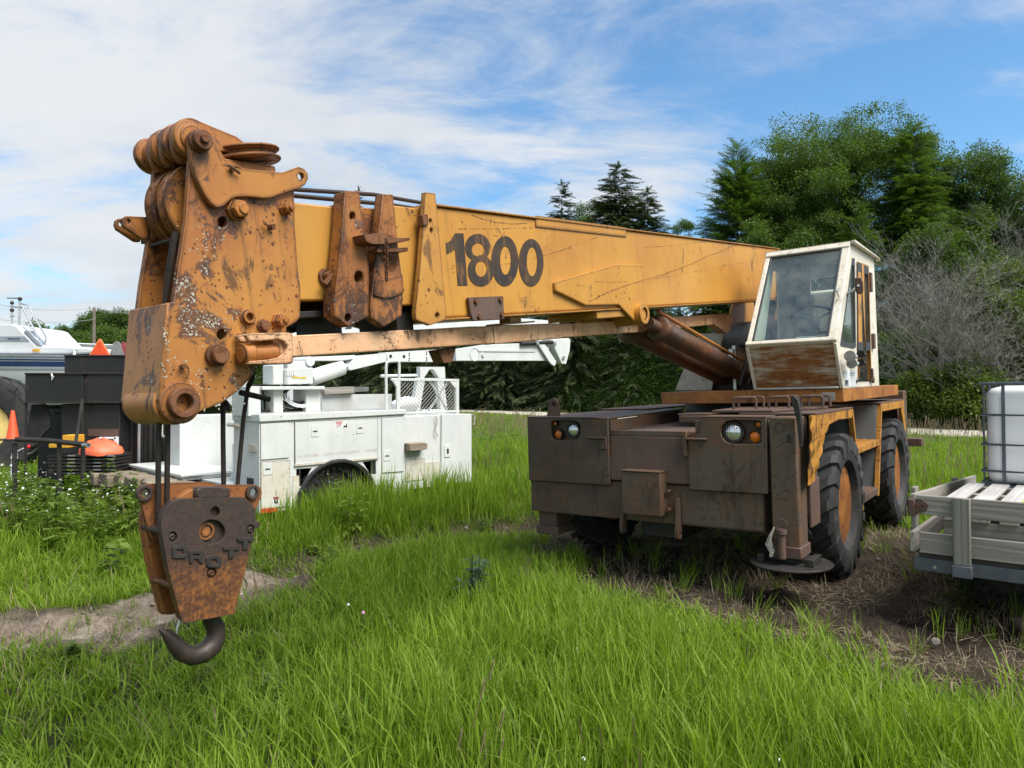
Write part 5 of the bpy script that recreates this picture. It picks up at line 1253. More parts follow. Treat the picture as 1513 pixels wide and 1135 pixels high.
front = HM().prism(CH, 1, .070, .092, hol).build('cheek_plate', None or M_hook, 0.006)
# inner sheet behind the openings and the rim round the casting
HM().prism(inset(CH, .985), 1, .045, .069).build('cheek_core', M_hook, 0.004)
HM().prism(inset(CH, .985), 1, -.075, -.045).build('cheek_core', M_hookor, 0.004)
for p, ro, ri in (((5.456, 0.09, 1.116), .036, .026), ):
    HM().ring((p[0], .069, p[2]), (p[0], .079, p[2]), ro, ri, 26).tube((p[0], .069, p[2]), (p[0], .075, p[2]), .022, n=20).build('sheave_pin', M_hookor, 0.002)
for s_ in ((5.606, 0.09, 1.12), (5.263, 0.09, 1.095), (5.441, 0.09, 0.946)):
    HM().tube((s_[0], .069, s_[2]), (s_[0], .089, s_[2]), .0155, n=6).ring((s_[0], .089, s_[2]), (s_[0], .094, s_[2]), .010, .006, 12).build('bolt', M_hook, 0.002)
# shift of a copy of the outline for the far cheek
HM().prism(CH, 1, -.100, -.076).build('cheek_plate', M_hookor, 0.006)
EP = [(5.689, 1.304), (5.677, 1.318), (5.654, 1.322), (5.527, 1.315), (5.385, 1.303), (5.351, 1.287), (5.171, 1.269), (5.149, 1.256), (5.139, 1.234), (5.147, 1.204), (5.171, 1.154), (5.19, 1.099), (5.296, 1.041), (5.526, 1.033), (5.627, 1.097), (5.654, 1.169)]
EPH = [[(5.643, 1.285), (5.644, 1.279), (5.647, 1.274), (5.652, 1.271), (5.658, 1.271), (5.664, 1.273), (5.669, 1.277), (5.672, 1.283), (5.673, 1.289), (5.672, 1.295), (5.669, 1.3), (5.664, 1.303), (5.658, 1.304), (5.652, 1.302), (5.648, 1.298), (5.644, 1.292)], [(5.16, 1.232), (5.162, 1.224), (5.166, 1.218), (5.172, 1.214), (5.18, 1.214), (5.187, 1.216), (5.193, 1.221), (5.197, 1.228), (5.199, 1.236), (5.197, 1.244), (5.193, 1.25), (5.187, 1.254), (5.18, 1.255), (5.172, 1.252), (5.166, 1.247), (5.162, 1.24)]]
HM().prism(EP, 1, -.030, -.012, EPH).build('ear_plate', M_hookor, 0.004)
for p in ((5.193, 0.0, 1.237), (5.668, 0.0, 1.29)):
    HM().ring((p[0], -.012, p[2]), (p[0], .004, p[2]), .032, .019, 20).build('ear_collar', M_hook, 0.002)
HM().prism([(5.505, 1.26), (5.505, 1.287), (5.491, 1.3), (5.387, 1.291), (5.356, 1.28), (5.354, 1.246)], 1, .035, .086).build('top_bar', M_hook, 0.006)
HM().prism([(5.573, 1.26), (5.509, 1.292), (5.494, 1.292), (5.494, 1.253)], 1, .02, .06).build('top_gusset', M_hookor, 0.004)
for s_ in ((5.63, 0.0, 1.145), (5.217, 0.0, 1.106), (5.59, 0.0, 0.925)):
    HM().tube((s_[0], -.09, s_[2]), (s_[0], .07, s_[2]), .016, n=14).build('spacer_bolt', M_hook, 0.002)
HM().lathe([(.02, -.03), (.12, -.032), (.165, -.036), (.168, -.026), (.14, -.006), (.14, .006), (.168, .026), (.165, .036), (.12, .032), (.02, .03)], (5.405, 0.015, 1.095), (0, 1, 0), 36).build('sheave', M_hookor, 0.002)
for ch, (o, hs) in (('D', ([(5.608, 1.087), (5.558, 1.079), (5.546, 1.066), (5.546, 1.036), (5.558, 1.029), (5.608, 1.038)], [[(5.591, 1.071), (5.565, 1.066), (5.563, 1.044), (5.591, 1.049)]])), ('R', ([(5.539, 1.055), (5.488, 1.046), (5.478, 1.036), (5.478, 1.019), (5.487, 1.015), (5.478, 0.994), (5.497, 0.998), (5.503, 1.015), (5.522, 1.019), (5.522, 1.003), (5.539, 1.006)], [[(5.523, 1.04), (5.497, 1.035), (5.497, 1.025), (5.523, 1.03)]])), ('O', ([(5.456, 1.02), (5.416, 1.012), (5.402, 1.0), (5.402, 0.971), (5.416, 0.964), (5.456, 0.972), (5.469, 0.984), (5.469, 1.013)], [[(5.448, 1.005), (5.424, 1.001), (5.421, 0.989), (5.424, 0.978), (5.448, 0.983), (5.451, 0.995)]])), ('T', ([(5.394, 1.046), (5.32, 1.033), (5.32, 1.018), (5.345, 1.023), (5.345, 0.989), (5.369, 0.994), (5.369, 1.027), (5.394, 1.032)], [])), ('T', ([(5.329, 1.071), (5.255, 1.058), (5.255, 1.043), (5.28, 1.048), (5.28, 1.013), (5.304, 1.017), (5.304, 1.052), (5.329, 1.056)], []))):
    HM().prism(o, 1, .0925, .099, hs).build('letter', M_steel, 0.0015, label='raised letter ' + ch)
HK = [(5.396, 0.0, 0.755), (5.387, 0.0, 0.721), (5.368, 0.0, 0.684), (5.369, 0.0, 0.644), (5.388, 0.0, 0.613), (5.425, 0.0, 0.595), (5.471, 0.0, 0.597), (5.516, 0.0, 0.626), (5.545, 0.0, 0.665), (5.566, 0.0, 0.698), (5.587, 0.0, 0.723), (5.602, 0.0, 0.736), (5.611, 0.0, 0.744)]
hr = [.036, .036, .038, .041, .043, .043, .040, .036, .031, .025, .016, .009, .004]
HM().path(HK, hr, 16).build('hook', plain('dark_forged_hook', (0.050, 0.036, 0.030), 0.5, 0.25, 0.35, 9, 0.25, dirt=0.5, dcol=(0.07, 0.04, 0.025)), 0, smooth=60)
HM().tube((5.524, 0.0, 0.76), (5.545, 0.0, 0.696), .006, n=8).build('safety_latch', M_bright, 0)
# ropes from head to block belong to the crane
def hb2crane(p):
    w = HO + Vector(HA[0]) * p[0] + Vector(HA[1]) * p[1] + Vector(HA[2]) * p[2]
    d_ = w - CRO
    return Vector([sum(d_[i] * CRA[k][i] for i in range(3)) for k in range(3)])
for pts, r in (([(5.615, 0.02, 1.63), (5.62, 0.02, 1.47), (5.618, 0.015, 1.175)], .0105),
               ([(5.59, 0.035, 1.63), (5.591, 0.033, 1.388), (5.589, 0.025, 1.172)], .0105),
               ([(5.303, -0.05, 1.653), (5.302, -0.05, 1.476), (5.298, -0.05, 1.239)], .0105),
               ([(5.18, -0.05, 1.712), (5.204, -0.05, 1.561), (5.236, -0.05, 1.232)], .0095)):
    cp(MB().path([hb2crane(p) for p in pts], r, 10), 'hoist_rope', M_rope, 0)
cp(MB().path([hb2crane(p) for p in ((5.596, 0.1, 2.309), (5.601, 0.09, 2.254), (5.603, 0.06, 2.127), (5.603, 0.04, 2.048), (5.605, 0.02, 1.899), (5.615, 0.02, 1.63))], .0125, 10), 'hoist_rope', M_rope, 0)
cp(MB().path([hb2crane(p) for p in ((5.18, -0.05, 1.706), (5.18, -0.02, 1.742), (5.189, 0.0, 1.778))], .012, 8).path([hb2crane(p) for p in ((5.226, -0.04, 1.679), (5.152, -0.05, 1.665), (5.066, -0.06, 1.647))], .013, 8).path([hb2crane(p) for p in ((5.328, 0.0, 1.643), (5.325, 0.02, 1.626), (5.311, 0.02, 1.6))], .012, 8), 'strap', M_rope, 0)

# ------------------------------------------------------------------ white bucket truck
TO, TA = [[-2.499, 7.1, 0.0], [(0.68, 0.733, 0.0), (-0.733, 0.68, 0.0), (0.0, 0.0, 1.0)]]
truck = empty('bucket_truck', 'white utility bucket truck body with service cabinets and folded boom standing in tall grass', 'truck', TO, TA)
truck.location = TRUCK_O
truck.scale = (1.12, 1.12, 1.12)
def tk(b, name, mat=None, bev=0.004, parent=None, **kw): return b.build(name, mat or M_whitep, parent or truck, bev, **kw)
ZL, ZR = .46, 1.395       # cabinet bottom and underside of the rail
arch = [(.905 + .475 * math.cos(a), .46 + .44 * math.sin(a)) for a in [PI * i / 16 for i in range(17)]]
body = tk(MB().prism([(0, ZL), (0, ZR - .03), (1.813, ZR), (1.813, ZL)] + arch, 1, .0, .02, [[(0.408, 0.869), (0.589, 0.865), (0.491, 0.688), (0.409, 0.681)], [(1.227, 0.878), (1.407, 0.887), (1.414, 0.726), (1.334, 0.733)]])
          .box(0.0, .02, .02, .54, ZL, ZR - .03).box(1.79, 1.81, .02, .54, ZL, ZR).box(0, 1.81, .52, .54, .72, ZR).box(0.02, .30, .10, .12, .5, .9).box(1.42, 1.7, .10, .12, .5, .98), 'side_cabinet', bev=.004)
tk(MB().prism([(-.01, ZR - .028), (1.83, ZR + .002), (1.83, ZR + .058), (-.01, ZR + .050)], 1, -.022, .56), 'cabinet_lid', bev=.008)
b = MB()
for i in range(46):
    x = .02 + i * 1.79 / 46
    z = ZR + .051 + .008 * x / 1.8
    b.box(x, x + .022, .02, .50, z, z + .004)
tag(tk(b, 'tread_ridge', M_whitep, 0), kind='stuff')
DR = [[(0.011, 1.346), (0.316, 1.353), (0.317, 0.993), (0.012, 0.992)], [(0.012, 0.966), (0.331, 0.964), (0.332, 0.495), (0.013, 0.506)], [(0.388, 1.351), (1.421, 1.356), (1.422, 0.918), (0.389, 0.91)], [(1.485, 1.354), (1.794, 1.37), (1.795, 0.728), (1.486, 0.737)]]
for i, p in enumerate(DR):
    tk(MB().prism(p, 1, -.012, -.003), 'cabinet_door', M_whitep if i != 1 else M_whiterust, .003)
    tk(MB().prism(inset(p, 1.018), 1, -.0028, -.0004), 'door_seal', M_panel2, 0)  # dark sheet behind the door: shade of the gap put into colour
for q in [(0.618, -0.01, 1.25), (1.183, -0.01, 1.261), (0.081, -0.01, 0.897), (1.553, -0.01, 0.927)]:
    l = tk(MB().box(q[0] - .048, q[0] + .048, -.016, -.0105, q[2] - .060, q[2] + .060), 'door_latch', M_whitep, .003)
    tk(MB().box(q[0] - .026, q[0] + .026, -.019, -.0165, q[2] - .006, q[2] + .006), 'latch_handle', M_steel, 0, l)
tk(MB().prism([(0.412, 1.014), (1.417, 1.018), (1.417, 0.987), (0.412, 0.983)], 1, -.0125, -.0108), 'faded_stripe', plain('faded_stripe', (0.52, 0.51, 0.47), 0.5, 0, 0.2, 12, 0.02), 0)
tk(MB().prism([(0.377, 0.923), (1.434, 0.923), (1.434, 0.9), (0.377, 0.898)], 1, -.018, -.001), 'door_trim', M_whiterust, .002)
tk(MB().prism([(0.853, 1.348), (1.019, 1.347), (1.019, 1.267), (0.853, 1.266)], 1, -.0125, -.0107), 'warning_label', M_label, 0)
tk(MB().prism([(0.861, 1.343), (0.96, 1.344), (0.937, 1.309), (0.887, 1.309)], 1, -.0140, -.0128).prism([(0.868, 1.301), (0.945, 1.302), (0.945, 1.297), (0.868, 1.296)], 1, -.0140, -.0128).prism([(0.868, 1.288), (0.937, 1.289), (0.937, 1.284), (0.868, 1.283)], 1, -.0140, -.0128), 'label_print', plain('pink_print', (0.55, 0.25, 0.25), 0.5, 0, .1, 30, .02), 0)
tk(MB().prism([(0.96, 1.276), (0.98, 1.297), (0.995, 1.293), (1.011, 1.326), (1.013, 1.276)], 1, -.0140, -.0128), 'label_symbol', M_blackpl, 0)
tk(MB().prism([(0.136, 0.612), (0.206, 0.609), (0.206, 0.507), (0.137, 0.51)], 1, -.0125, -.0107), 'warning_label', M_label, 0)
tk(MB().prism([(0.14, 0.611), (0.203, 0.608), (0.203, 0.585), (0.14, 0.589)], 1, -.0140, -.0128), 'label_print', plain('dark_red_print', (0.30, 0.06, 0.06), 0.5, 0, .1, 30, .02), 0)
tk(MB().prism([(0.151, 0.585), (0.168, 0.584), (0.17, 0.56), (0.178, 0.559), (0.176, 0.584), (0.193, 0.583), (0.193, 0.546), (0.178, 0.541), (0.163, 0.542), (0.151, 0.553)], 1, -.0140, -.0128), 'label_symbol', M_blackpl, 0)
tk(MB().prism([(0.01, 0.506), (0.188, 0.503), (0.191, 0.462), (0.013, 0.462)], 1, -.016, -.0105), 'red_reflector', M_red, .001)
tk(MB().box(.02, .30, -.004, .0, .455, .50).box(.36, .44, -.003, .018, .46, .80), 'rust_strip', M_whiterust, 0.001)
# rusty triangular gaps beside the wheel show dark bars
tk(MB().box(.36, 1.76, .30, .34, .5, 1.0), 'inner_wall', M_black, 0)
tk(MB().tube((.455, .02, .55), (.455, .02, .90), .012, n=8).tube((1.49, .02, .62), (1.49, .02, .97), .012, n=8), 'gap_bar', M_steel, 0)
ft = MB()
sec = [(-.012, .470), (-.03, .475), (-.035, .50), (-.012, .515), (.0, .51)]
m = len(sec)
vs = [(.905 + (r) * math.cos(a), y, .46 + (r * .93) * math.sin(a)) for a in [PI * (-.06 + 1.12 * i / 24) for i in range(25)] for y, r in sec]
ft.add(vs, [(i * m + k, i * m + (k + 1) % m, (i + 1) * m + (k + 1) % m, (i + 1) * m + k) for i in range(24) for k in range(m)])
tk(ft, 'rubber_fender', M_rubber, 0)
tw, rw = tyre_meshes(.40, .24, .21)
o = tw.build('tyre', M_rubber, truck, 0, loc=(.905, .17, .585))
o.rotation_euler = (0, 0, PI)
rw.build('rim', M_steel, o, 0)
# front cabinets beyond the bed
fc = tk(MB().box(1.815, 2.915, .03, .95, .50, 1.372).box(1.815, 2.15, .012, .03, .50, 1.37), 'front_cabinet', M_whitep, .006)
tk(MB().box(2.15, 2.45, .018, .03, .50, .80).box(1.84, 2.13, .005, .012, .60, .86), 'rust_patch_panel', M_whiterust, .002)
tk(MB().prism([(2.408, 1.38), (2.911, 1.373), (2.912, 0.487), (2.392, 0.537)], 1, .0, .029), 'cabinet_door', M_whitep, .005)
q = (2.487, 0.0, 0.921)
tk(MB().box(q[0] - .05, q[0] + .05, -.008, -.0005, q[2] - .075, q[2] + .075), 'door_latch', M_whitep, .003)
tk(MB().box(q[0] - .01, q[0] + .02, -.012, -.0085, q[2] - .03, q[2] + .03), 'latch_handle', M_steel, .001)
tk(MB().prism([(1.821, 1.056), (2.04, 1.059), (2.088, 1.041), (2.083, 0.978), (1.97, 0.963), (1.821, 0.967)], 1, -.10, .011), 'timber_block', M_rotten, .008)
tk(MB().path([(2.93, 0.02, 1.36), (2.985, 0.02, 1.351), (2.977, 0.02, 1.237), (2.944, 0.02, 1.234)], .010, 6), 'grab_handle', M_whiterust, 0)
tk(MB().path([(2.299, 0.0, 1.355), (2.324, 0.0, 1.298), (2.29, 0.0, 1.188), (2.329, 0.0, 1.112)], .007, 6), 'loose_strap', M_whiterust, 0)
# far side cabinet, bed, bulkhead, pedestal
tk(MB().box(0, 1.81, 1.88, 2.20, .46, 1.38), 'side_cabinet', M_whitep, .006)
tk(MB().box(-.1, 1.81, .54, 1.70, .66, .72), 'bed_floor', M_whitep, .004)
tk(MB().box(.82, .85, .54, 1.70, .72, 1.36).box(.80, .825, .95, .99, .72, 1.36), 'bulkhead', M_whitep, .004)
for z in (.85, 1.24):
    tk(MB().box(.785, .80, .92, 1.02, z, z + .07), 'hinge', M_whiterust, .003)
tk(MB().prism([(.62, .72), (1.42, .72), (1.12, 1.19), (.88, 1.19)], 0, .38, .42), 'tail_gusset', M_whitep, .01)
tk(MB().tube((.33, 1.06, .72), (.33, 1.06, 1.08), .085, n=22), 'tail_post', M_whitep, .004)
tk(MB().prism([(.60, .72), (.86, .72), (.60, 1.0)], 0, .10, .14), 'tail_gusset', M_whitep, .004)
tk(MB().box(-.34, .32, 1.02, 2.55, .765, .795).box(-.30, .30, 1.06, 2.5, .72, .764), 'hatch_lid', M_whitep, .006)
tk(MB().path([(.0, 2.30, 1.40), (.0, 2.42, 1.40), (.0, 2.42, 1.12), (.0, 2.28, 1.12)], .022, 8), 'mirror_bracket', M_whiterust, 0)
tk(MB().box(-.005, .0, .11, .25, .72, .80), 'tail_lamp', M_blackpl, .004)
tk(MB().box(-.012, .0, .05, .20, 1.06, 1.14).box(-.012, .0, .30, .52, 1.30, 1.345).tube((-.02, .36, 1.32), (-.02, .62, 1.32), .022, n=10), 'hinge', M_whiterust, .004)
# broken timber tail bumper
b = MB()
prev = None
for i in range(15):
    y = .30 + i * 2.25 / 14
    h = .07 + .03 * math.sin(i * 1.7) + rnd.uniform(0, .02)
    x = -.62 + .03 * math.sin(i * 2.3) - (.10 if i > 10 else 0)
    b.box(x, x + .34, y, y + .159, .60 - h * .4 + (.02 if i % 3 else 0), .735 + .008 * math.sin(i * 1.3))
tk(b, 'timber_bumper', M_rotten, .014)
tag([c for c in truck.children if c.name.startswith('timber_bumper')][0], kind='stuff')
tk(MB().box(-.30, -.10, .1, 2.3, .42, .62).box(-.55, -.3, .7, .9, .3, .6), 'tail_frame', M_black, .01)
tk(MB().path([(-.64, 2.2, .60), (-.75, 2.28, .50), (-.72, 2.4, .46), (-.60, 2.42, .52)], .022, 8), 'tow_loop', M_black, 0)
# control box, shelf and hoses
tk(MB().prism([(0.377, 1.906), (0.701, 1.922), (0.701, 1.749), (0.377, 1.74)], 1, .15, .30).prism([(0.255, 1.945), (0.374, 1.953), (0.375, 1.74), (0.255, 1.74)], 1, .2, .42), 'control_box', M_whitep, .012)
for i, x in enumerate((190, 204, 218, 232)):
    pass
cbx = [(0.39, 0.15, 1.866), (0.416, 0.15, 1.866), (0.442, 0.15, 1.867), (0.468, 0.15, 1.869)]
for q in cbx:
    tk(MB().box(q[0] - .008, q[0] + .008, .142, .1495, q[2] - .035, q[2] + .03), 'gauge_strip', M_label, .001)
tk(MB().prism([(0.447, 1.824), (0.515, 1.828), (0.515, 1.809), (0.447, 1.806)], 1, .147, .1495).prism([(0.525, 1.821), (0.605, 1.824), (0.605, 1.805), (0.525, 1.802)], 1, .147, .1495), 'caution_label', plain('yellow_print', (0.65, 0.45, 0.06), 0.5, 0, .1, 30, .02), 0)
tk(MB().prism([(0.084, 1.72), (0.805, 1.724), (0.811, 1.688), (0.084, 1.684)], 1, .10, .5).prism([(0.251, 1.688), (0.357, 1.688), (0.358, 1.443), (0.252, 1.446)], 1, .18, .45).prism([(0.627, 1.688), (0.805, 1.688), (0.806, 1.439), (0.628, 1.443)], 1, .18, .45).prism([(-0.04, 1.72), (0.093, 1.72), (0.094, 1.415), (-0.04, 1.419)], 1, .15, .5), 'tool_shelf', M_whitep, .005)
b = MB()
hc = (0.561, 0.3, 1.604)
for i in range(9):
    r = .13 + .012 * i
    b.path([(hc[0] + r * 1.15 * math.cos(a), .22 + .02 * (i % 5), hc[2] + .03 + r * .62 * math.sin(a) - .01 * (i % 3)) for a in [k * 2 * PI / 18 for k in range(18)]], .008, 6, closed=True)
tk(b, 'hose_coil', M_steel, 0)
b = MB()
for i in range(3):
    r = .145 + .02 * i
    b.path([(hc[0] + .03 + r * 1.1 * math.cos(a), .19, hc[2] + .01 + r * .62 * math.sin(a)) for a in [PI + k * PI / 10 for k in range(11)]], .006, 6)
tk(b, 'white_hose', M_white, 0)
b = MB()
for i in range(7):
    x0 = .02 + .05 * i
    b.path([(x0, .3, 1.47), (x0 + .03, .3 + .02 * i, 1.60), (x0 + .10 - .03 * i, .34, 1.74)], .010, 6)
tk(b, 'hose_bundle', M_rope, 0)
tk(MB().box(.03, .80, .25, .52, 1.452, 1.475), 'shelf_floor', M_black, 0)
# far tank wall on the bed, with a timber on it
tk(MB().prism([(1.245, 1.627), (2.297, 1.627), (2.297, 1.407), (1.245, 1.412)], 1, .86, .92), 'tank_wall', plain('grey_white_panel', (0.46, 0.47, 0.45), 0.55, 0, .1, 3, .05, dirt=.3, dcol=(.3, .24, .16)), .004)
tk(MB().prism([(1.245, 1.705), (1.674, 1.722), (1.674, 1.641), (1.245, 1.627)], 1, .80, 1.0), 'timber_block', M_wx, .006)
tk(MB().prism([(1.69, 1.714), (1.926, 1.72), (1.926, 1.663), (1.69, 1.652)], 1, .85, 1.0), 'toolbox', M_panel2, .006)
# hand rail, expanded-metal guard, boom rest
hr_ = [(1.629, 0.1, 1.452), (1.625, 0.1, 1.948), (1.631, 0.1, 1.995), (1.66, 0.1, 2.014), (1.781, 0.1, 2.022), (1.815, 0.1, 2.005), (1.818, 0.1, 1.952), (1.809, 0.1, 1.448)]
tk(MB().path(hr_, .017, 10), 'hand_rail', M_whitep, 0)
gz0 = [(1.799, 0.1, 1.449), (1.798, 0.1, 1.787), (2.731, 0.1, 1.814), (2.739, 0.1, 1.428)]
xa, xb, za, zb = gz0[0][0], gz0[2][0], 1.425, 1.79
g = tk(MB().box(xa - .1, xb + .015, .09, .12, zb, zb + .03).box(xb - .005, xb + .045, .09, .13, za - .04, zb + .03).box(xa - .02, xa + .005, .09, .12, za, zb).box(xa, xb, .09, .12, za - .03, za - .005).prism([(xa - .10, zb + .03), (xa + .0, zb + .03), (xa + .0, zb - .10)], 1, .091, .119).prism([(xb - .11, zb), (xb, zb), (xb, zb - .10)], 1, .092, .118), 'guard_frame', M_whitep, .004)
b = MB()
nx_, nz_ = 34, 15
for i in range(nx_):
    for j in range(nz_):
        x0, x1 = xa + (xb - xa) * i / nx_, xa + (xb - xa) * (i + 1) / nx_
        z0_, z1_ = za + (zb - za) * j / nz_, za + (zb - za) * (j + 1) / nz_
        if (i + j) % 2: z0_, z1_ = z1_, z0_
        b.tube((x0, .105, z0_), (x1, .105, z1_), .0034, n=3, cap=False)
tag(tk(b, 'guard_mesh', M_whitep, 0, g, smooth=0), kind='stuff')
tk(MB().bar((xa + .52 , .125, zb), (xa + .80, .125, za), .02, .02).bar((xa + .82, .13, zb), (xa + .50, .13, za), .02, .02), 'guard_brace', M_whitep, 0, g)
RS = [(2.493, 1.979), (2.915, 1.988), (2.929, 1.829), (2.493, 1.825)]
ap = [(2.553, 1.831), (2.653, 1.946), (2.714, 1.947), (2.817, 1.833)]
tk(MB().prism(RS, 1, .52, .60, [[(q[0], q[1] + .004) for q in ap]]), 'boom_rest', M_whitep, .004)
L0 = [(2.519, 0.56, 1.825), (2.428, 0.56, 1.41), (2.841, 0.56, 1.828), (2.912, 0.56, 1.399)]
tk(MB().bar(L0[0], L0[1], .07, .12).bar(L0[2], L0[3], .07, .12).bar((L0[0][0], .56, 1.40), (L0[2][0], .56, 1.40), .08, .05), 'rest_leg', M_whitep, .004)
tk(MB().tube((1.846, 0.5, 1.851), (2.411, 0.5, 1.866), .020, n=10), 'rest_rod', M_whitep, 0)
tk(MB().ball((2.26, 0.5, 1.502), (.18, .12, .10), 12, 7).ball((2.119, 0.5, 1.492), (.10, .10, .07), 10, 6), 'white_bundle', M_label, 0)
# folding booms
def slab(p, y0, y1, name, mat=None, bev=.006): return tk(MB().prism(p, 1, y0, y1), name, mat, bev)
p0, p1 = (1.172, 1.0, 1.821), (1.626, 1.0, 1.96)
tk(MB().tube(p0, p1, .098, n=26).tube(p1, (1.742, 1.0, 1.996), .035, n=14), 'boom_cylinder', M_whitep, .006)
tk(MB().tube((p0[0] - .2, 1.05, 1.40), (p0[0] - .2, 1.05, 2.0), .14, n=24).box(p0[0] - .34, p0[0] - .02, .92, 1.2, 1.78, 2.02).tube((p0[0] - .05, .9, 2.02), (p0[0] - .05, 1.25, 2.02), .06, n=16), 'boom_turret', M_whitep, .006)
slab([(1.668, 1.974), (1.791, 2.11), (2.251, 2.16), (2.266, 2.049), (1.724, 1.927), (1.678, 1.932)], .93, 1.07, 'boom_link')
slab([(1.108, 2.074), (1.791, 2.121), (1.791, 2.076), (1.592, 2.042), (1.153, 2.029)], .95, 1.05, 'boom_strut')
lowb = slab([(2.251, 2.172), (3.236, 2.252), (3.249, 2.095), (3.091, 2.065), (2.28, 2.049)], .93, 1.10, 'lower_boom')
b = MB()
for q in [(2.327, 0.93, 2.124), (2.55, 0.93, 2.128), (3.14, 0.93, 2.147)]: b.tube((q[0], .924, q[2]), (q[0], .93, q[2]), .022, n=12)
for q in [(2.638, 0.93, 2.173), (2.638, 0.93, 2.146), (2.638, 0.93, 2.107), (2.638, 0.93, 2.08), (2.944, 0.93, 2.203), (2.944, 0.93, 2.172), (2.944, 0.93, 2.122), (2.944, 0.93, 2.092)]: b.tube((q[0], .925, q[2]), (q[0], .93, q[2]), .010, n=8)
tk(b, 'bolt', M_steel, 0, lowb)
midb = slab([(3.493, 2.256), (4.201, 2.365), (5.508, 2.453), (5.576, 2.383), (5.576, 2.154), (3.493, 2.095)], .93, 1.12, 'lower_boom')
tk(MB().prism([(3.922, 2.279), (5.205, 2.316), (5.216, 2.287), (3.936, 2.246)], 1, .918, .93), 'boom_rib', M_whitep, .002, midb)
q = (4.034, 0.93, 2.2)
tk(MB().tube((q[0], .91, q[2]), (q[0], .93, q[2]), .03, n=14).ring((q[0] - .17, .924, q[2]), (q[0] - .17, .93, q[2]), .10, .09, 20), 'boom_pin', M_whitep, 0, midb)
slab([(5.198, 2.465), (5.336, 2.487), (5.707, 2.145), (5.666, 2.07), (5.597, 2.087), (5.505, 2.15)], .88, .92, 'elbow_link')
slab([(5.562, 2.498), (6.034, 2.551), (6.083, 2.524), (6.065, 2.344), (5.962, 2.107), (5.842, 2.115), (5.649, 2.384)], .88, 1.15, 'elbow_plate')
tk(MB().tube((4.85, 0.9, 2.403), (5.62, 0.9, 2.464), .035, n=14), 'elbow_rod', M_steel, 0)
b = MB()
for s_ in [(5.214, 0.88, 2.436), (5.654, 0.88, 2.439), (5.877, 0.88, 2.213)]: b.tube((s_[0], .86, s_[2]), (s_[0], .90, s_[2]), .035, n=14)
tk(b, 'elbow_pin', M_bright, 0)
slab([(0.6, 2.323), (1.964, 2.473), (2.176, 2.545), (2.698, 2.672), (3.307, 2.755), (3.974, 2.771), (4.706, 2.817), (5.236, 2.84), (6.134, 2.857), (6.103, 2.801), (5.236, 2.723), (3.974, 2.629), (2.699, 2.487), (1.626, 2.345), (0.6, 2.234)], 1.15, 1.35, 'upper_boom')

# ------------------------------------------------------------------ stake-sided trailer, pallet, tank
LO, LA = [[2.829, 5.06, 0.423], [(0.764, -0.645, 0.01), (0.645, 0.764, -0.0), (-0.007, 0.006, 1.0)]]
trailer = empty('flatbed_trailer', 'grey weathered trailer with plank stake sides on a dark steel rail', 'trailer', LO, LA)
def tl(b, name, mat, bev=0.004, parent=None, **kw): return b.build(name, mat, parent or trailer, bev, **kw)
tl(MB().box(0, 2.4, 0, .05, 0, .092).box(0, .05, .05, 2.9, 0, .092).box(0, 2.4, 2.85, 2.9, 0, .092), 'steel_rail', M_rail, .006)
tl(MB().box(0.02, 2.4, .052, 2.84, .075, .10), 'trailer_bed', M_wx, .004)
tl(MB().box(.03, 2.4, .012, .04, .092, .125), 'bed_beam', plain('dark_bed_timber', (0.05, 0.042, 0.036), .85, 0, .3, 6, .3), .003)
for z0, z1, dx in ((.128, .272, .02), (.395, .530, .0)):
    tl(MB().box(.02 + dx, 2.4, -.012, .024, z0, z1), 'side_plank', M_wx, .006)
tl(MB().box(.247, .350, -.050, -.013, .080, .533), 'stake', M_wz, .006)
tl(MB().box(1.30, 1.40, -.050, -.013, .080, .533), 'stake', M_wz, .006)
tl(MB().box(.240, .357, -.057, .0, -.002, .079), 'stake_pocket', M_rail, .006)
tl(MB().box(1.29, 1.41, -.057, .0, -.002, .079), 'stake_pocket', M_rail, .006)
tl(MB().tube((.13, -.004, .036), (.13, .002, .036), .012, n=10), 'bolt', M_bright, .001)
tl(MB().box(-.028, .018, -.03, .03, .38, .50), 'corner_bracket', M_plum, .008)
tl(MB().prism([(-.03, .50), (.06, .505), (.10, .47), (.09, .43), (.05, .41), (.0, .40)], 1, -.022, -.013), 'corner_strap', M_plum, .003)
tl(MB().tube((.03, -.03, .46), (.03, -.02, .46), .012, n=8).tube((.07, -.03, .465), (.07, -.02, .465), .010, n=8), 'bolt', M_pin, .001)
# left side boards running away, the upper one warped upwards
tl(MB().hexa([(-.022, .03, .40), (.012, .03, .40), (.012, .03, .530), (-.022, .03, .530)], [(-.02, 2.85, .27), (.014, 2.85, .27), (.014, 2.85, .40), (-.02, 2.85, .40)]), 'side_plank', M_wy, .006)
tl(MB().box(-.02, .014, -.008, 2.85, .128, .268), 'side_plank', M_wy, .006)
tl(MB().box(-.055, -.021, .22, .32, .08, .555), 'stake', M_wz, .006)
tl(MB().box(-.055, -.021, 1.9, 2.0, .08, .46), 'stake', M_wz, .006)
tl(MB().box(.25, .62, 2.80, 2.84, .14, .26), 'side_plank', M_wx, .006)
tl(MB().box(.10, 2.3, .5, .56, -.08, .0).box(.10, 2.3, 1.9, 1.96, -.08, .0), 'cross_member', M_black, .004)
tw2, rw2 = tyre_meshes(.33, .19, .19)
o = tw2.build('tyre', M_rubber, trailer, 0, loc=(.45, .95, -.12))
rw2.build('rim', M_steel, o, 0)
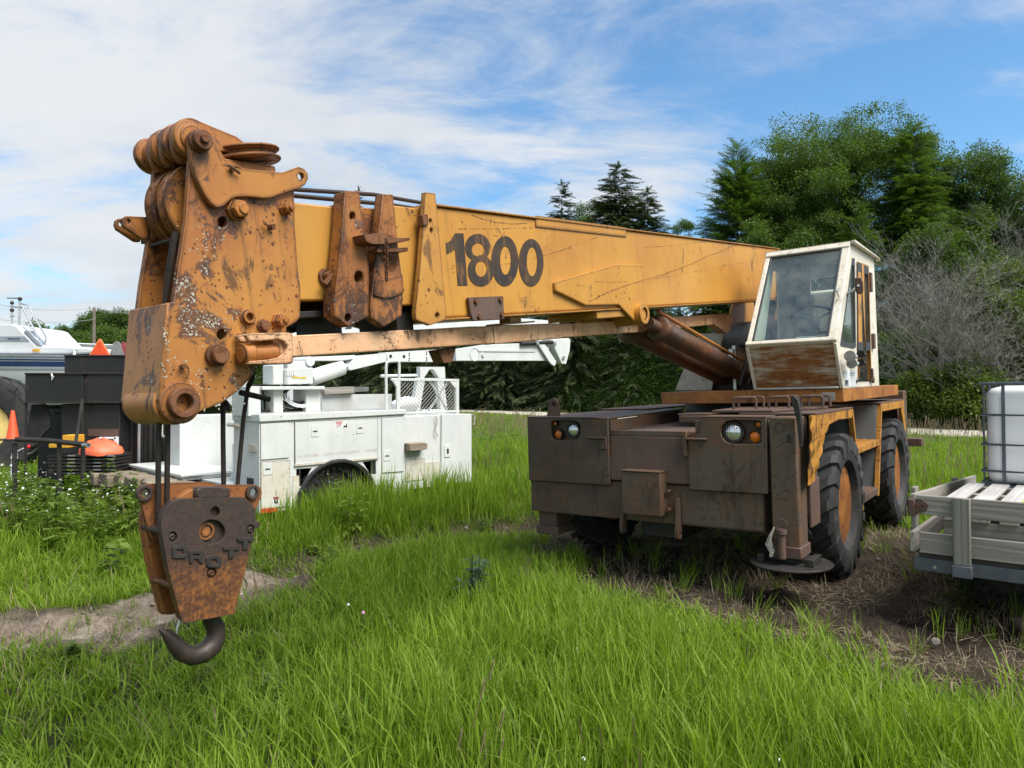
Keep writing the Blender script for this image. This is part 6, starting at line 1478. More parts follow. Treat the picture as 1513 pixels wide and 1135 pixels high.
# pallet stack in the trailer
pallet = empty('wooden_pallet', 'grey wooden pallet of wide worn slats lying in the trailer before the tank', 'pallet', Vector(LO) + Vector(LA[0]) * .7 + Vector(LA[1]) * .8 + Vector(LA[2]) * .10, LA)
def pl(b, name, mat, bev=.004):
    b.v = [(v[0] - .7, v[1] - .8, v[2] - .10) for v in b.v]
    return b.build(name, mat, pallet, bev)
zt_ = .505
for i in range(8):
    x0 = .17 + i * .163
    pl(MB().box(x0, x0 + .112 + .006 * (i % 2), .10, 1.25 - .02 * (i % 3), zt_ - .02, zt_ + .003 * (i % 3)), 'slat', M_wpal, .004)
for y in (.12, .62, 1.12):
    pl(MB().box(.17, 1.45, y, y + .09, .385, zt_ - .021), 'stringer', M_wx, .004)
    pl(MB().box(.17, 1.45, y, y + .09, .245, .355), 'stringer', M_wx, .004)
for i in range(8):
    x0 = .17 + i * .163
    pl(MB().box(x0, x0 + .11, .10, 1.22, .357, .383), 'slat', M_wpal, .003)
pl(MB().prism([(.33, .16), (1.5, .16), (1.5, .235), (.33, .235)], 1, .10, .125, [[(.40, .185), (.70, .185), (.72, .21), (.70, .222), (.40, .222)]]), 'stringer', M_wx, .003)
pl(MB().box(.17, 1.45, .62, .71, .105, .235).box(.17, 1.45, 1.12, 1.21, .105, .235), 'bottom_board', M_wx, .003)
tag(MB().box(-.04, .04, -.03, .03, 0, .012).build('yellow_tag', plain('yellow_tag', (.75, .62, .06), .5, 0, .1, 20, .02), None, .002, loc=Vector(LO) + Vector(LA[0]) * .66 + Vector(LA[1]) * .13 + Vector(LA[2]) * (zt_ + .006), rot=(0, 0, -.7)), 'small yellow plastic tag lying on a pallet slat', 'tag')
# caged tank
tank = empty('caged_tank', 'white plastic liquid tank in a grey tube cage standing on the trailer', 'tank', Vector(LO) + Vector(LA[0]) * .9 + Vector(LA[1]) * 1.7 + Vector(LA[2]) * .48, LA)
TY = 1.20
tx0 = 0.28
tz = [0.486, 0.61, 0.823, 1.06, 1.306]
def tn(b, name, mat, bev=.004):
    b.v = [(v[0] - .9, v[1] - 1.7, v[2] - .48) for v in b.v]
    return b.build(name, mat, tank, bev)
tn(MB().box(tx0 + .012, tx0 + 1.0, TY + .015, TY + 1.1, .50, tz[4] - .012), 'tank_body', M_tank, .085).modifiers['bevel'].segments = 6
for x in (.0, .43, .88):
    tn(MB().box(tx0 + x, tx0 + x + .14, TY + .02, TY + 1.1, .235, .47), 'base_block', M_wx, .006)
tn(MB().box(tx0 - .02, tx0 + 1.04, TY - .005, TY + 1.11, .472, .499), 'base_plate', M_cage, .004)
tn(MB().box(tx0 - .02, tx0 + 1.04, TY + .0, TY + 1.1, .102, .233), 'base_board', M_wx, .006)
b = MB()
for z in tz[1:4] + [.52]:
    b.path([(tx0 - .012, TY + 1.1, z), (tx0 - .012, TY, z), (tx0 + 1.02, TY, z), (tx0 + 1.02, TY + 1.1, z)], .0105, 8)
tn(b, 'cage_bar', M_cage, 0)
for x in (.135, .37, .60, .83):
    tn(MB().box(tx0 + x - .012, tx0 + x + .012, TY + .004, TY + .014, .50, tz[4]), 'cage_upright', M_cage, .003)
for y in (.06, .4, .8):
    tn(MB().box(tx0 - .010, tx0 + .004, TY + y - .012, TY + y + .012, .50, tz[4]), 'cage_upright', M_cage, .003)
b = MB().box(tx0 - .03, tx0 + 1.05, TY - .012, TY + .014, tz[4] - .008, tz[4] + .018).box(tx0 - .03, tx0 - .004, TY + .014, TY + 1.1, tz[4] - .008, tz[4] + .018)
tn(b, 'cage_rim', M_cage, .008)
tn(MB().path([(tx0 + .0, TY + .02, tz[4] - .02), (tx0 + .004, TY + .02, tz[4] - .09), (tx0 + .0, TY + .02, .9)], .010, 6).path([(tx0 + .12, TY + .01, tz[4] - .01), (tx0 + .05, TY + .01, tz[4] - .03), (tx0 + .008, TY + .01, tz[4] - .09)], .008, 6), 'cage_brace', M_cage, 0)
# rusty scrap at the right edge
c_ = [3.353, 4.74, 0.0]
q = MB().path([(0, 0, 0), (.02, .0, .06), (-.01, .01, .12), (.02, .0, .17)], [.035, .04, .03, .035], 9).ring((.0, -.03, .12), (.0, .03, .12), .05, .03, 14).tube((-.02, 0, 0), (-.06, -.02, -.03), .012, n=8)
tag(q.build('scrap_iron', M_plum, None, .003, loc=(c_[0] + .03, c_[1], c_[2] + gz1(c_[0], c_[1]))), 'small lump of rusty scrap iron at the right edge below the trailer', 'scrap')

# ------------------------------------------------------------------ things stored on the left
def wpt(px, py, y):      # a spot given by bearing and height at a distance
    return Vector(((px - 756.5) / 1060 * y, y, 1.70 + (574 - py) / 1060 * y))
XL = lambda px, y: (px - 756.5) / 1060 * y
ZH = lambda py, y: 1.70 + (574 - py) / 1060 * y
def G3(x, y, dz=0): return Vector((x, y, gz1(x, y) + dz))
def local(b, o): b.v = [(v[0] - o[0], v[1] - o[1], v[2] - o[2]) for v in b.v]; return b
# boat on the far left
Y = 17.0
bx = XL(-60, Y)
boat = empty('cabin_boat', 'white cabin boat with navy and grey hull stripes stored at the left', 'boat', G3(bx, Y + 1))
def bt(b, name, mat, bev=.02, parent=None, **kw): return local(b, boat.location).build(name, mat, parent or boat, bev, **kw)
x0, x1 = XL(-330, Y), XL(265, Y)
hullv, hullf = [], []
NS = 24
for i in range(NS + 1):
    t = i / NS
    x = x0 + (x1 - x0) * t
    bow = max(0, (t - .55) / .45)
    half = 1.25 * (1 - bow ** 2.2 * .96)
    keel = ZH(640, Y) + .5 * bow ** 2
    shr = ZH(521, Y) - .06 * t + .0 * bow
    for y_, z_ in ((-half, shr), (-half * .97, shr - .35), (-half * .86, shr - .9), (0, keel), (half * .86, shr - .9), (half * .97, shr - .35), (half, shr)):
        hullv.append((x, Y + 1.25 + y_, z_))
hullf = [(i * 7 + k, i * 7 + k + 1, (i + 1) * 7 + k + 1, (i + 1) * 7 + k) for i in range(NS) for k in range(6)] + [(i * 7 + 6, i * 7, (i + 1) * 7, (i + 1) * 7 + 6) for i in range(NS)]
hull = bt(MB().add(hullv, hullf), 'hull', M_tub, 0)
def hband(z0, z1, off, name, mat):
    vs = []
    for i in range(NS + 1):
        t = i / NS
        x = x0 + (x1 - x0) * t
        half = 1.25 * (1 - max(0, (t - .55) / .45) ** 2.2 * .96)
        sh = -.06 * t
        for z in (z0, z1): vs += [(x, Y + 1.25 - half * (1 - .03 * min(1, max(0, (ZH(521, Y) - z) / .35))) - off, z + sh), (x, Y + 1.25 - half * .96 + .03, z + sh)]
    fs = []
    for i in range(NS):
        a, c = i * 4, (i + 1) * 4
        for k, l in ((0, 2), (2, 3), (3, 1), (1, 0)): fs.append((a + k, a + l, c + l, c + k))
    return bt(MB().add(vs, fs), name, mat, 0, hull)
hband(ZH(524.5, Y), ZH(521, Y), .03, 'rub_rail', M_greystripe)
hband(ZH(530, Y), ZH(528, Y), .012, 'hull_stripe', M_navy)
hband(ZH(539, Y), ZH(531.5, Y), .012, 'hull_stripe', M_navy)
hband(ZH(543.5, Y), ZH(540.5, Y), .012, 'hull_stripe', M_greystripe)
cabx = XL(56, Y)
bt(MB().prism([(XL(-200, Y), ZH(521, Y)), (XL(-200, Y), ZH(478, Y)), (XL(8, Y), ZH(478, Y)), (XL(17, Y), ZH(481, Y)), (XL(22, Y), ZH(487, Y)), (XL(44, Y), ZH(509, Y)), (XL(120, Y), ZH(512, Y)), (XL(150, Y), ZH(522, Y))], 1, Y + .25, Y + 2.2), 'cabin', M_tub, .05)
bt(MB().prism([(XL(-200, Y), ZH(503, Y)), (XL(-200, Y), ZH(496, Y)), (XL(26, Y), ZH(496, Y)), (XL(33, Y), ZH(503, Y))], 1, Y + .236, Y + .25), 'cabin_band', M_greystripe, 0)
b = MB()
rx = random.Random(4)
px = 1.0
for w in (3.0, 2.4, 2.6, 3.2, 2.0, 2.6, 3.0):      # worn italic name on the cabin, not legible
    b.prism([(XL(px, Y), ZH(501.0, Y)), (XL(px + w * .45, Y), ZH(501.0, Y)), (XL(px + w * .45 + .8, Y), ZH(498.4, Y)), (XL(px + .8, Y), ZH(498.4, Y))], 1, Y + .228, Y + .2355)
    px += w
tag(bt(b, 'boat_lettering', M_navy, 0), kind='stuff')
bt(MB().prism([(XL(24, Y), ZH(488, Y)), (XL(46, Y), ZH(510, Y)), (XL(52, Y), ZH(510, Y)), (XL(30, Y), ZH(487, Y))], 1, Y + .24, Y + .5), 'windscreen', M_greystripe, .01)
rails = [[(-5, 437.5), (16, 438)], [(13.5, 437), (13, 478)], [(1.5, 441), (2, 478)], [(16, 446), (26, 448), (30, 455), (54, 498), (52, 506), (49, 509)], [(17, 449), (34, 482), (43, 503), (42, 508)], [(15, 478), (27, 479), (34, 488)], [(18, 485), (16, 520)], [(16, 505), (4, 517)], [(16, 505), (25, 517)], [(0, 450), (16, 452)], [(0, 466), (5, 465)], [(78, 519), (95, 526)]]
b = MB()
for r_ in rails: b.path([(XL(a, Y), Y + .35, ZH(c, Y)) for a, c in r_], .022, 6)
bt(b, 'rail', M_alu, 0)
bt(MB().ball((XL(2, Y), Y + .35, ZH(445, Y)), .045, 8, 6).ball((XL(2, Y), Y + .35, ZH(456, Y)), .05, 8, 6).ball((XL(14, Y), Y + .35, ZH(439, Y)), .05, 8, 6), 'mast_light', M_steel, 0)
bt(MB().tube((XL(102, Y), Y + .2, ZH(528, Y)), (XL(102, Y), Y + .2, ZH(516, Y)), .035, n=12).box(XL(100, Y), XL(105, Y), Y + .17, Y + .24, ZH(516, Y), ZH(514.5, Y)), 'deck_fitting', M_white, .006)
bt(MB().box(XL(39, Y), XL(49, Y), Y + .20, Y + .24, ZH(519, Y), ZH(515, Y)), 'vent', M_yellowp, .005)
bt(MB().box(XL(-300, Y), XL(240, Y), Y + .9, Y + 1.05, .35, .55).tube((XL(20, Y), Y + .5, .35), (XL(20, Y), Y + .75, .35), .35, n=24), 'boat_cradle', M_black, .01)
# second white hull/roof behind
Y2 = 24.0
o = empty('white_trailer', 'long low white roof behind the boat', 'trailer', G3(XL(140, Y2), Y2 + 1.2))
local(MB().prism([(XL(40, Y2), ZH(600, Y2)), (XL(40, Y2), ZH(505, Y2)), (XL(52, Y2), ZH(504, Y2)), (XL(330, Y2), ZH(516, Y2)), (XL(330, Y2), ZH(600, Y2))], 1, Y2, Y2 + 2.4), o.location).build('trailer_body', M_tub, o, .04)
local(MB().prism([(XL(48, Y2), ZH(510.5, Y2)), (XL(48, Y2), ZH(505.5, Y2)), (XL(330, Y2), ZH(516, Y2)), (XL(330, Y2), ZH(522, Y2))], 1, Y2 - .02, Y2), o.location).build('roof_edge', M_greysign, o, .01)
local(MB().tube((XL(90, Y2), Y2 + .4, ZH(600, Y2) - .9), (XL(90, Y2), Y2 + .7, ZH(600, Y2) - .9), .4, n=20).tube((XL(250, Y2), Y2 + .4, ZH(600, Y2) - .9), (XL(250, Y2), Y2 + .7, ZH(600, Y2) - .9), .4, n=20).box(XL(60, Y2), XL(300, Y2), Y2 + .5, Y2 + 2, .4, ZH(600, Y2)), o.location).build('chassis', M_black, o, .01)
# black steel boxes
def thing1(name, label, cat, mat, b, bev=.006, pname='shell', base=None, group=None):
    xs = [v[0] for v in b.v]; ys = [v[1] for v in b.v]; zs = [v[2] for v in b.v]
    o = empty(name, label, cat, ((min(xs) + max(xs)) / 2, (min(ys) + max(ys)) / 2, min(zs)), group=group)
    local(b, o.location).build(pname, mat, o, bev)
    return o
def part(o, b, name, mat, bev=.004, **kw): return local(b, o.location).build(name, mat, o, bev, **kw)
YB = 9.6
bxx = lambda a, b_, c, d, y0, y1: MB().box(XL(a, y0), XL(b_, y0), y0, y1, ZH(d, y0), ZH(c, y0))
o = thing1('steel_bin', 'long black steel bin raised on thin legs beside the big black tyre', 'bin', M_blackbox, bxx(37, 122, 553, 594, YB, YB + .85), .006)
part(o, bxx(35.5, 123, 551, 553.2, YB - .02, YB + .87), 'bin_rim', M_blackbox, .004)
part(o, bxx(36, 122.5, 593.5, 596, YB - .012, YB + .86), 'bin_lip', M_steel, .003)
for a in (36, 120.5):
    part(o, bxx(a, a + 2.2, 596, 722, YB, YB + .03), 'leg', M_steel, .002)
part(o, MB().path([wpt(76, 552, YB - .03), wpt(77, 556, YB - .04), wpt(76, 562, YB - .03), wpt(79, 556, YB - .03)], .010, 6), 'wire_tie', M_white, 0)
o2 = thing1('steel_bin', 'shorter black steel bin pushed against the long one, next to the crane head', 'bin', M_blackbox, bxx(124.5, 200, 553, 594, YB + .05, YB + .85), .006)
part(o2, bxx(124, 200, 550.6, 553.2, YB + .03, YB + .87), 'bin_rim', M_blackbox, .004)
part(o2, bxx(124, 200, 593.5, 596, YB + .04, YB + .86), 'bin_lip', M_steel, .003)
o3 = thing1('steel_trough', 'upper black steel trough stacked behind, carrying the orange warning triangle', 'trough', M_blackbox, bxx(95, 215, 526, 556, YB + 1.0, YB + 1.8), .006)
part(o3, bxx(94, 216, 524.5, 526.5, YB + .98, YB + 1.82), 'trough_rim', M_blackbox, .004)
o4 = thing1('steel_cabinet', 'black steel cabinet under the bins with rust along its foot', 'cabinet', M_blackbox, bxx(91, 177, 597, 690, YB + .12, YB + .8), .006)
part(o4, bxx(130, 175, 634, 645, YB + .112, YB + .13), 'rust_band', M_plum, .002)
o5 = empty('corrugated_stack', 'upright black corrugated sheets standing behind the ropes', 'sheets', G3(XL(215, YB), YB + .5))
for i in range(11):
    a = 178 + i * 7
    part(o5, bxx(a, a + 4.6, 590, 715, YB + .35 + .03 * (i % 2), YB + .42 + .03 * (i % 2)), 'sheet', M_blackbox, .003)
part(o5, MB().tube(wpt(206, 615, YB + .3), wpt(205, 705, YB + .3), .022, n=10), 'white_tube', M_alu, 0)
# fallen tarp / dark plate with grille
o6 = thing1('plastic_sheet', 'crumpled dark plastic sheet hanging below the long bin', 'sheet', M_rubber, MB().prism([(XL(37, YB), ZH(598, YB)), (XL(59, YB), ZH(598, YB)), (XL(64, YB), ZH(615, YB)), (XL(66, YB), ZH(632, YB)), (XL(50, YB), ZH(650, YB)), (XL(28, YB), ZH(652, YB))], 1, YB + .12, YB + .16), .01)
o7 = empty('steel_rack', 'dark steel rack frame behind the white flowers', 'rack', G3(XL(75, YB), YB + .4))
part(o7, bxx(60, 91, 600, 604, YB + .3, YB + .34).box(XL(70, YB), XL(73, YB), YB + .3, YB + .34, ZH(690, YB), ZH(602, YB)).box(XL(60, YB), XL(92, YB), YB + .3, YB + .34, ZH(613, YB), ZH(610, YB)), 'rack_frame', M_steel, .004)
part(o7, bxx(56, 92, 598, 720, YB + .75, YB + .8), 'rack_back', M_black, 0)
# warning triangles
def tri_sign(name, label, px, top, half, bot, y, mat, border, grp=None):
    r = 3.0
    pts = [(px - half, bot), (px - 2.2, top + 1.4), (px, top), (px + 2.2, top + 1.4), (px + half, bot)]
    b = MB().prism([(XL(a, y), ZH(c, y)) for a, c in pts], 1, y, y + .012)
    o = thing1(name, label, 'sign', border, b, .002, 'sign_plate', group=grp)
    if mat is not border:
        cxp = px; cyp = bot - (bot - top) * .36
        part(o, MB().prism([(XL(cxp + (a - cxp) * .78, y), ZH(cyp + (c - cyp) * .78, y)) for a, c in pts], 1, y - .0045, y - .0005), 'sign_face', mat, 0)
    return o
tri_sign('warning_triangle', 'bright orange warning triangle standing on the black trough', 147, 500.5, 17, 527, YB + 1.3, M_orange, plain('pale_orange_border', (0.75, 0.22, 0.08), .45, 0, .1, 8, .02))
def round_sign(label, px, top, half, y, mat):
    pts = [(px - half, 528)] + [(px + half * math.cos(a) * .55 , top + 9 - 9 * math.sin(a)) for a in [PI - PI * i / 8 for i in range(9)]] + [(px + half, 528)]
    return thing1('warning_sign', label, 'sign', mat, MB().prism([(XL(a, y), ZH(c, y)) for a, c in pts], 1, y, y + .012), .002, 'sign_plate')
round_sign('faded grey and red round-topped sign just right of the orange triangle', 172, 504, 12, YB + 1.35, M_greysign)
round_sign('faded red round-topped sign half behind the grey one', 182, 505, 9, YB + 1.45, M_redfade)
# big tyre with yellow rim
tb3, rb3 = tyre_meshes(1.0, .56, .43)
ty = tb3.build('tractor_tyre', M_rubber, None, 0, loc=(XL(-16, 13.9), 13.9, ZH(627, 13.9)), rot=(R(4), 0, R(180 + 12)))
tag(ty, 'big black tractor tyre on a yellow rim at the left edge', 'tyre')
rb3.build('yellow_rim', M_yellowrim, ty, 0)
ty.location.z = gz1(ty.location.x, ty.location.y) + .99
tbb, _ = tyre_meshes(.80, .50, .46)
tag(tbb.build('loose_tyre', M_rubber, None, 0, loc=(XL(12, 14.9), 14.9, gz1(XL(12, 14.9), 14.9) + .86), rot=(R(-12), 0, R(150))), 'worn black tyre leaning behind the yellow rimmed one', 'tyre')
# cone on a bar
YC = 8.8
cone = thing1('traffic_cone', 'orange traffic cone with a black rod through its tip standing on a black bar', 'cone', M_orange, MB().lathe([(.070, 0), (.066, .01), (.020, .335), (.016, .345)], wpt(19, 648, YC), (0, 0, 1), 24), 0, 'cone_body')
part(cone, MB().lathe([(.13, -.022), (.135, -.010), (.12, 0), (.05, .002)], wpt(16, 648, YC), (0, 0, 1), 4), 'cone_base', M_steel, .004)
part(cone, MB().tube(wpt(20, 610, YC), wpt(22, 577, YC), .010, n=8), 'rod', M_steel, 0)
rk = empty('barrier_rack', 'black tubular barrier lying level under the cone', 'barrier', G3(XL(70, YC), YC))
part(rk, MB().path([wpt(24, 649, YC - .02), wpt(70, 651, YC - .02), wpt(128, 657, YC - .1)], .032, 10), 'crossbar', M_steel, 0)
part(rk, MB().tube(wpt(112, 655, YC), wpt(122, 590, YC + .1), .020, n=10), 'diagonal_bar', M_steel, 0)
for a in (22, 88, 123):
    part(rk, MB().tube(wpt(a, 655, YC), wpt(a, 782, YC), .028, n=8), 'post', M_steel, 0)
part(rk, MB().ring(wpt(124, 658, YC - .16), wpt(131, 658, YC - .22), .03, .022, 12), 'tube_end', M_bright, 0)
# stack of black plastic pallets with bag
pk = empty('crate_stack', 'stack of black plastic trays under the orange bag', 'trays', G3(XL(120, YB), YB - .1))
for i in range(6):
    zc0 = 672 + i * 5.2
    part(pk, bxx(70 + (i % 2), 171 - (i % 3), zc0, zc0 + 3.4, YB - .35, YB + .05), 'tray', M_blackbox, .004)
    for a in (100, 138, 158):
        part(pk, bxx(a, a + 11, zc0 + .6, zc0 + 2.2, YB - .353, YB - .351), 'tray_slot', M_greysign, 0)
b = MB()
NU, NV = 26, 10
vs = []
for j in range(NV + 1):
    for i in range(NU):
        a = 2 * PI * i / NU
        t = j / NV
        r = max(.03, 1 - t ** 2.2) ** .6
        rx_, ry_ = .26 * r * (1 + .10 * math.sin(3 * a + 1) + .05 * math.sin(7 * a)), .20 * r * (1 + .10 * math.sin(4 * a))
        vs.append((rx_ * math.cos(a), ry_ * math.sin(a), .19 * t * (1 + .10 * math.sin(2 * a + .5)) + .010 * math.sin(6 * a + 5 * t) * (1 - t) + .016 * math.sin(5 * a + 11 * t) * math.sin(3.1 * a - 7 * t + 1) + .008 * math.sin(13 * a - 17 * t)))
b.add(vs, [(j * NU + i, j * NU + (i + 1) % NU, (j + 1) * NU + (i + 1) % NU, (j + 1) * NU + i) for j in range(NV) for i in range(NU)] + [tuple(range(NU - 1, -1, -1)), tuple(NV * NU + i for i in range(NU))])
bag = wpt(148, 671, YB - .2)
tag(b.build('tarpaulin_bag', M_bag, None, 0, smooth=70, loc=bag), 'crumpled orange tarpaulin bag on the black trays', 'bag')
tag(bxx(92, 112, 643, 655, YB - .3, YB - .1).build('yellow_block', M_yellowp, None, .01), 'yellow plastic block left of the orange bag', 'block')
tag(bxx(72, 100, 656, 662, YB - .4, YB - .2).build('yellow_board', M_yellowp, None, .006), 'flat yellow board edge under the black bar', 'board')
b = bxx(146, 172, 646, 649, YB + .05, YB + .1)
tag(MB().add(b.v, b.f).box(XL(165, YB), XL(170, YB), YB + .05, YB + .1, ZH(668, YB), ZH(646, YB)).build('window_sash', M_white, None, .004), 'small white window sash behind the orange bag', 'sash')
# white turned post leaning
b = MB()
prof = [(1.3 * a_, 1.35 * h_) for a_, h_ in [(.030, 0), (.030, .10), (.038, .11), (.038, .14), (.026, .16), (.030, .26), (.040, .28), (.026, .30), (.030, .36), (.040, .37), (.034, .40), (.030, .46)]]
tag(b.lathe(prof, (0, 0, 0), (.10, 0, 1), 16).path([(.06, 0, .60), (.12, 0, .62), (.20, 0, .66)], .009, 6).build('white_post', M_white, None, 0, loc=G3(XL(17, 11.6), 11.6, .05)), 'white turned baluster leaning among the weeds at the left', 'post')
tag(MB().ball((0, 0, 0), (.022, .022, .028), 10, 7).build('red_ball', M_red, None, 0, loc=wpt(43, 660, 8.78)), 'small red plastic ball above the white post', 'ball')
# pole and wires
YP = 75.0
pole = empty('utility_pole', 'grey wooden utility pole in front of the far trees', 'pole', (XL(138, YP), YP, 0))
part(pole, MB().tube((XL(138, YP), YP, 0), (XL(138.5, YP), YP, ZH(455, YP)), .22, .15, 10), 'pole', M_pole, 0)
part(pole, MB().tube((XL(138.5, YP), YP, ZH(457, YP)), (XL(139.5, YP), YP, ZH(453, YP)), .05, n=6), 'insulator', M_greysign, 0)
b = MB()
for (a, z0_, c_, z1_, sag) in ((-40, 441, 139, 455, .6), (139, 455, 420, 470, .9), (-40, 466, 139, 472, .5)):
    y0_, y1_ = (YP - 8 if a < 0 else YP), (YP if c_ < 200 else YP + 20)
    P0, P1 = wpt(a, z0_, y0_), wpt(c_, z1_, y1_)
    b.path([P0.lerp(P1, t) - Vector((0, 0, sag * 4 * t * (1 - t))) for t in [i / 10 for i in range(11)]], .022, 5)
part(pole, b, 'power_line', M_greysign, 0)

# ------------------------------------------------------------------ trees
def leaf_mat(name, dark, light, trans=0.35, attr='tint', rough=0.5):
    M = Mat(name)
    t = M.n('Attribute', attribute_name='tint', attribute_type='INSTANCER').outputs['Fac']
    l = M.n('Attribute', attribute_name='bl', attribute_type='GEOMETRY').outputs['Fac']
    f = M.mth('ADD', M.mth('MULTIPLY', t, 0.55), M.mth('MULTIPLY', l, 0.45))
    c = M.ramp(f, [(0.0, dark), (1.0, light)])
    d = M.n('BsdfPrincipled', {'Base Color': c, 'Roughness': rough, 'Specular IOR Level': 0.3})
    c2 = M.mix(1.0, c, (1.1, 1.25, 0.55, 1), 'MULTIPLY')
    tr = M.n('BsdfTranslucent', {0: c2})
    mx = M.n('MixShader', {0: trans, 1: d.outputs[0], 2: tr.outputs[0]})
    M.t.links.new(mx.outputs[0], M.out.inputs[0])
    return M.m
def quads_mesh(name, Q, mat, bl=None):
    Q = np.asarray(Q, np.float32)           # n x 4 x 3
    n = len(Q)
    me = bpy.data.meshes.new(name)
    me.vertices.add(n * 4)
    me.vertices.foreach_set('co', Q.ravel())
    me.loops.add(n * 4)
    me.loops.foreach_set('vertex_index', np.arange(n * 4, dtype=np.int32))
    me.polygons.add(n)
    me.polygons.foreach_set('loop_start', np.arange(0, n * 4, 4, dtype=np.int32))
    a = me.attributes.new('bl', 'FLOAT', 'FACE')
    a.data.foreach_set('value', np.asarray(bl if bl is not None else rng.random(n), np.float32))
    me.update(calc_edges=True)
    me.materials.append(mat)
    return me
def unit(v): return v / np.maximum(np.linalg.norm(v, axis=-1, keepdims=True), 1e-9)
def leaf_clump(name, n, rad, ln, wd, mat, flat=0.75):
    P = rng.normal(0, 1, (n, 3)); P = unit(P) * (rng.random((n, 1)) ** .45) * rad; P[:, 2] *= flat
    d = unit(unit(P) + rng.normal(0, .6, (n, 3)) + np.array([0, 0, -.25]))
    nr = unit(rng.normal(0, .7, (n, 3)) + np.array([0, 0, 1.0]))
    s = unit(np.cross(d, nr))
    k = (rng.random((n, 1)) * .6 + .7)
    L, Wd = ln * k, wd * k
    Q = np.stack([P, P + d * L * .45 + s * Wd, P + d * L, P + d * L * .45 - s * Wd], 1)
    return quads_mesh(name, Q, mat)
def spray_mesh(name, n, mat, length=1.0, tw=.34, wd=.020, droop=.25):
    Q = []
    for i in range(n):
        t = (i + .5) / n
        p = np.array([length * t, 0, -droop * t * t * .5])
        for sd in (-1, 1):
            for m in range(2):
                a = sd * (rnd.uniform(.5, 1.1))
                l = tw * (1.15 - t * .75) * rnd.uniform(.7, 1.15)
                d = np.array([math.cos(a), math.sin(a), rnd.uniform(-.55, .12)]); d /= np.linalg.norm(d)
                s = np.cross(d, np.array([rnd.uniform(-.5, .5), rnd.uniform(-.5, .5), 1.0])); s /= np.linalg.norm(s)
                Q.append([p, p + d * l * .4 + s * wd, p + d * l, p + d * l * .4 - s * wd])
    return quads_mesh(name, Q, mat)
M_leafA = leaf_mat('broad_leaf', (0.034, 0.066, 0.011), (0.120, 0.190, 0.032), 0.42)
M_leafB = leaf_mat('bright_leaf', (0.040, 0.075, 0.012), (0.150, 0.200, 0.030))
M_needle = leaf_mat('spruce_needles', (0.016, 0.030, 0.012), (0.095, 0.125, 0.040), 0.2)
M_larch = leaf_mat('larch_needles', (0.044, 0.084, 0.015), (0.120, 0.190, 0.036), 0.38)
M_bark = plain('dark_bark', (0.045, 0.036, 0.028), 0.9, 0, 0.3, 5, 0.4)
M_greybark = plain('bare_grey_twigs', (0.20, 0.185, 0.165), 0.9, 0, 0.25, 3, 0.2)
def mk(name, meshes): return scatter_group(name, proto_collection(name, meshes))
G_broad = mk('leaf_clump', [leaf_clump('leaf_clump', 95, .48, .115, .030, M_leafA) for i in range(5)])
G_bright = mk('bright_clump', [leaf_clump('bright_clump', 85, .46, .12, .034, M_leafB) for i in range(4)])
G_spruce = mk('spruce_spray', [spray_mesh('spruce_spray', 24, M_needle, 1.0, .30, .017, .30) for i in range(4)])
G_larch = mk('larch_spray', [spray_mesh('larch_spray', 13, M_larch, 1.0, .34, .017, .55) for i in range(4)])
def trunk_path(b, H, r0, top=.8, sway=.25, n=7):
    pts, rs = [], []
    ax, ay = rnd.uniform(-1, 1) * sway, rnd.uniform(-1, 1) * sway
    for i in range(n):
        t = i / (n - 1)
        pts.append(Vector((ax * math.sin(t * 2.2), ay * math.sin(t * 1.7), H * top * t - (.2 if i == 0 else 0))))
        rs.append(r0 * (1 - .82 * t) + (.25 * r0 if i == 0 else 0))
    b.path(pts, rs, 8)
    return pts
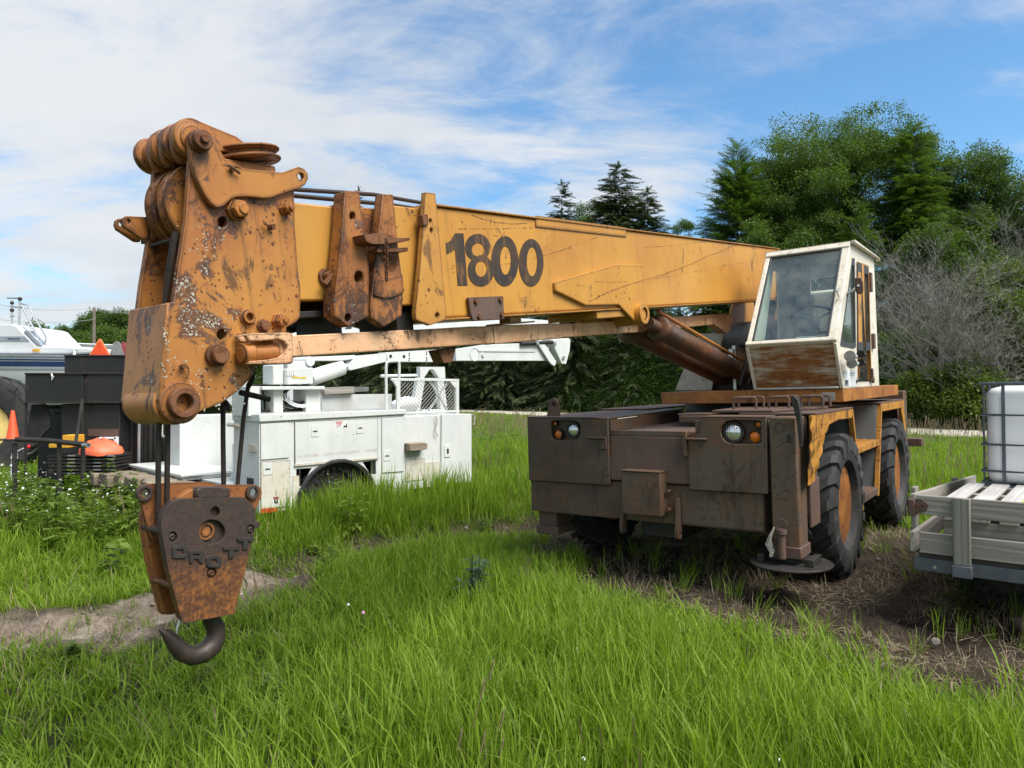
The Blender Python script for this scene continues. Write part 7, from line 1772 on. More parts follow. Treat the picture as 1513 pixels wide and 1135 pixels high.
def deciduous(name, label, px, y, top, half, bot, ncl=70, per=17, group=G_broad, tint=(.28, 1.0), gname=None, r0=.20, clr=.15, low=.28, cat='tree', scl=(.75, 1.35), xoff=0):
    x = XL(px, y)
    base = G3(x, y)
    H = ZH(top, y) - base.z
    o = empty(name, label, cat, base, group=gname)
    rx_ = half / 1060 * y
    zc0, zc1 = ZH(bot, y) - base.z, H
    rz = (zc1 - zc0) / 2
    zc = (zc0 + zc1) / 2
    b = MB()
    tp = trunk_path(b, H, r0, .78)
    P, T, S = [], [], []
    for i in range(ncl):
        v = unit(rng.normal(0, 1, 3)) * (rng.random() ** .38)
        wob = 1 + .22 * math.sin(3 * math.atan2(v[1], v[0]) + px) + .12 * math.sin(5 * v[2] + px)
        c = np.array([v[0] * rx_ * wob, v[1] * rx_ * .85 * wob, zc + v[2] * rz])
        k = rnd.uniform(low, .85)
        h = min(c[2] * .8, H * k * .8)
        t = h / (H * .78)
        f = t * (len(tp) - 1); i0 = min(int(f), len(tp) - 2)
        s0 = tp[i0].lerp(tp[i0 + 1], f - i0)
        mid = s0.lerp(Vector(c), .5) + Vector((rnd.uniform(-.3, .3), rnd.uniform(-.3, .3), .25 * rx_ * .3))
        b.path([s0, mid, Vector(c)], [r0 * .42 * (1 - t * .75), r0 * .22 * (1 - t * .6), .012], 5)
        rr_ = clr * rx_ * rnd.uniform(.8, 1.5)
        m = int(per * rnd.uniform(.6, 1.4))
        q = rng.normal(0, 1, (m, 3)) * np.array([rr_, rr_, rr_ * .6]) * .8 + c
        P.append(q)
        tb_ = tint[0] + (tint[1] - tint[0]) * rnd.random()
        T.append(np.clip(tb_ + rng.normal(0, .12, m), 0, 1))
        S.append(rng.uniform(scl[0], scl[1], m))
    P = np.concatenate(P); n = len(P)
    b.build('trunk', M_bark, o)
    rot = np.stack([rng.normal(0, .35, n), rng.normal(0, .35, n), rng.uniform(0, 6.28, n)], -1)
    nm = len(group.nodes['Collection Info'].inputs['Collection'].default_value.objects)
    scatter('crown', group, P, rot, np.concatenate(S), rng.integers(0, nm, n), np.concatenate(T), (M_leafA if group is G_broad else M_leafB), o)
    return o
def conifer(name, label, px, y, top, half, group=G_spruce, spacing=.42, nb=7, droop=.25, up=0.0, r0=.16, power=.85, skirt=.06, tint=(.1, .9), gname=None, sc=.85, gap=0.1):
    x = XL(px, y)
    base = G3(x, y)
    H = ZH(top, y) - base.z
    o = empty(name, label, 'tree', base, group=gname)
    Rb = half / 1060 * y
    b = MB()
    b.tube((0, 0, -.2), (0, 0, H * .97), r0, .015, 8)
    P, RT, S, T = [], [], [], []
    z = H * skirt
    while z < H * .985:
        t = z / H
        L = Rb * max(.03, (1 - t)) ** power
        for k in range(nb if t < .85 else 5):
            if rnd.random() < gap: continue
            a = rnd.uniform(0, 6.283)
            l = L * rnd.uniform(.65, 1.15) + .12
            sl = -droop + up * t + .5 * t ** 3 + rnd.uniform(-.10, .10)
            d = Vector((math.cos(a) * math.cos(sl), math.sin(a) * math.cos(sl), math.sin(sl)))
            if l > .9: b.tube((0, 0, z), tuple(Vector((0, 0, z)) + d * l * .85), .03 * (1 - t) + .008, .005, 4, False)
            tb_ = rnd.uniform(*tint)
            q = max(.0, l - sc * .8)
            steps = max(1, int(l / .42))
            for j in range(steps):
                f = (j + .6) / steps
                pos = Vector((0, 0, z)) + d * (q * f)
                pos.z += rnd.uniform(-.08, .08) - .05 * f * l * droop
                P.append(pos)
                RT.append((rnd.uniform(-.6, .6), -sl + rnd.uniform(-.25, .35), a + rnd.uniform(-.7, .7)))
                S.append(sc * rnd.uniform(.7, 1.15) * min(1, .35 + l / 1.4))
                T.append(min(1, max(0, tb_ + rnd.gauss(0, .1))))
        z += spacing * (1.05 - .55 * t) * rnd.uniform(.8, 1.2)
    b.build('trunk', M_bark, o)
    for i in range(3):
        P.append(Vector((0, 0, H - .5))); RT.append((0, -1.45, i * 2.1)); S.append(.5); T.append(.6)
    n = len(P)
    scatter('crown', group, np.array([tuple(p) for p in P]), np.array(RT), np.array(S), rng.integers(0, 4, n), np.array(T), M_needle if group is G_spruce else M_larch, o)
    return o
def bare(name, label, px, y, top, half, seed, n0=9, cat='shrub'):
    rr_ = random.Random(seed)
    x = XL(px, y)
    base = G3(x, y)
    H = ZH(top, y) - base.z
    o = empty(name, label, cat, base)
    W_ = half / 1060 * y
    stems, twigs = MB(), MB()
    def grow(p, d, l, r, lev, b):
        pts, rs = [p], [r]
        q = p.copy()
        for i in range(4):
            d = (d + Vector((rr_.gauss(0, .13), rr_.gauss(0, .13), rr_.gauss(.03, .08)))).normalized()
            q = q + d * (l / 4)
            pts.append(q.copy()); rs.append(r * (1 - .2 * (i + 1)))
        b.path(pts, rs, 4 if lev < 2 else 3)
        if lev < 4:
            for k in range((6, 6, 5, 3)[lev]):
                f = rr_.uniform(.25, 1.0)
                i0 = min(3, int(f * 4))
                s = pts[i0].lerp(pts[i0 + 1], f * 4 - i0)
                nd = (d + Vector((rr_.gauss(0, .62), rr_.gauss(0, .62), rr_.gauss(.12, .35)))).normalized()
                grow(s, nd, l * rr_.uniform(.40, .66), max(.0065, r * .45), lev + 1, stems if lev < 1 else twigs)
    for i in range(n0):
        a = rr_.uniform(0, 6.28)
        tl_ = rr_.uniform(.1, .55)
        d = Vector((math.cos(a) * tl_ * W_ / H * 1.6, math.sin(a) * tl_ * .7, 1)).normalized()
        grow(Vector((rr_.uniform(-.3, .3), rr_.uniform(-.2, .2), 0)), d, H * rr_.uniform(.42, .62), .035, 0, stems)
    stems.build('stem', M_greybark, o, smooth=0)
    tag(twigs.build('twigs', M_greybark, o, smooth=0), kind='stuff')
    return o
GT = 'trees behind the gravel lane'
conifer('spruce_tree', 'dark spruce with a pointed top left of the twin spruces above the boom', 830, 60, 264, 82, spacing=.42, nb=11, gname=GT, power=.6, gap=.04)
conifer('spruce_tree', 'tallest dark spruce standing above the middle of the boom', 915, 57, 237, 135, spacing=.38, nb=12, gname=GT, power=.62, gap=.04)
conifer('spruce_tree', 'dark spruce close on the right of the tallest spruce', 957, 55, 275, 100, spacing=.40, nb=11, gname=GT, power=.6, gap=.04)
conifer('spruce_tree', 'small spruce tip showing over the boom collars', 530, 62, 274, 90, spacing=.55, gname=GT)
for i, (px, y, top, half, lab) in enumerate((
        (455, 60, 430, 90, 'dark low spruce behind the control box of the white truck'),
        (585, 58, 415, 95, 'dark low spruce behind the hand rail of the white truck'),
        (665, 56, 405, 95, 'dark low spruce behind the mesh guard of the white truck'),
        (745, 54, 400, 95, 'dark low spruce behind the folded white boom'),
        (845, 51, 390, 105, 'dark low spruce with wide boughs below the middle of the yellow boom'),
        (950, 47, 385, 100, 'dark low spruce with wide boughs behind the lift cylinders'),
        (1040, 44, 390, 90, 'dark low spruce behind the cream turret panel'))):
    conifer('spruce_tree', lab, px, y, top, half, spacing=.34, nb=12, droop=.25, skirt=.02, tint=(.3, 1.0), gname=GT, power=.6, gap=.05, sc=.62)
deciduous('broadleaf_tree', 'low leafy tree between the two dark spruce groups', 875, 64, 297, 45, 420, 40, 14, r0=.12, gname=GT)
deciduous('broadleaf_tree', 'slender loose leafy tree just left of the larch', 1003, 46, 318, 22, 420, 22, 8, r0=.07, gname=GT, scl=(.5, .9))
conifer('larch_tree', 'feathery green larch at the left end of the tall trees', 1090, 43, 208, 125, G_larch, .33, 12, .02, .35, .14, .62, .10, (.3, 1.0), GT, 1.0)
deciduous('broadleaf_tree', 'tallest broadleaf tree with dark forked limbs above the cab', 1228, 44, 160, 118, 420, 105, 19, r0=.34, gname=GT, clr=.16)
deciduous('broadleaf_tree', 'smaller leafy tree behind the cab roof under the tallest tree', 1165, 41, 300, 75, 520, 55, 16, r0=.16, gname=GT, tint=(.2, .9))
conifer('larch_tree', 'drooping green larch right of the tallest tree', 1345, 40, 188, 105, G_larch, .32, 13, .18, .2, .15, .45, .10, (.35, 1.0), GT, 1.05)
deciduous('broadleaf_tree', 'leafy tree filling the canopy between the larch and the tallest tree', 1150, 45, 212, 52, 420, 48, 16, r0=.16, gname=GT, tint=(.2, 1.0))
deciduous('broadleaf_tree', 'leafy tree close behind the drooping larch', 1385, 43, 196, 55, 460, 48, 16, r0=.16, gname=GT, tint=(.1, .9))
deciduous('broadleaf_tree', 'dark broadleaf tree with a loose top at the right', 1440, 42, 212, 82, 480, 80, 16, r0=.2, gname=GT, tint=(.0, .7))
deciduous('broadleaf_tree', 'dark broadleaf tree cut by the right edge of the picture', 1540, 41, 240, 80, 500, 70, 16, r0=.2, gname=GT, tint=(.0, .7))
deciduous('broadleaf_tree', 'leafy tree further out to the right of the yard', 1680, 40, 220, 100, 480, 70, 16, r0=.2, gname=GT)
conifer('larch_tree', 'larch crown filling the gap behind the cab', 1270, 38, 300, 90, G_larch, .34, 9, .15, .2, .12, .6, .08, (.2, .9), GT, .95)
deciduous('broadleaf_tree', 'shaded leafy tree behind the grey bare shrub', 1395, 36, 330, 85, 600, 70, 16, r0=.14, gname=GT, tint=(.0, .6), low=.1)
deciduous('broadleaf_tree', 'shaded leafy tree low at the right edge behind the tank', 1500, 35, 380, 80, 600, 60, 16, r0=.14, gname=GT, tint=(.0, .6), low=.1)
deciduous('leafy_bush', 'bright yellow green bush right of the grey bare shrub', 1487, 30.5, 388, 55, 560, 45, 15, G_bright, (.4, 1.0), r0=.06, cat='bush', low=.1)
deciduous('leafy_bush', 'bright green bush low behind the tank', 1420, 29.5, 545, 70, 632, 45, 15, G_bright, (.1, .8), r0=.05, cat='bush', low=.05)
bare('bare_shrub', 'grey leafless shrub with a haze of fine twigs right of the cab', 1395, 29.5, 318, 80, 5, 11)
bare('bare_tree', 'grey leafless tree at the right edge above the tank', 1515, 33, 278, 50, 8, 5, 'tree')
bare('bare_shrub', 'small grey leafless shrub between the bare shrub and the tank', 1462, 29, 430, 60, 9, 6)
# hedge bottom along the lane: one mass
def along(s, off): 
    return RD0.x + rd_d.x * s + rd_n.x * off, RD0.y + rd_d.y * s + rd_n.y * off
n = 16000
s = rng.uniform(8, 80, n); off = 3.6 + rng.random(n) * 4.5
hx, hy = along(s, off)
hmax = (2.4 + 2.4 * fnoise(hx, hy, .35, 31, 2) + 2.0 * sstep(30, 45, hy)) * sstep(3.3, 6.0, off) + .5
z = hmax * rng.random(n) ** .7
P = np.stack([hx, hy, gz(hx, hy) + z], -1)
tn_ = np.clip(.38 + .5 * fnoise(hx, hy, .5, 23, 3) + rng.normal(0, .15, n) - .1, 0, 1)
scatter('hedge_undergrowth', G_broad, P, np.stack([rng.normal(0, .4, n), rng.normal(0, .4, n), rng.uniform(0, 6.28, n)], -1), rng.uniform(.8, 1.5, n), rng.integers(0, 5, n), tn_, M_leafA)
# far trees on the left
FT = 'far trees beyond the boat'
for px, y, top, half, bot, lab, tn in (
        (178, 112, 456, 26, 540, 'far dark round tree nearest the crane head', (.0, .6)), (128, 118, 465, 24, 540, 'far dark tree behind the utility pole', (.0, .6)),
        (150, 122, 461, 22, 540, 'far dark tree between the pole and the crane head', (.0, .5)), (95, 116, 482, 14, 540, 'small far dark tree left of the pole', (.0, .6)),
        (160, 100, 484, 24, 545, 'lighter rounded far bush behind the grey sign', (.5, 1.0)), (110, 100, 492, 22, 545, 'lighter rounded far bush behind the orange triangle', (.5, 1.0)),
        (200, 98, 486, 22, 545, 'lighter far bush hidden behind the crane head edge', (.5, 1.0)),
        (50, 105, 482, 20, 545, 'far tree seen through the boat rails', (.4, .9)), (72, 105, 496, 14, 545, 'low far bush right of the boat rails', (.4, 1.0)), (20, 108, 488, 22, 545, 'far tree behind the boat cabin', (.3, .9)),
        (230, 108, 470, 30, 545, 'far tree behind the crane head', (.1, .7)), (300, 105, 465, 40, 545, 'far tree behind the hook ropes', (.1, .7)), (370, 100, 470, 40, 550, 'far tree behind the white truck tail', (.1, .7)), (-40, 105, 480, 40, 545, 'far tree left of the picture', (.1, .8))):
    deciduous('far_tree', lab, px, y, top, half, bot, 36, 12, G_broad, tn, FT, r0=.2, clr=.2, scl=(1.6, 2.6))
n = 5200
fx = rng.uniform(-150, 60, n); fy = np.where(fx < -26, 150 + rng.uniform(0, 8, n) + fx * .15, 72 + rng.uniform(0, 8, n) - .35 * (fx + 26))
P = np.stack([fx, fy, gz(fx, fy) + rng.random(n) ** .8 * (5 + 3 * fnoise(fx, fy, .08, 51, 2))], -1)
scatter('far_wood', G_broad, P, np.stack([rng.normal(0, .4, n), rng.normal(0, .4, n), rng.uniform(0, 6.28, n)], -1), rng.uniform(2.2, 3.6, n), rng.integers(0, 5, n), np.clip(rng.normal(.45, .25, n), 0, 1), M_leafA)

# ------------------------------------------------------------------ grass and weeds
M_grass = leaf_mat('meadow_grass', (0.060, 0.125, 0.009), (0.285, 0.405, 0.036), 0.45, rough=0.6)
M_dry = leaf_mat('dry_straw', (0.12, 0.085, 0.05), (0.36, 0.29, 0.19), 0.15, rough=0.8)
M_weed = leaf_mat('weed_leaf', (0.055, 0.100, 0.016), (0.190, 0.270, 0.045), 0.4)
M_thistle = leaf_mat('thistle_leaf', (0.045, 0.085, 0.045), (0.105, 0.160, 0.085), 0.25)
M_petal = plain('white_petals', (0.75, 0.76, 0.74), 0.6, 0, .05, 20, .02)
M_clover = plain('pink_clover', (0.55, 0.30, 0.38), 0.7, 0, .15, 20, .1)
def blade(Q, B, x, y, h, az, lean, w, seg, bl, curl=1.0):
    d = np.array([math.cos(az), math.sin(az), 0]); s = np.array([-math.sin(az), math.cos(az), 0])
    tw = rnd.uniform(-.6, .6)
    s = s * math.cos(tw) + d * math.sin(tw)
    prev = None
    for i in range(seg + 1):
        t = i / seg
        a = lean * (t ** (1.6 * curl))
        hor = h * (lean * t ** 2.2) * .62
        ver = h * (t - .28 * lean * t ** 2.4)
        p = np.array([x, y, 0]) + d * hor + np.array([0, 0, ver])
        ww = w * (.55 + .45 * min(1, t * 3)) * (1 - t ** 2.2) + .0004
        cur = (p - s * ww, p + s * ww)
        if prev is not None: Q.append([prev[0], prev[1], cur[1], cur[0]]); B.append(bl)
        prev = cur
def tuft(name, n, rad, h0, h1, w0, w1, seg, mat, lean=(.1, .9), ang=None):
    Q, B = [], []
    for i in range(n):
        a, r = rnd.uniform(0, 6.283), rad * math.sqrt(rnd.random())
        blade(Q, B, r * math.cos(a), r * math.sin(a), rnd.uniform(h0, h1), rnd.uniform(0, 6.283) if rnd.random() < .6 else a, rnd.uniform(*lean), rnd.uniform(w0, w1), seg, rnd.random())
    return quads_mesh(name, Q, mat, B)
G_near = mk('grass_tuft', [tuft('grass_tuft', 12, .06, .14, .38, .0020, .0042, 4, M_grass, (.02, .48)) for i in range(7)] + [tuft('grass_tuft', 8, .05, .22, .42, .0030, .0060, 5, M_grass, (.15, .95)) for i in range(4)])
G_mid = mk('grass_clump', [tuft('grass_clump', 26, .14, .18, .40, .0035, .0060, 3, M_grass, (.03, .55)) for i in range(6)])
G_far = mk('grass_patch', [tuft('grass_patch', 46, .45, .16, .34, .008, .014, 2, M_grass, (.05, .8)) for i in range(5)])
G_dry = mk('straw_tuft', [tuft('straw_tuft', 7, .06, .05, .20, .0012, .0024, 3, M_dry, (.3, 1.3)) for i in range(5)])
def straw_litter(name, n):
    Q, B = [], []
    for i in range(n):
        a = rnd.gauss(.3, .9)
        l = rnd.uniform(.03, .16)
        p = np.array([rnd.gauss(0, .10), rnd.gauss(0, .10), rnd.uniform(.002, .018)])
        d = np.array([math.cos(a), math.sin(a), rnd.uniform(-.08, .10)]); s = np.array([-math.sin(a), math.cos(a), 0]) * rnd.uniform(.0012, .0034)
        Q.append([p - s, p + s, p + d * l + s * .6, p + d * l - s * .6]); B.append(rnd.random())
    return quads_mesh(name, Q, M_dry, B)
G_litter = mk('straw_litter', [straw_litter('straw_litter', 26) for i in range(5)])
def weed(name, h, n, ll, lw, mat, flowers=0):
    Q, B = [], []
    for k in range(rnd.randint(2, 4)):
        bx_, by_ = rnd.gauss(0, .03), rnd.gauss(0, .03)
        lx2, ly2 = rnd.gauss(0, .12), rnd.gauss(0, .12)
        hh = h * rnd.uniform(.7, 1.1)
        for i in range(3):
            t0, t1 = i / 3, (i + 1) / 3
            p0 = np.array([bx_ + lx2 * hh * t0, by_ + ly2 * hh * t0, hh * t0]); p1 = np.array([bx_ + lx2 * hh * t1, by_ + ly2 * hh * t1, hh * t1])
            Q.append([p0 - [.003, 0, 0], p0 + [.003, 0, 0], p1 + [.002, 0, 0], p1 - [.002, 0, 0]]); B.append(.3)
        for i in range(n):
            t = rnd.uniform(.08, 1)
            p = np.array([bx_ + lx2 * hh * t, by_ + ly2 * hh * t, hh * t])
            a = rnd.uniform(0, 6.283)
            d = np.array([math.cos(a), math.sin(a), rnd.uniform(-.2, .7)]); d /= np.linalg.norm(d)
            s = np.cross(d, [0, 0, 1]); s /= np.linalg.norm(s)
            L = ll * rnd.uniform(.6, 1.2) * (1.15 - .6 * t)
            Q.append([p, p + d * L * .45 + s * lw, p + d * L - np.array([0, 0, L * .25]), p + d * L * .45 - s * lw]); B.append(rnd.random())
    me = quads_mesh(name, Q, mat, B)
    return me
def flower_heads(name, h, n, spread):
    Q, B = [], []
    for i in range(n):
        c = np.array([rnd.gauss(0, spread), rnd.gauss(0, spread), h * rnd.uniform(.6, 1.1)])
        r = rnd.uniform(.006, .012)
        tl_ = unit(np.array([rnd.gauss(0, .5), rnd.gauss(-.3, .5), 1.0]))
        u_ = unit(np.cross(tl_, [1, 0, .1])); v_ = np.cross(tl_, u_)
        for k in range(3):
            a = k * PI / 3
            d = u_ * math.cos(a) + v_ * math.sin(a); s = -u_ * math.sin(a) + v_ * math.cos(a)
            Q.append([c - d * r - s * r * .45, c + d * r - s * r * .45, c + d * r + s * r * .45, c - d * r + s * r * .45]); B.append(1)
        st0 = c - np.array([rnd.gauss(0, .02), rnd.gauss(0, .02), .12])
    return quads_mesh(name, Q, M_petal, B)
G_weed = mk('leafy_weed', [weed('leafy_weed', .55, 26, .12, .018, M_weed) for i in range(4)] + [weed('broad_weed', .30, 16, .16, .032, M_weed) for i in range(2)])
G_flower = mk('flower_heads', [flower_heads('flower_heads', .62, 16, .12) for i in range(4)])
def seed_stalk(name):
    Q, B = [], []
    for k in range(6):
        x, y = rnd.gauss(0, .12), rnd.gauss(0, .12)
        h = rnd.uniform(.45, .75); a = rnd.uniform(0, 6.28); l = rnd.uniform(.02, .12)
        top = np.array([x + l * math.cos(a), y + l * math.sin(a), h]); bot = np.array([x, y, 0])
        Q.append([bot - [.002, 0, 0], bot + [.002, 0, 0], top + [.0015, 0, 0], top - [.0015, 0, 0]]); B.append(.3)
        for j in range(6):
            p = top - np.array([0, 0, j * .022])
            Q.append([p - [.006, 0, .01], p + [0, .005, -.02], p + [.006, 0, .012], p + [0, -.005, .03]]); B.append(rnd.random())
    return quads_mesh(name, Q, leaf_mat('seed_heads', (0.16, 0.12, 0.075), (0.34, 0.26, 0.17), .2), B)
G_seed = mk('seed_stalks', [seed_stalk('seed_stalks') for i in range(3)])
def wedge(n, y0, y1, ang=.80, pad=1.2, pw=1.0):
    y = np.sqrt(rng.random(n) * (y1 ** 2 - y0 ** 2) + y0 ** 2) if pw == 1.0 else y0 + (y1 - y0) * rng.random(n) ** pw
    x = (rng.random(n) * 2 - 1) * (y * ang + pad)
    return x, y
def crane_clear(x, y):           # nothing grows under the tyres, the pad and the truck bed
    ax_, ay_ = x - TRUCK_O.x, y - TRUCK_O.y
    tx_, ty_ = .68035 * ax_ + .73289 * ay_, -.73289 * ax_ + .68035 * ay_
    bed = (tx_ > -.75) & (tx_ < 3.25) & (ty_ > .02) & (ty_ < 2.75)
    lx, ly = crane_local(x, y)
    return bed | ((np.abs(lx) < .5) | (np.abs(lx + 2.73) < .5)) & (np.abs(np.abs(ly) - 1.18) < .30) | (np.hypot(lx - 1.14, ly - 1.18) < .34)
def off_road(x, y):
    d = (x - RD0.x) * rd_n.x + (y - RD0.y) * rd_n.y
    return np.abs(d) > 1.75 + .35 * (fnoise(x, y, 1.2, 8, 2) - .5)
def tallness(x, y):
    t = .62 + .55 * fnoise(x, y, .9, 61, 3)
    ld = polydist(x, y, [(-2.1, 8.15), (-1.15, 9.15), (-.27, 10.1), (.03, 10.5)])
    lush = np.exp(-(ld / .60) ** 2)                                             # rank growth against the truck
    t = t * (.45 + .55 * sstep(.25, .8, polydist(x, y, RUT))) + .62 * lush
    t = t * (.42 + .58 * sstep(1.6, 3.4, np.hypot(x + 3.3, y - 4.6)))             # thin and low beside the dirt track
    t = t * (1 - .62 * sstep(15, 26, np.hypot(x, y)))                            # shorter out in the field
    t = t * (.55 + .45 * sstep(.1, .9, polydist(x, y, BARE + BARE[:1])))
    return t
def lay(name, group, n, y0, y1, mat, nm, smin, smax, dens, tint, ang=.80, pad=1.2, pw=1.0, tall=True, lean=.10, flatz=None):
    x, y = wedge(n, y0, y1, ang, pad, pw)
    keep = rng.random(n) < dens(x, y)
    keep &= ~crane_clear(x, y) & off_road(x, y)
    x, y = x[keep], y[keep]
    m = len(x)
    s = rng.uniform(smin, smax, m)
    sz = s * (tallness(x, y) if tall else 1)
    sxy = s * (.9 + .25 * (sz / s))
    rot = np.stack([rng.normal(0, lean, m), rng.normal(0, lean, m), rng.uniform(0, 6.283, m)], -1)
    scatter(name, group, np.stack([x, y, gz(x, y) - .012], -1), rot, np.stack([sxy, sxy, sz], -1), rng.integers(0, nm, m), np.clip(tint(x, y) + rng.normal(0, .13, m), 0, 1), mat)
    return m
def cover(x, y): return np.clip(1.02 - dirt(x, y) * 1.15, .0, 1) * (.45 + .55 * sstep(.25, .55, fnoise(x, y, 1.7, 90, 3)))
def tint_n(x, y): return .30 + .55 * fnoise(x, y, .8, 14, 3) + .25 * (fnoise(x, y, .25, 15, 2) - .5)
mn = []
mn.append(lay('meadow_grass', G_near, 27000, 2.2, 8.8, M_grass, 11, .75, 1.35, cover, tint_n, .86))
mn.append(lay('meadow_grass', G_mid, 19000, 8.2, 21, M_grass, 6, .8, 1.35, cover, tint_n, .86))
mn.append(lay('field_grass', G_far, 26000, 19, 85, M_grass, 5, .8, 1.5, cover, lambda x, y: .25 + .6 * fnoise(x, y, .22, 19, 3), .86))
mn.append(lay('sparse_grass', G_near, 5200, 3.6, 12, M_grass, 11, .35, .9, lambda x, y: dirt(x, y) * .60 * sstep(.40, .60, fnoise(x, y, 1.9, 33, 3)), tint_n, .86, tall=False, lean=.25))
mn.append(lay('dry_grass', G_dry, 11000, 2.4, 12, M_dry, 5, .6, 1.3, lambda x, y: .22 + .55 * dirt(x, y) * sstep(.4, .6, fnoise(x, y, 1.1, 45, 3)) + .25 * sstep(.5, .7, fnoise(x, y, .9, 46, 3)), lambda x, y: .5 + 0 * x, .86, tall=False, lean=.3))
mn.append(lay('straw_litter', G_litter, 6500, 3.2, 13, M_dry, 5, .6, 1.4, lambda x, y: dirt(x, y) * (1 - .93 * (1 - sstep(.3, .7, polydist(x, y, TRACK)))) * (.25 + .75 * sstep(.42, .62, fnoise(x, y, .9, 47, 3))), lambda x, y: .25 + .6 * fnoise(x, y, .7, 48, 2), .86, tall=False, lean=.05))
mn.append(lay('dry_stems', G_seed, 480, 2.6, 10, M_grass, 3, .45, .85, lambda x, y: .35 * cover(x, y) * sstep(.45, .62, fnoise(x, y, .8, 91, 3)), tint_n, .86, tall=False, lean=.2))
mn.append(lay('seed_stalks', G_seed, 7000, 10, 45, M_grass, 3, .7, 1.2, lambda x, y: sstep(.46, .62, fnoise(x, y, .16, 71, 3)) * cover(x, y), tint_n, .86, tall=False))
def weedzone(x, y): return np.exp(-((x + 5.6) / 2.0) ** 2 - ((y - 8.3) / .95) ** 2)
mn.append(lay('leafy_weeds', G_weed, 9000, 4.0, 10.5, M_weed, 6, .6, 1.35, lambda x, y: .55 * np.clip(weedzone(x, y), 0, 1) * np.where(np.hypot(x, y) < 3, 0, 1), lambda x, y: .35 + .5 * fnoise(x, y, 1.0, 52, 2), .9, tall=False, lean=.15))
mn.append(lay('wild_flowers', G_flower, 2600, 7.0, 10.2, M_petal, 4, .6, 1.15, lambda x, y: np.clip(np.exp(-((x + 5.6) / 1.6) ** 2 - ((y - 8.6) / .7) ** 2) * .30, 0, 1), lambda x, y: .5 + 0 * x, .9, tall=False, lean=.15))
mn.append(lay('clover_leaves', G_weed, 2600, 2.3, 7.5, M_weed, 6, .18, .42, lambda x, y: .35 * cover(x, y) * sstep(.55, .7, fnoise(x, y, 1.4, 83, 3)), lambda x, y: .5 + .3 * fnoise(x, y, 2, 5, 2), .86, tall=False))
def stone_mesh(name):
    b = MB().ball((0, 0, 0), (1, rnd.uniform(.6, 1), rnd.uniform(.4, .7)), 7, 5)
    b.v = [(v[0] + rnd.uniform(-.18, .18), v[1] + rnd.uniform(-.18, .18), v[2] + rnd.uniform(-.12, .12)) for v in b.v]
    return b.mesh(name, M_stone, 25)
M_stone = plain('field_stone', (0.19, 0.165, 0.14), 0.9, 0, .4, 3, .3)
G_stone = mk('stones', [stone_mesh('stone') for i in range(5)])
x, y = wedge(26000, 3.4, 12.0)
kp = rng.random(len(x)) < np.where(polydist(x, y, TRACK) < .9, .55, .16) * sstep(.3, .8, dirt(x, y)) * (.2 + .8 * sstep(.4, .62, fnoise(x, y, 2.4, 57, 3)))
x, y = x[kp], y[kp]; m = len(x)
s = .004 + .030 * rng.random(m) ** 5
scatter('gravel_stones', G_stone, np.stack([x, y, gz(x, y) + .012], -1), rng.uniform(0, 6.28, (m, 3)), s, rng.integers(0, 5, m), rng.random(m), M_stone)
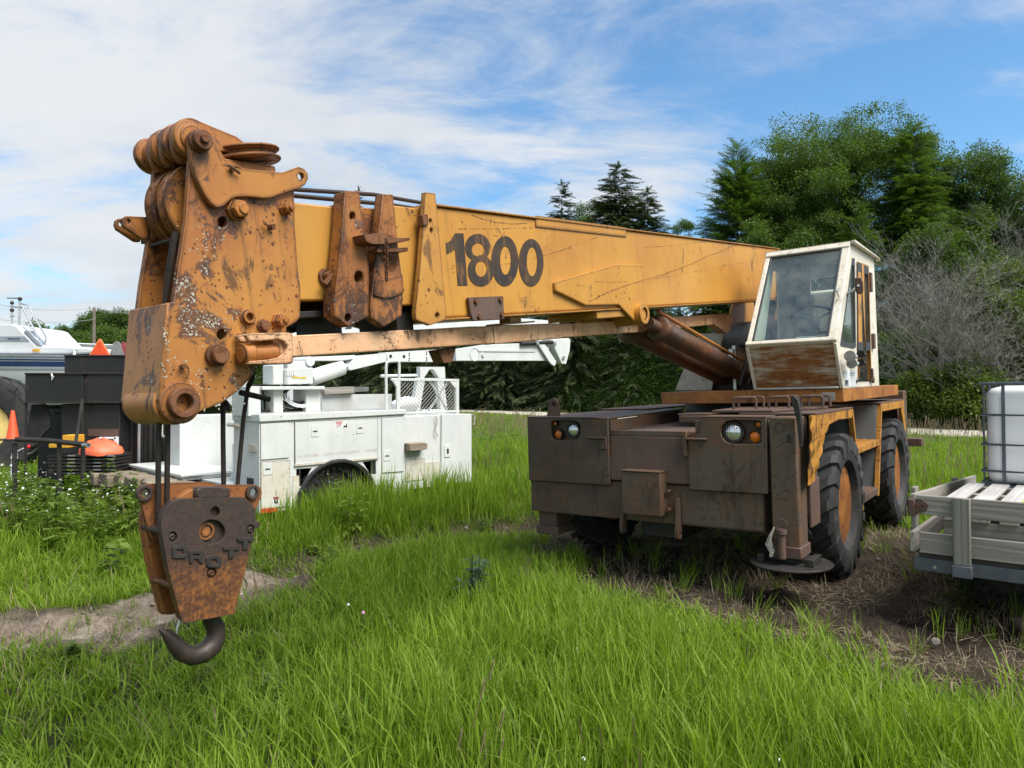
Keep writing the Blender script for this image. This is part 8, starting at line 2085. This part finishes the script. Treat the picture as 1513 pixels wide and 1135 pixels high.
# single plants one can point to
def plant(name, label, px, py, h, n, ll, lw, mat, cat='plant', stems=7):
    g = gp_ground(px, py)
    o = empty(name, label, cat, g)
    Q, B = [], []
    for k in range(stems):
        a = rnd.uniform(0, 6.283); rad = rnd.uniform(.0, .28) * h
        tip = np.array([math.cos(a) * rad * 1.3, math.sin(a) * rad * 1.3, h * rnd.uniform(.65, 1.0)])
        for i in range(5):
            p0, p1 = tip * (i / 5), tip * ((i + 1) / 5)
            Q.append([p0 - [.004, 0, 0], p0 + [.004, 0, 0], p1 + [.003, 0, 0], p1 - [.003, 0, 0]]); B.append(.4)
        for i in range(n):
            t = (i + .5) / n
            p = tip * t
            aa = i * 2.4 + k
            L = ll * (1.15 - .65 * t) * rnd.uniform(.75, 1.2)
            d = unit(np.array([math.cos(aa), math.sin(aa), rnd.uniform(.1, .7)]))
            s = unit(np.cross(d, [0, 0, 1]))
            for j in range(4):             # toothed lobes down the leaf
                f0 = j / 4
                c0 = p + d * L * f0 - np.array([0, 0, L * .35 * f0 ** 2]); c1 = p + d * L * (f0 + .25) - np.array([0, 0, L * .35 * (f0 + .25) ** 2])
                wl_ = lw * (1.2 - f0)
                Q.append([c0, c0 + s * wl_ + d * L * .12, c1, c0 - s * wl_ + d * L * .12]); B.append(rnd.random())
    me = quads_mesh('leaves', Q, mat, B)
    l = bpy.data.objects.new('leaves', me)
    COL.objects.link(l); l.parent = o
    l['kind'] = 'stuff'
    return o
def gp_ground(px, py):
    y = 1.70 * 1060 / (py - 574)
    x = XL(px, y)
    return G3(x, y)
plant('thistle_plant', 'grey green thistle standing in the middle of the grass', 698, 893, .44, 14, .15, .030, M_thistle, stems=9)
plant('dandelion_plant', 'broad leafed weed in the shade under the trailer rail', 1418, 905, .30, 9, .20, .034, M_weed, stems=4)
plant('dock_plant', 'small bright leafed weed on the bare soil before the bumper', 1005, 842, .16, 6, .12, .04, M_weed, stems=3)
plant('dock_plant', 'low broad leafed weed beside the dirt track', 112, 975, .14, 7, .15, .045, M_weed, stems=4)
plant('tall_weed', 'tall leafy weed against the corrugated sheets', 212, 738, .62, 16, .16, .022, M_weed, stems=6)
plant('tall_weed', 'leafy weed at the foot of the black trays', 146, 742, .50, 14, .15, .022, M_weed, stems=5)
def clover(px, py, label, mat, r=.011):
    g = gp_ground(px, py + 40)
    o = empty('clover_flower', label, 'flower', g)
    z = ZH(py, g.y) - g.z
    MB().path([(0, 0, 0), (.01, 0, z * .5), (0, 0, z)], .0016, 5).build('stem', M_bark, o)
    MB().ball((0, 0, z), r, 8, 6).build('flower_head', mat, o)
clover(537, 905, 'pink clover head in the grass right of the hook', M_clover, .013)
clover(515, 893, 'white clover head up left of the pink one', M_petal, .010)
clover(852, 958, 'pale clover head in the middle of the right grass', M_clover, .010)
clover(1150, 1122, 'white flower head at the lower right edge', M_petal, .010)
clover(862, 1120, 'white flower head at the bottom middle', M_petal, .010)
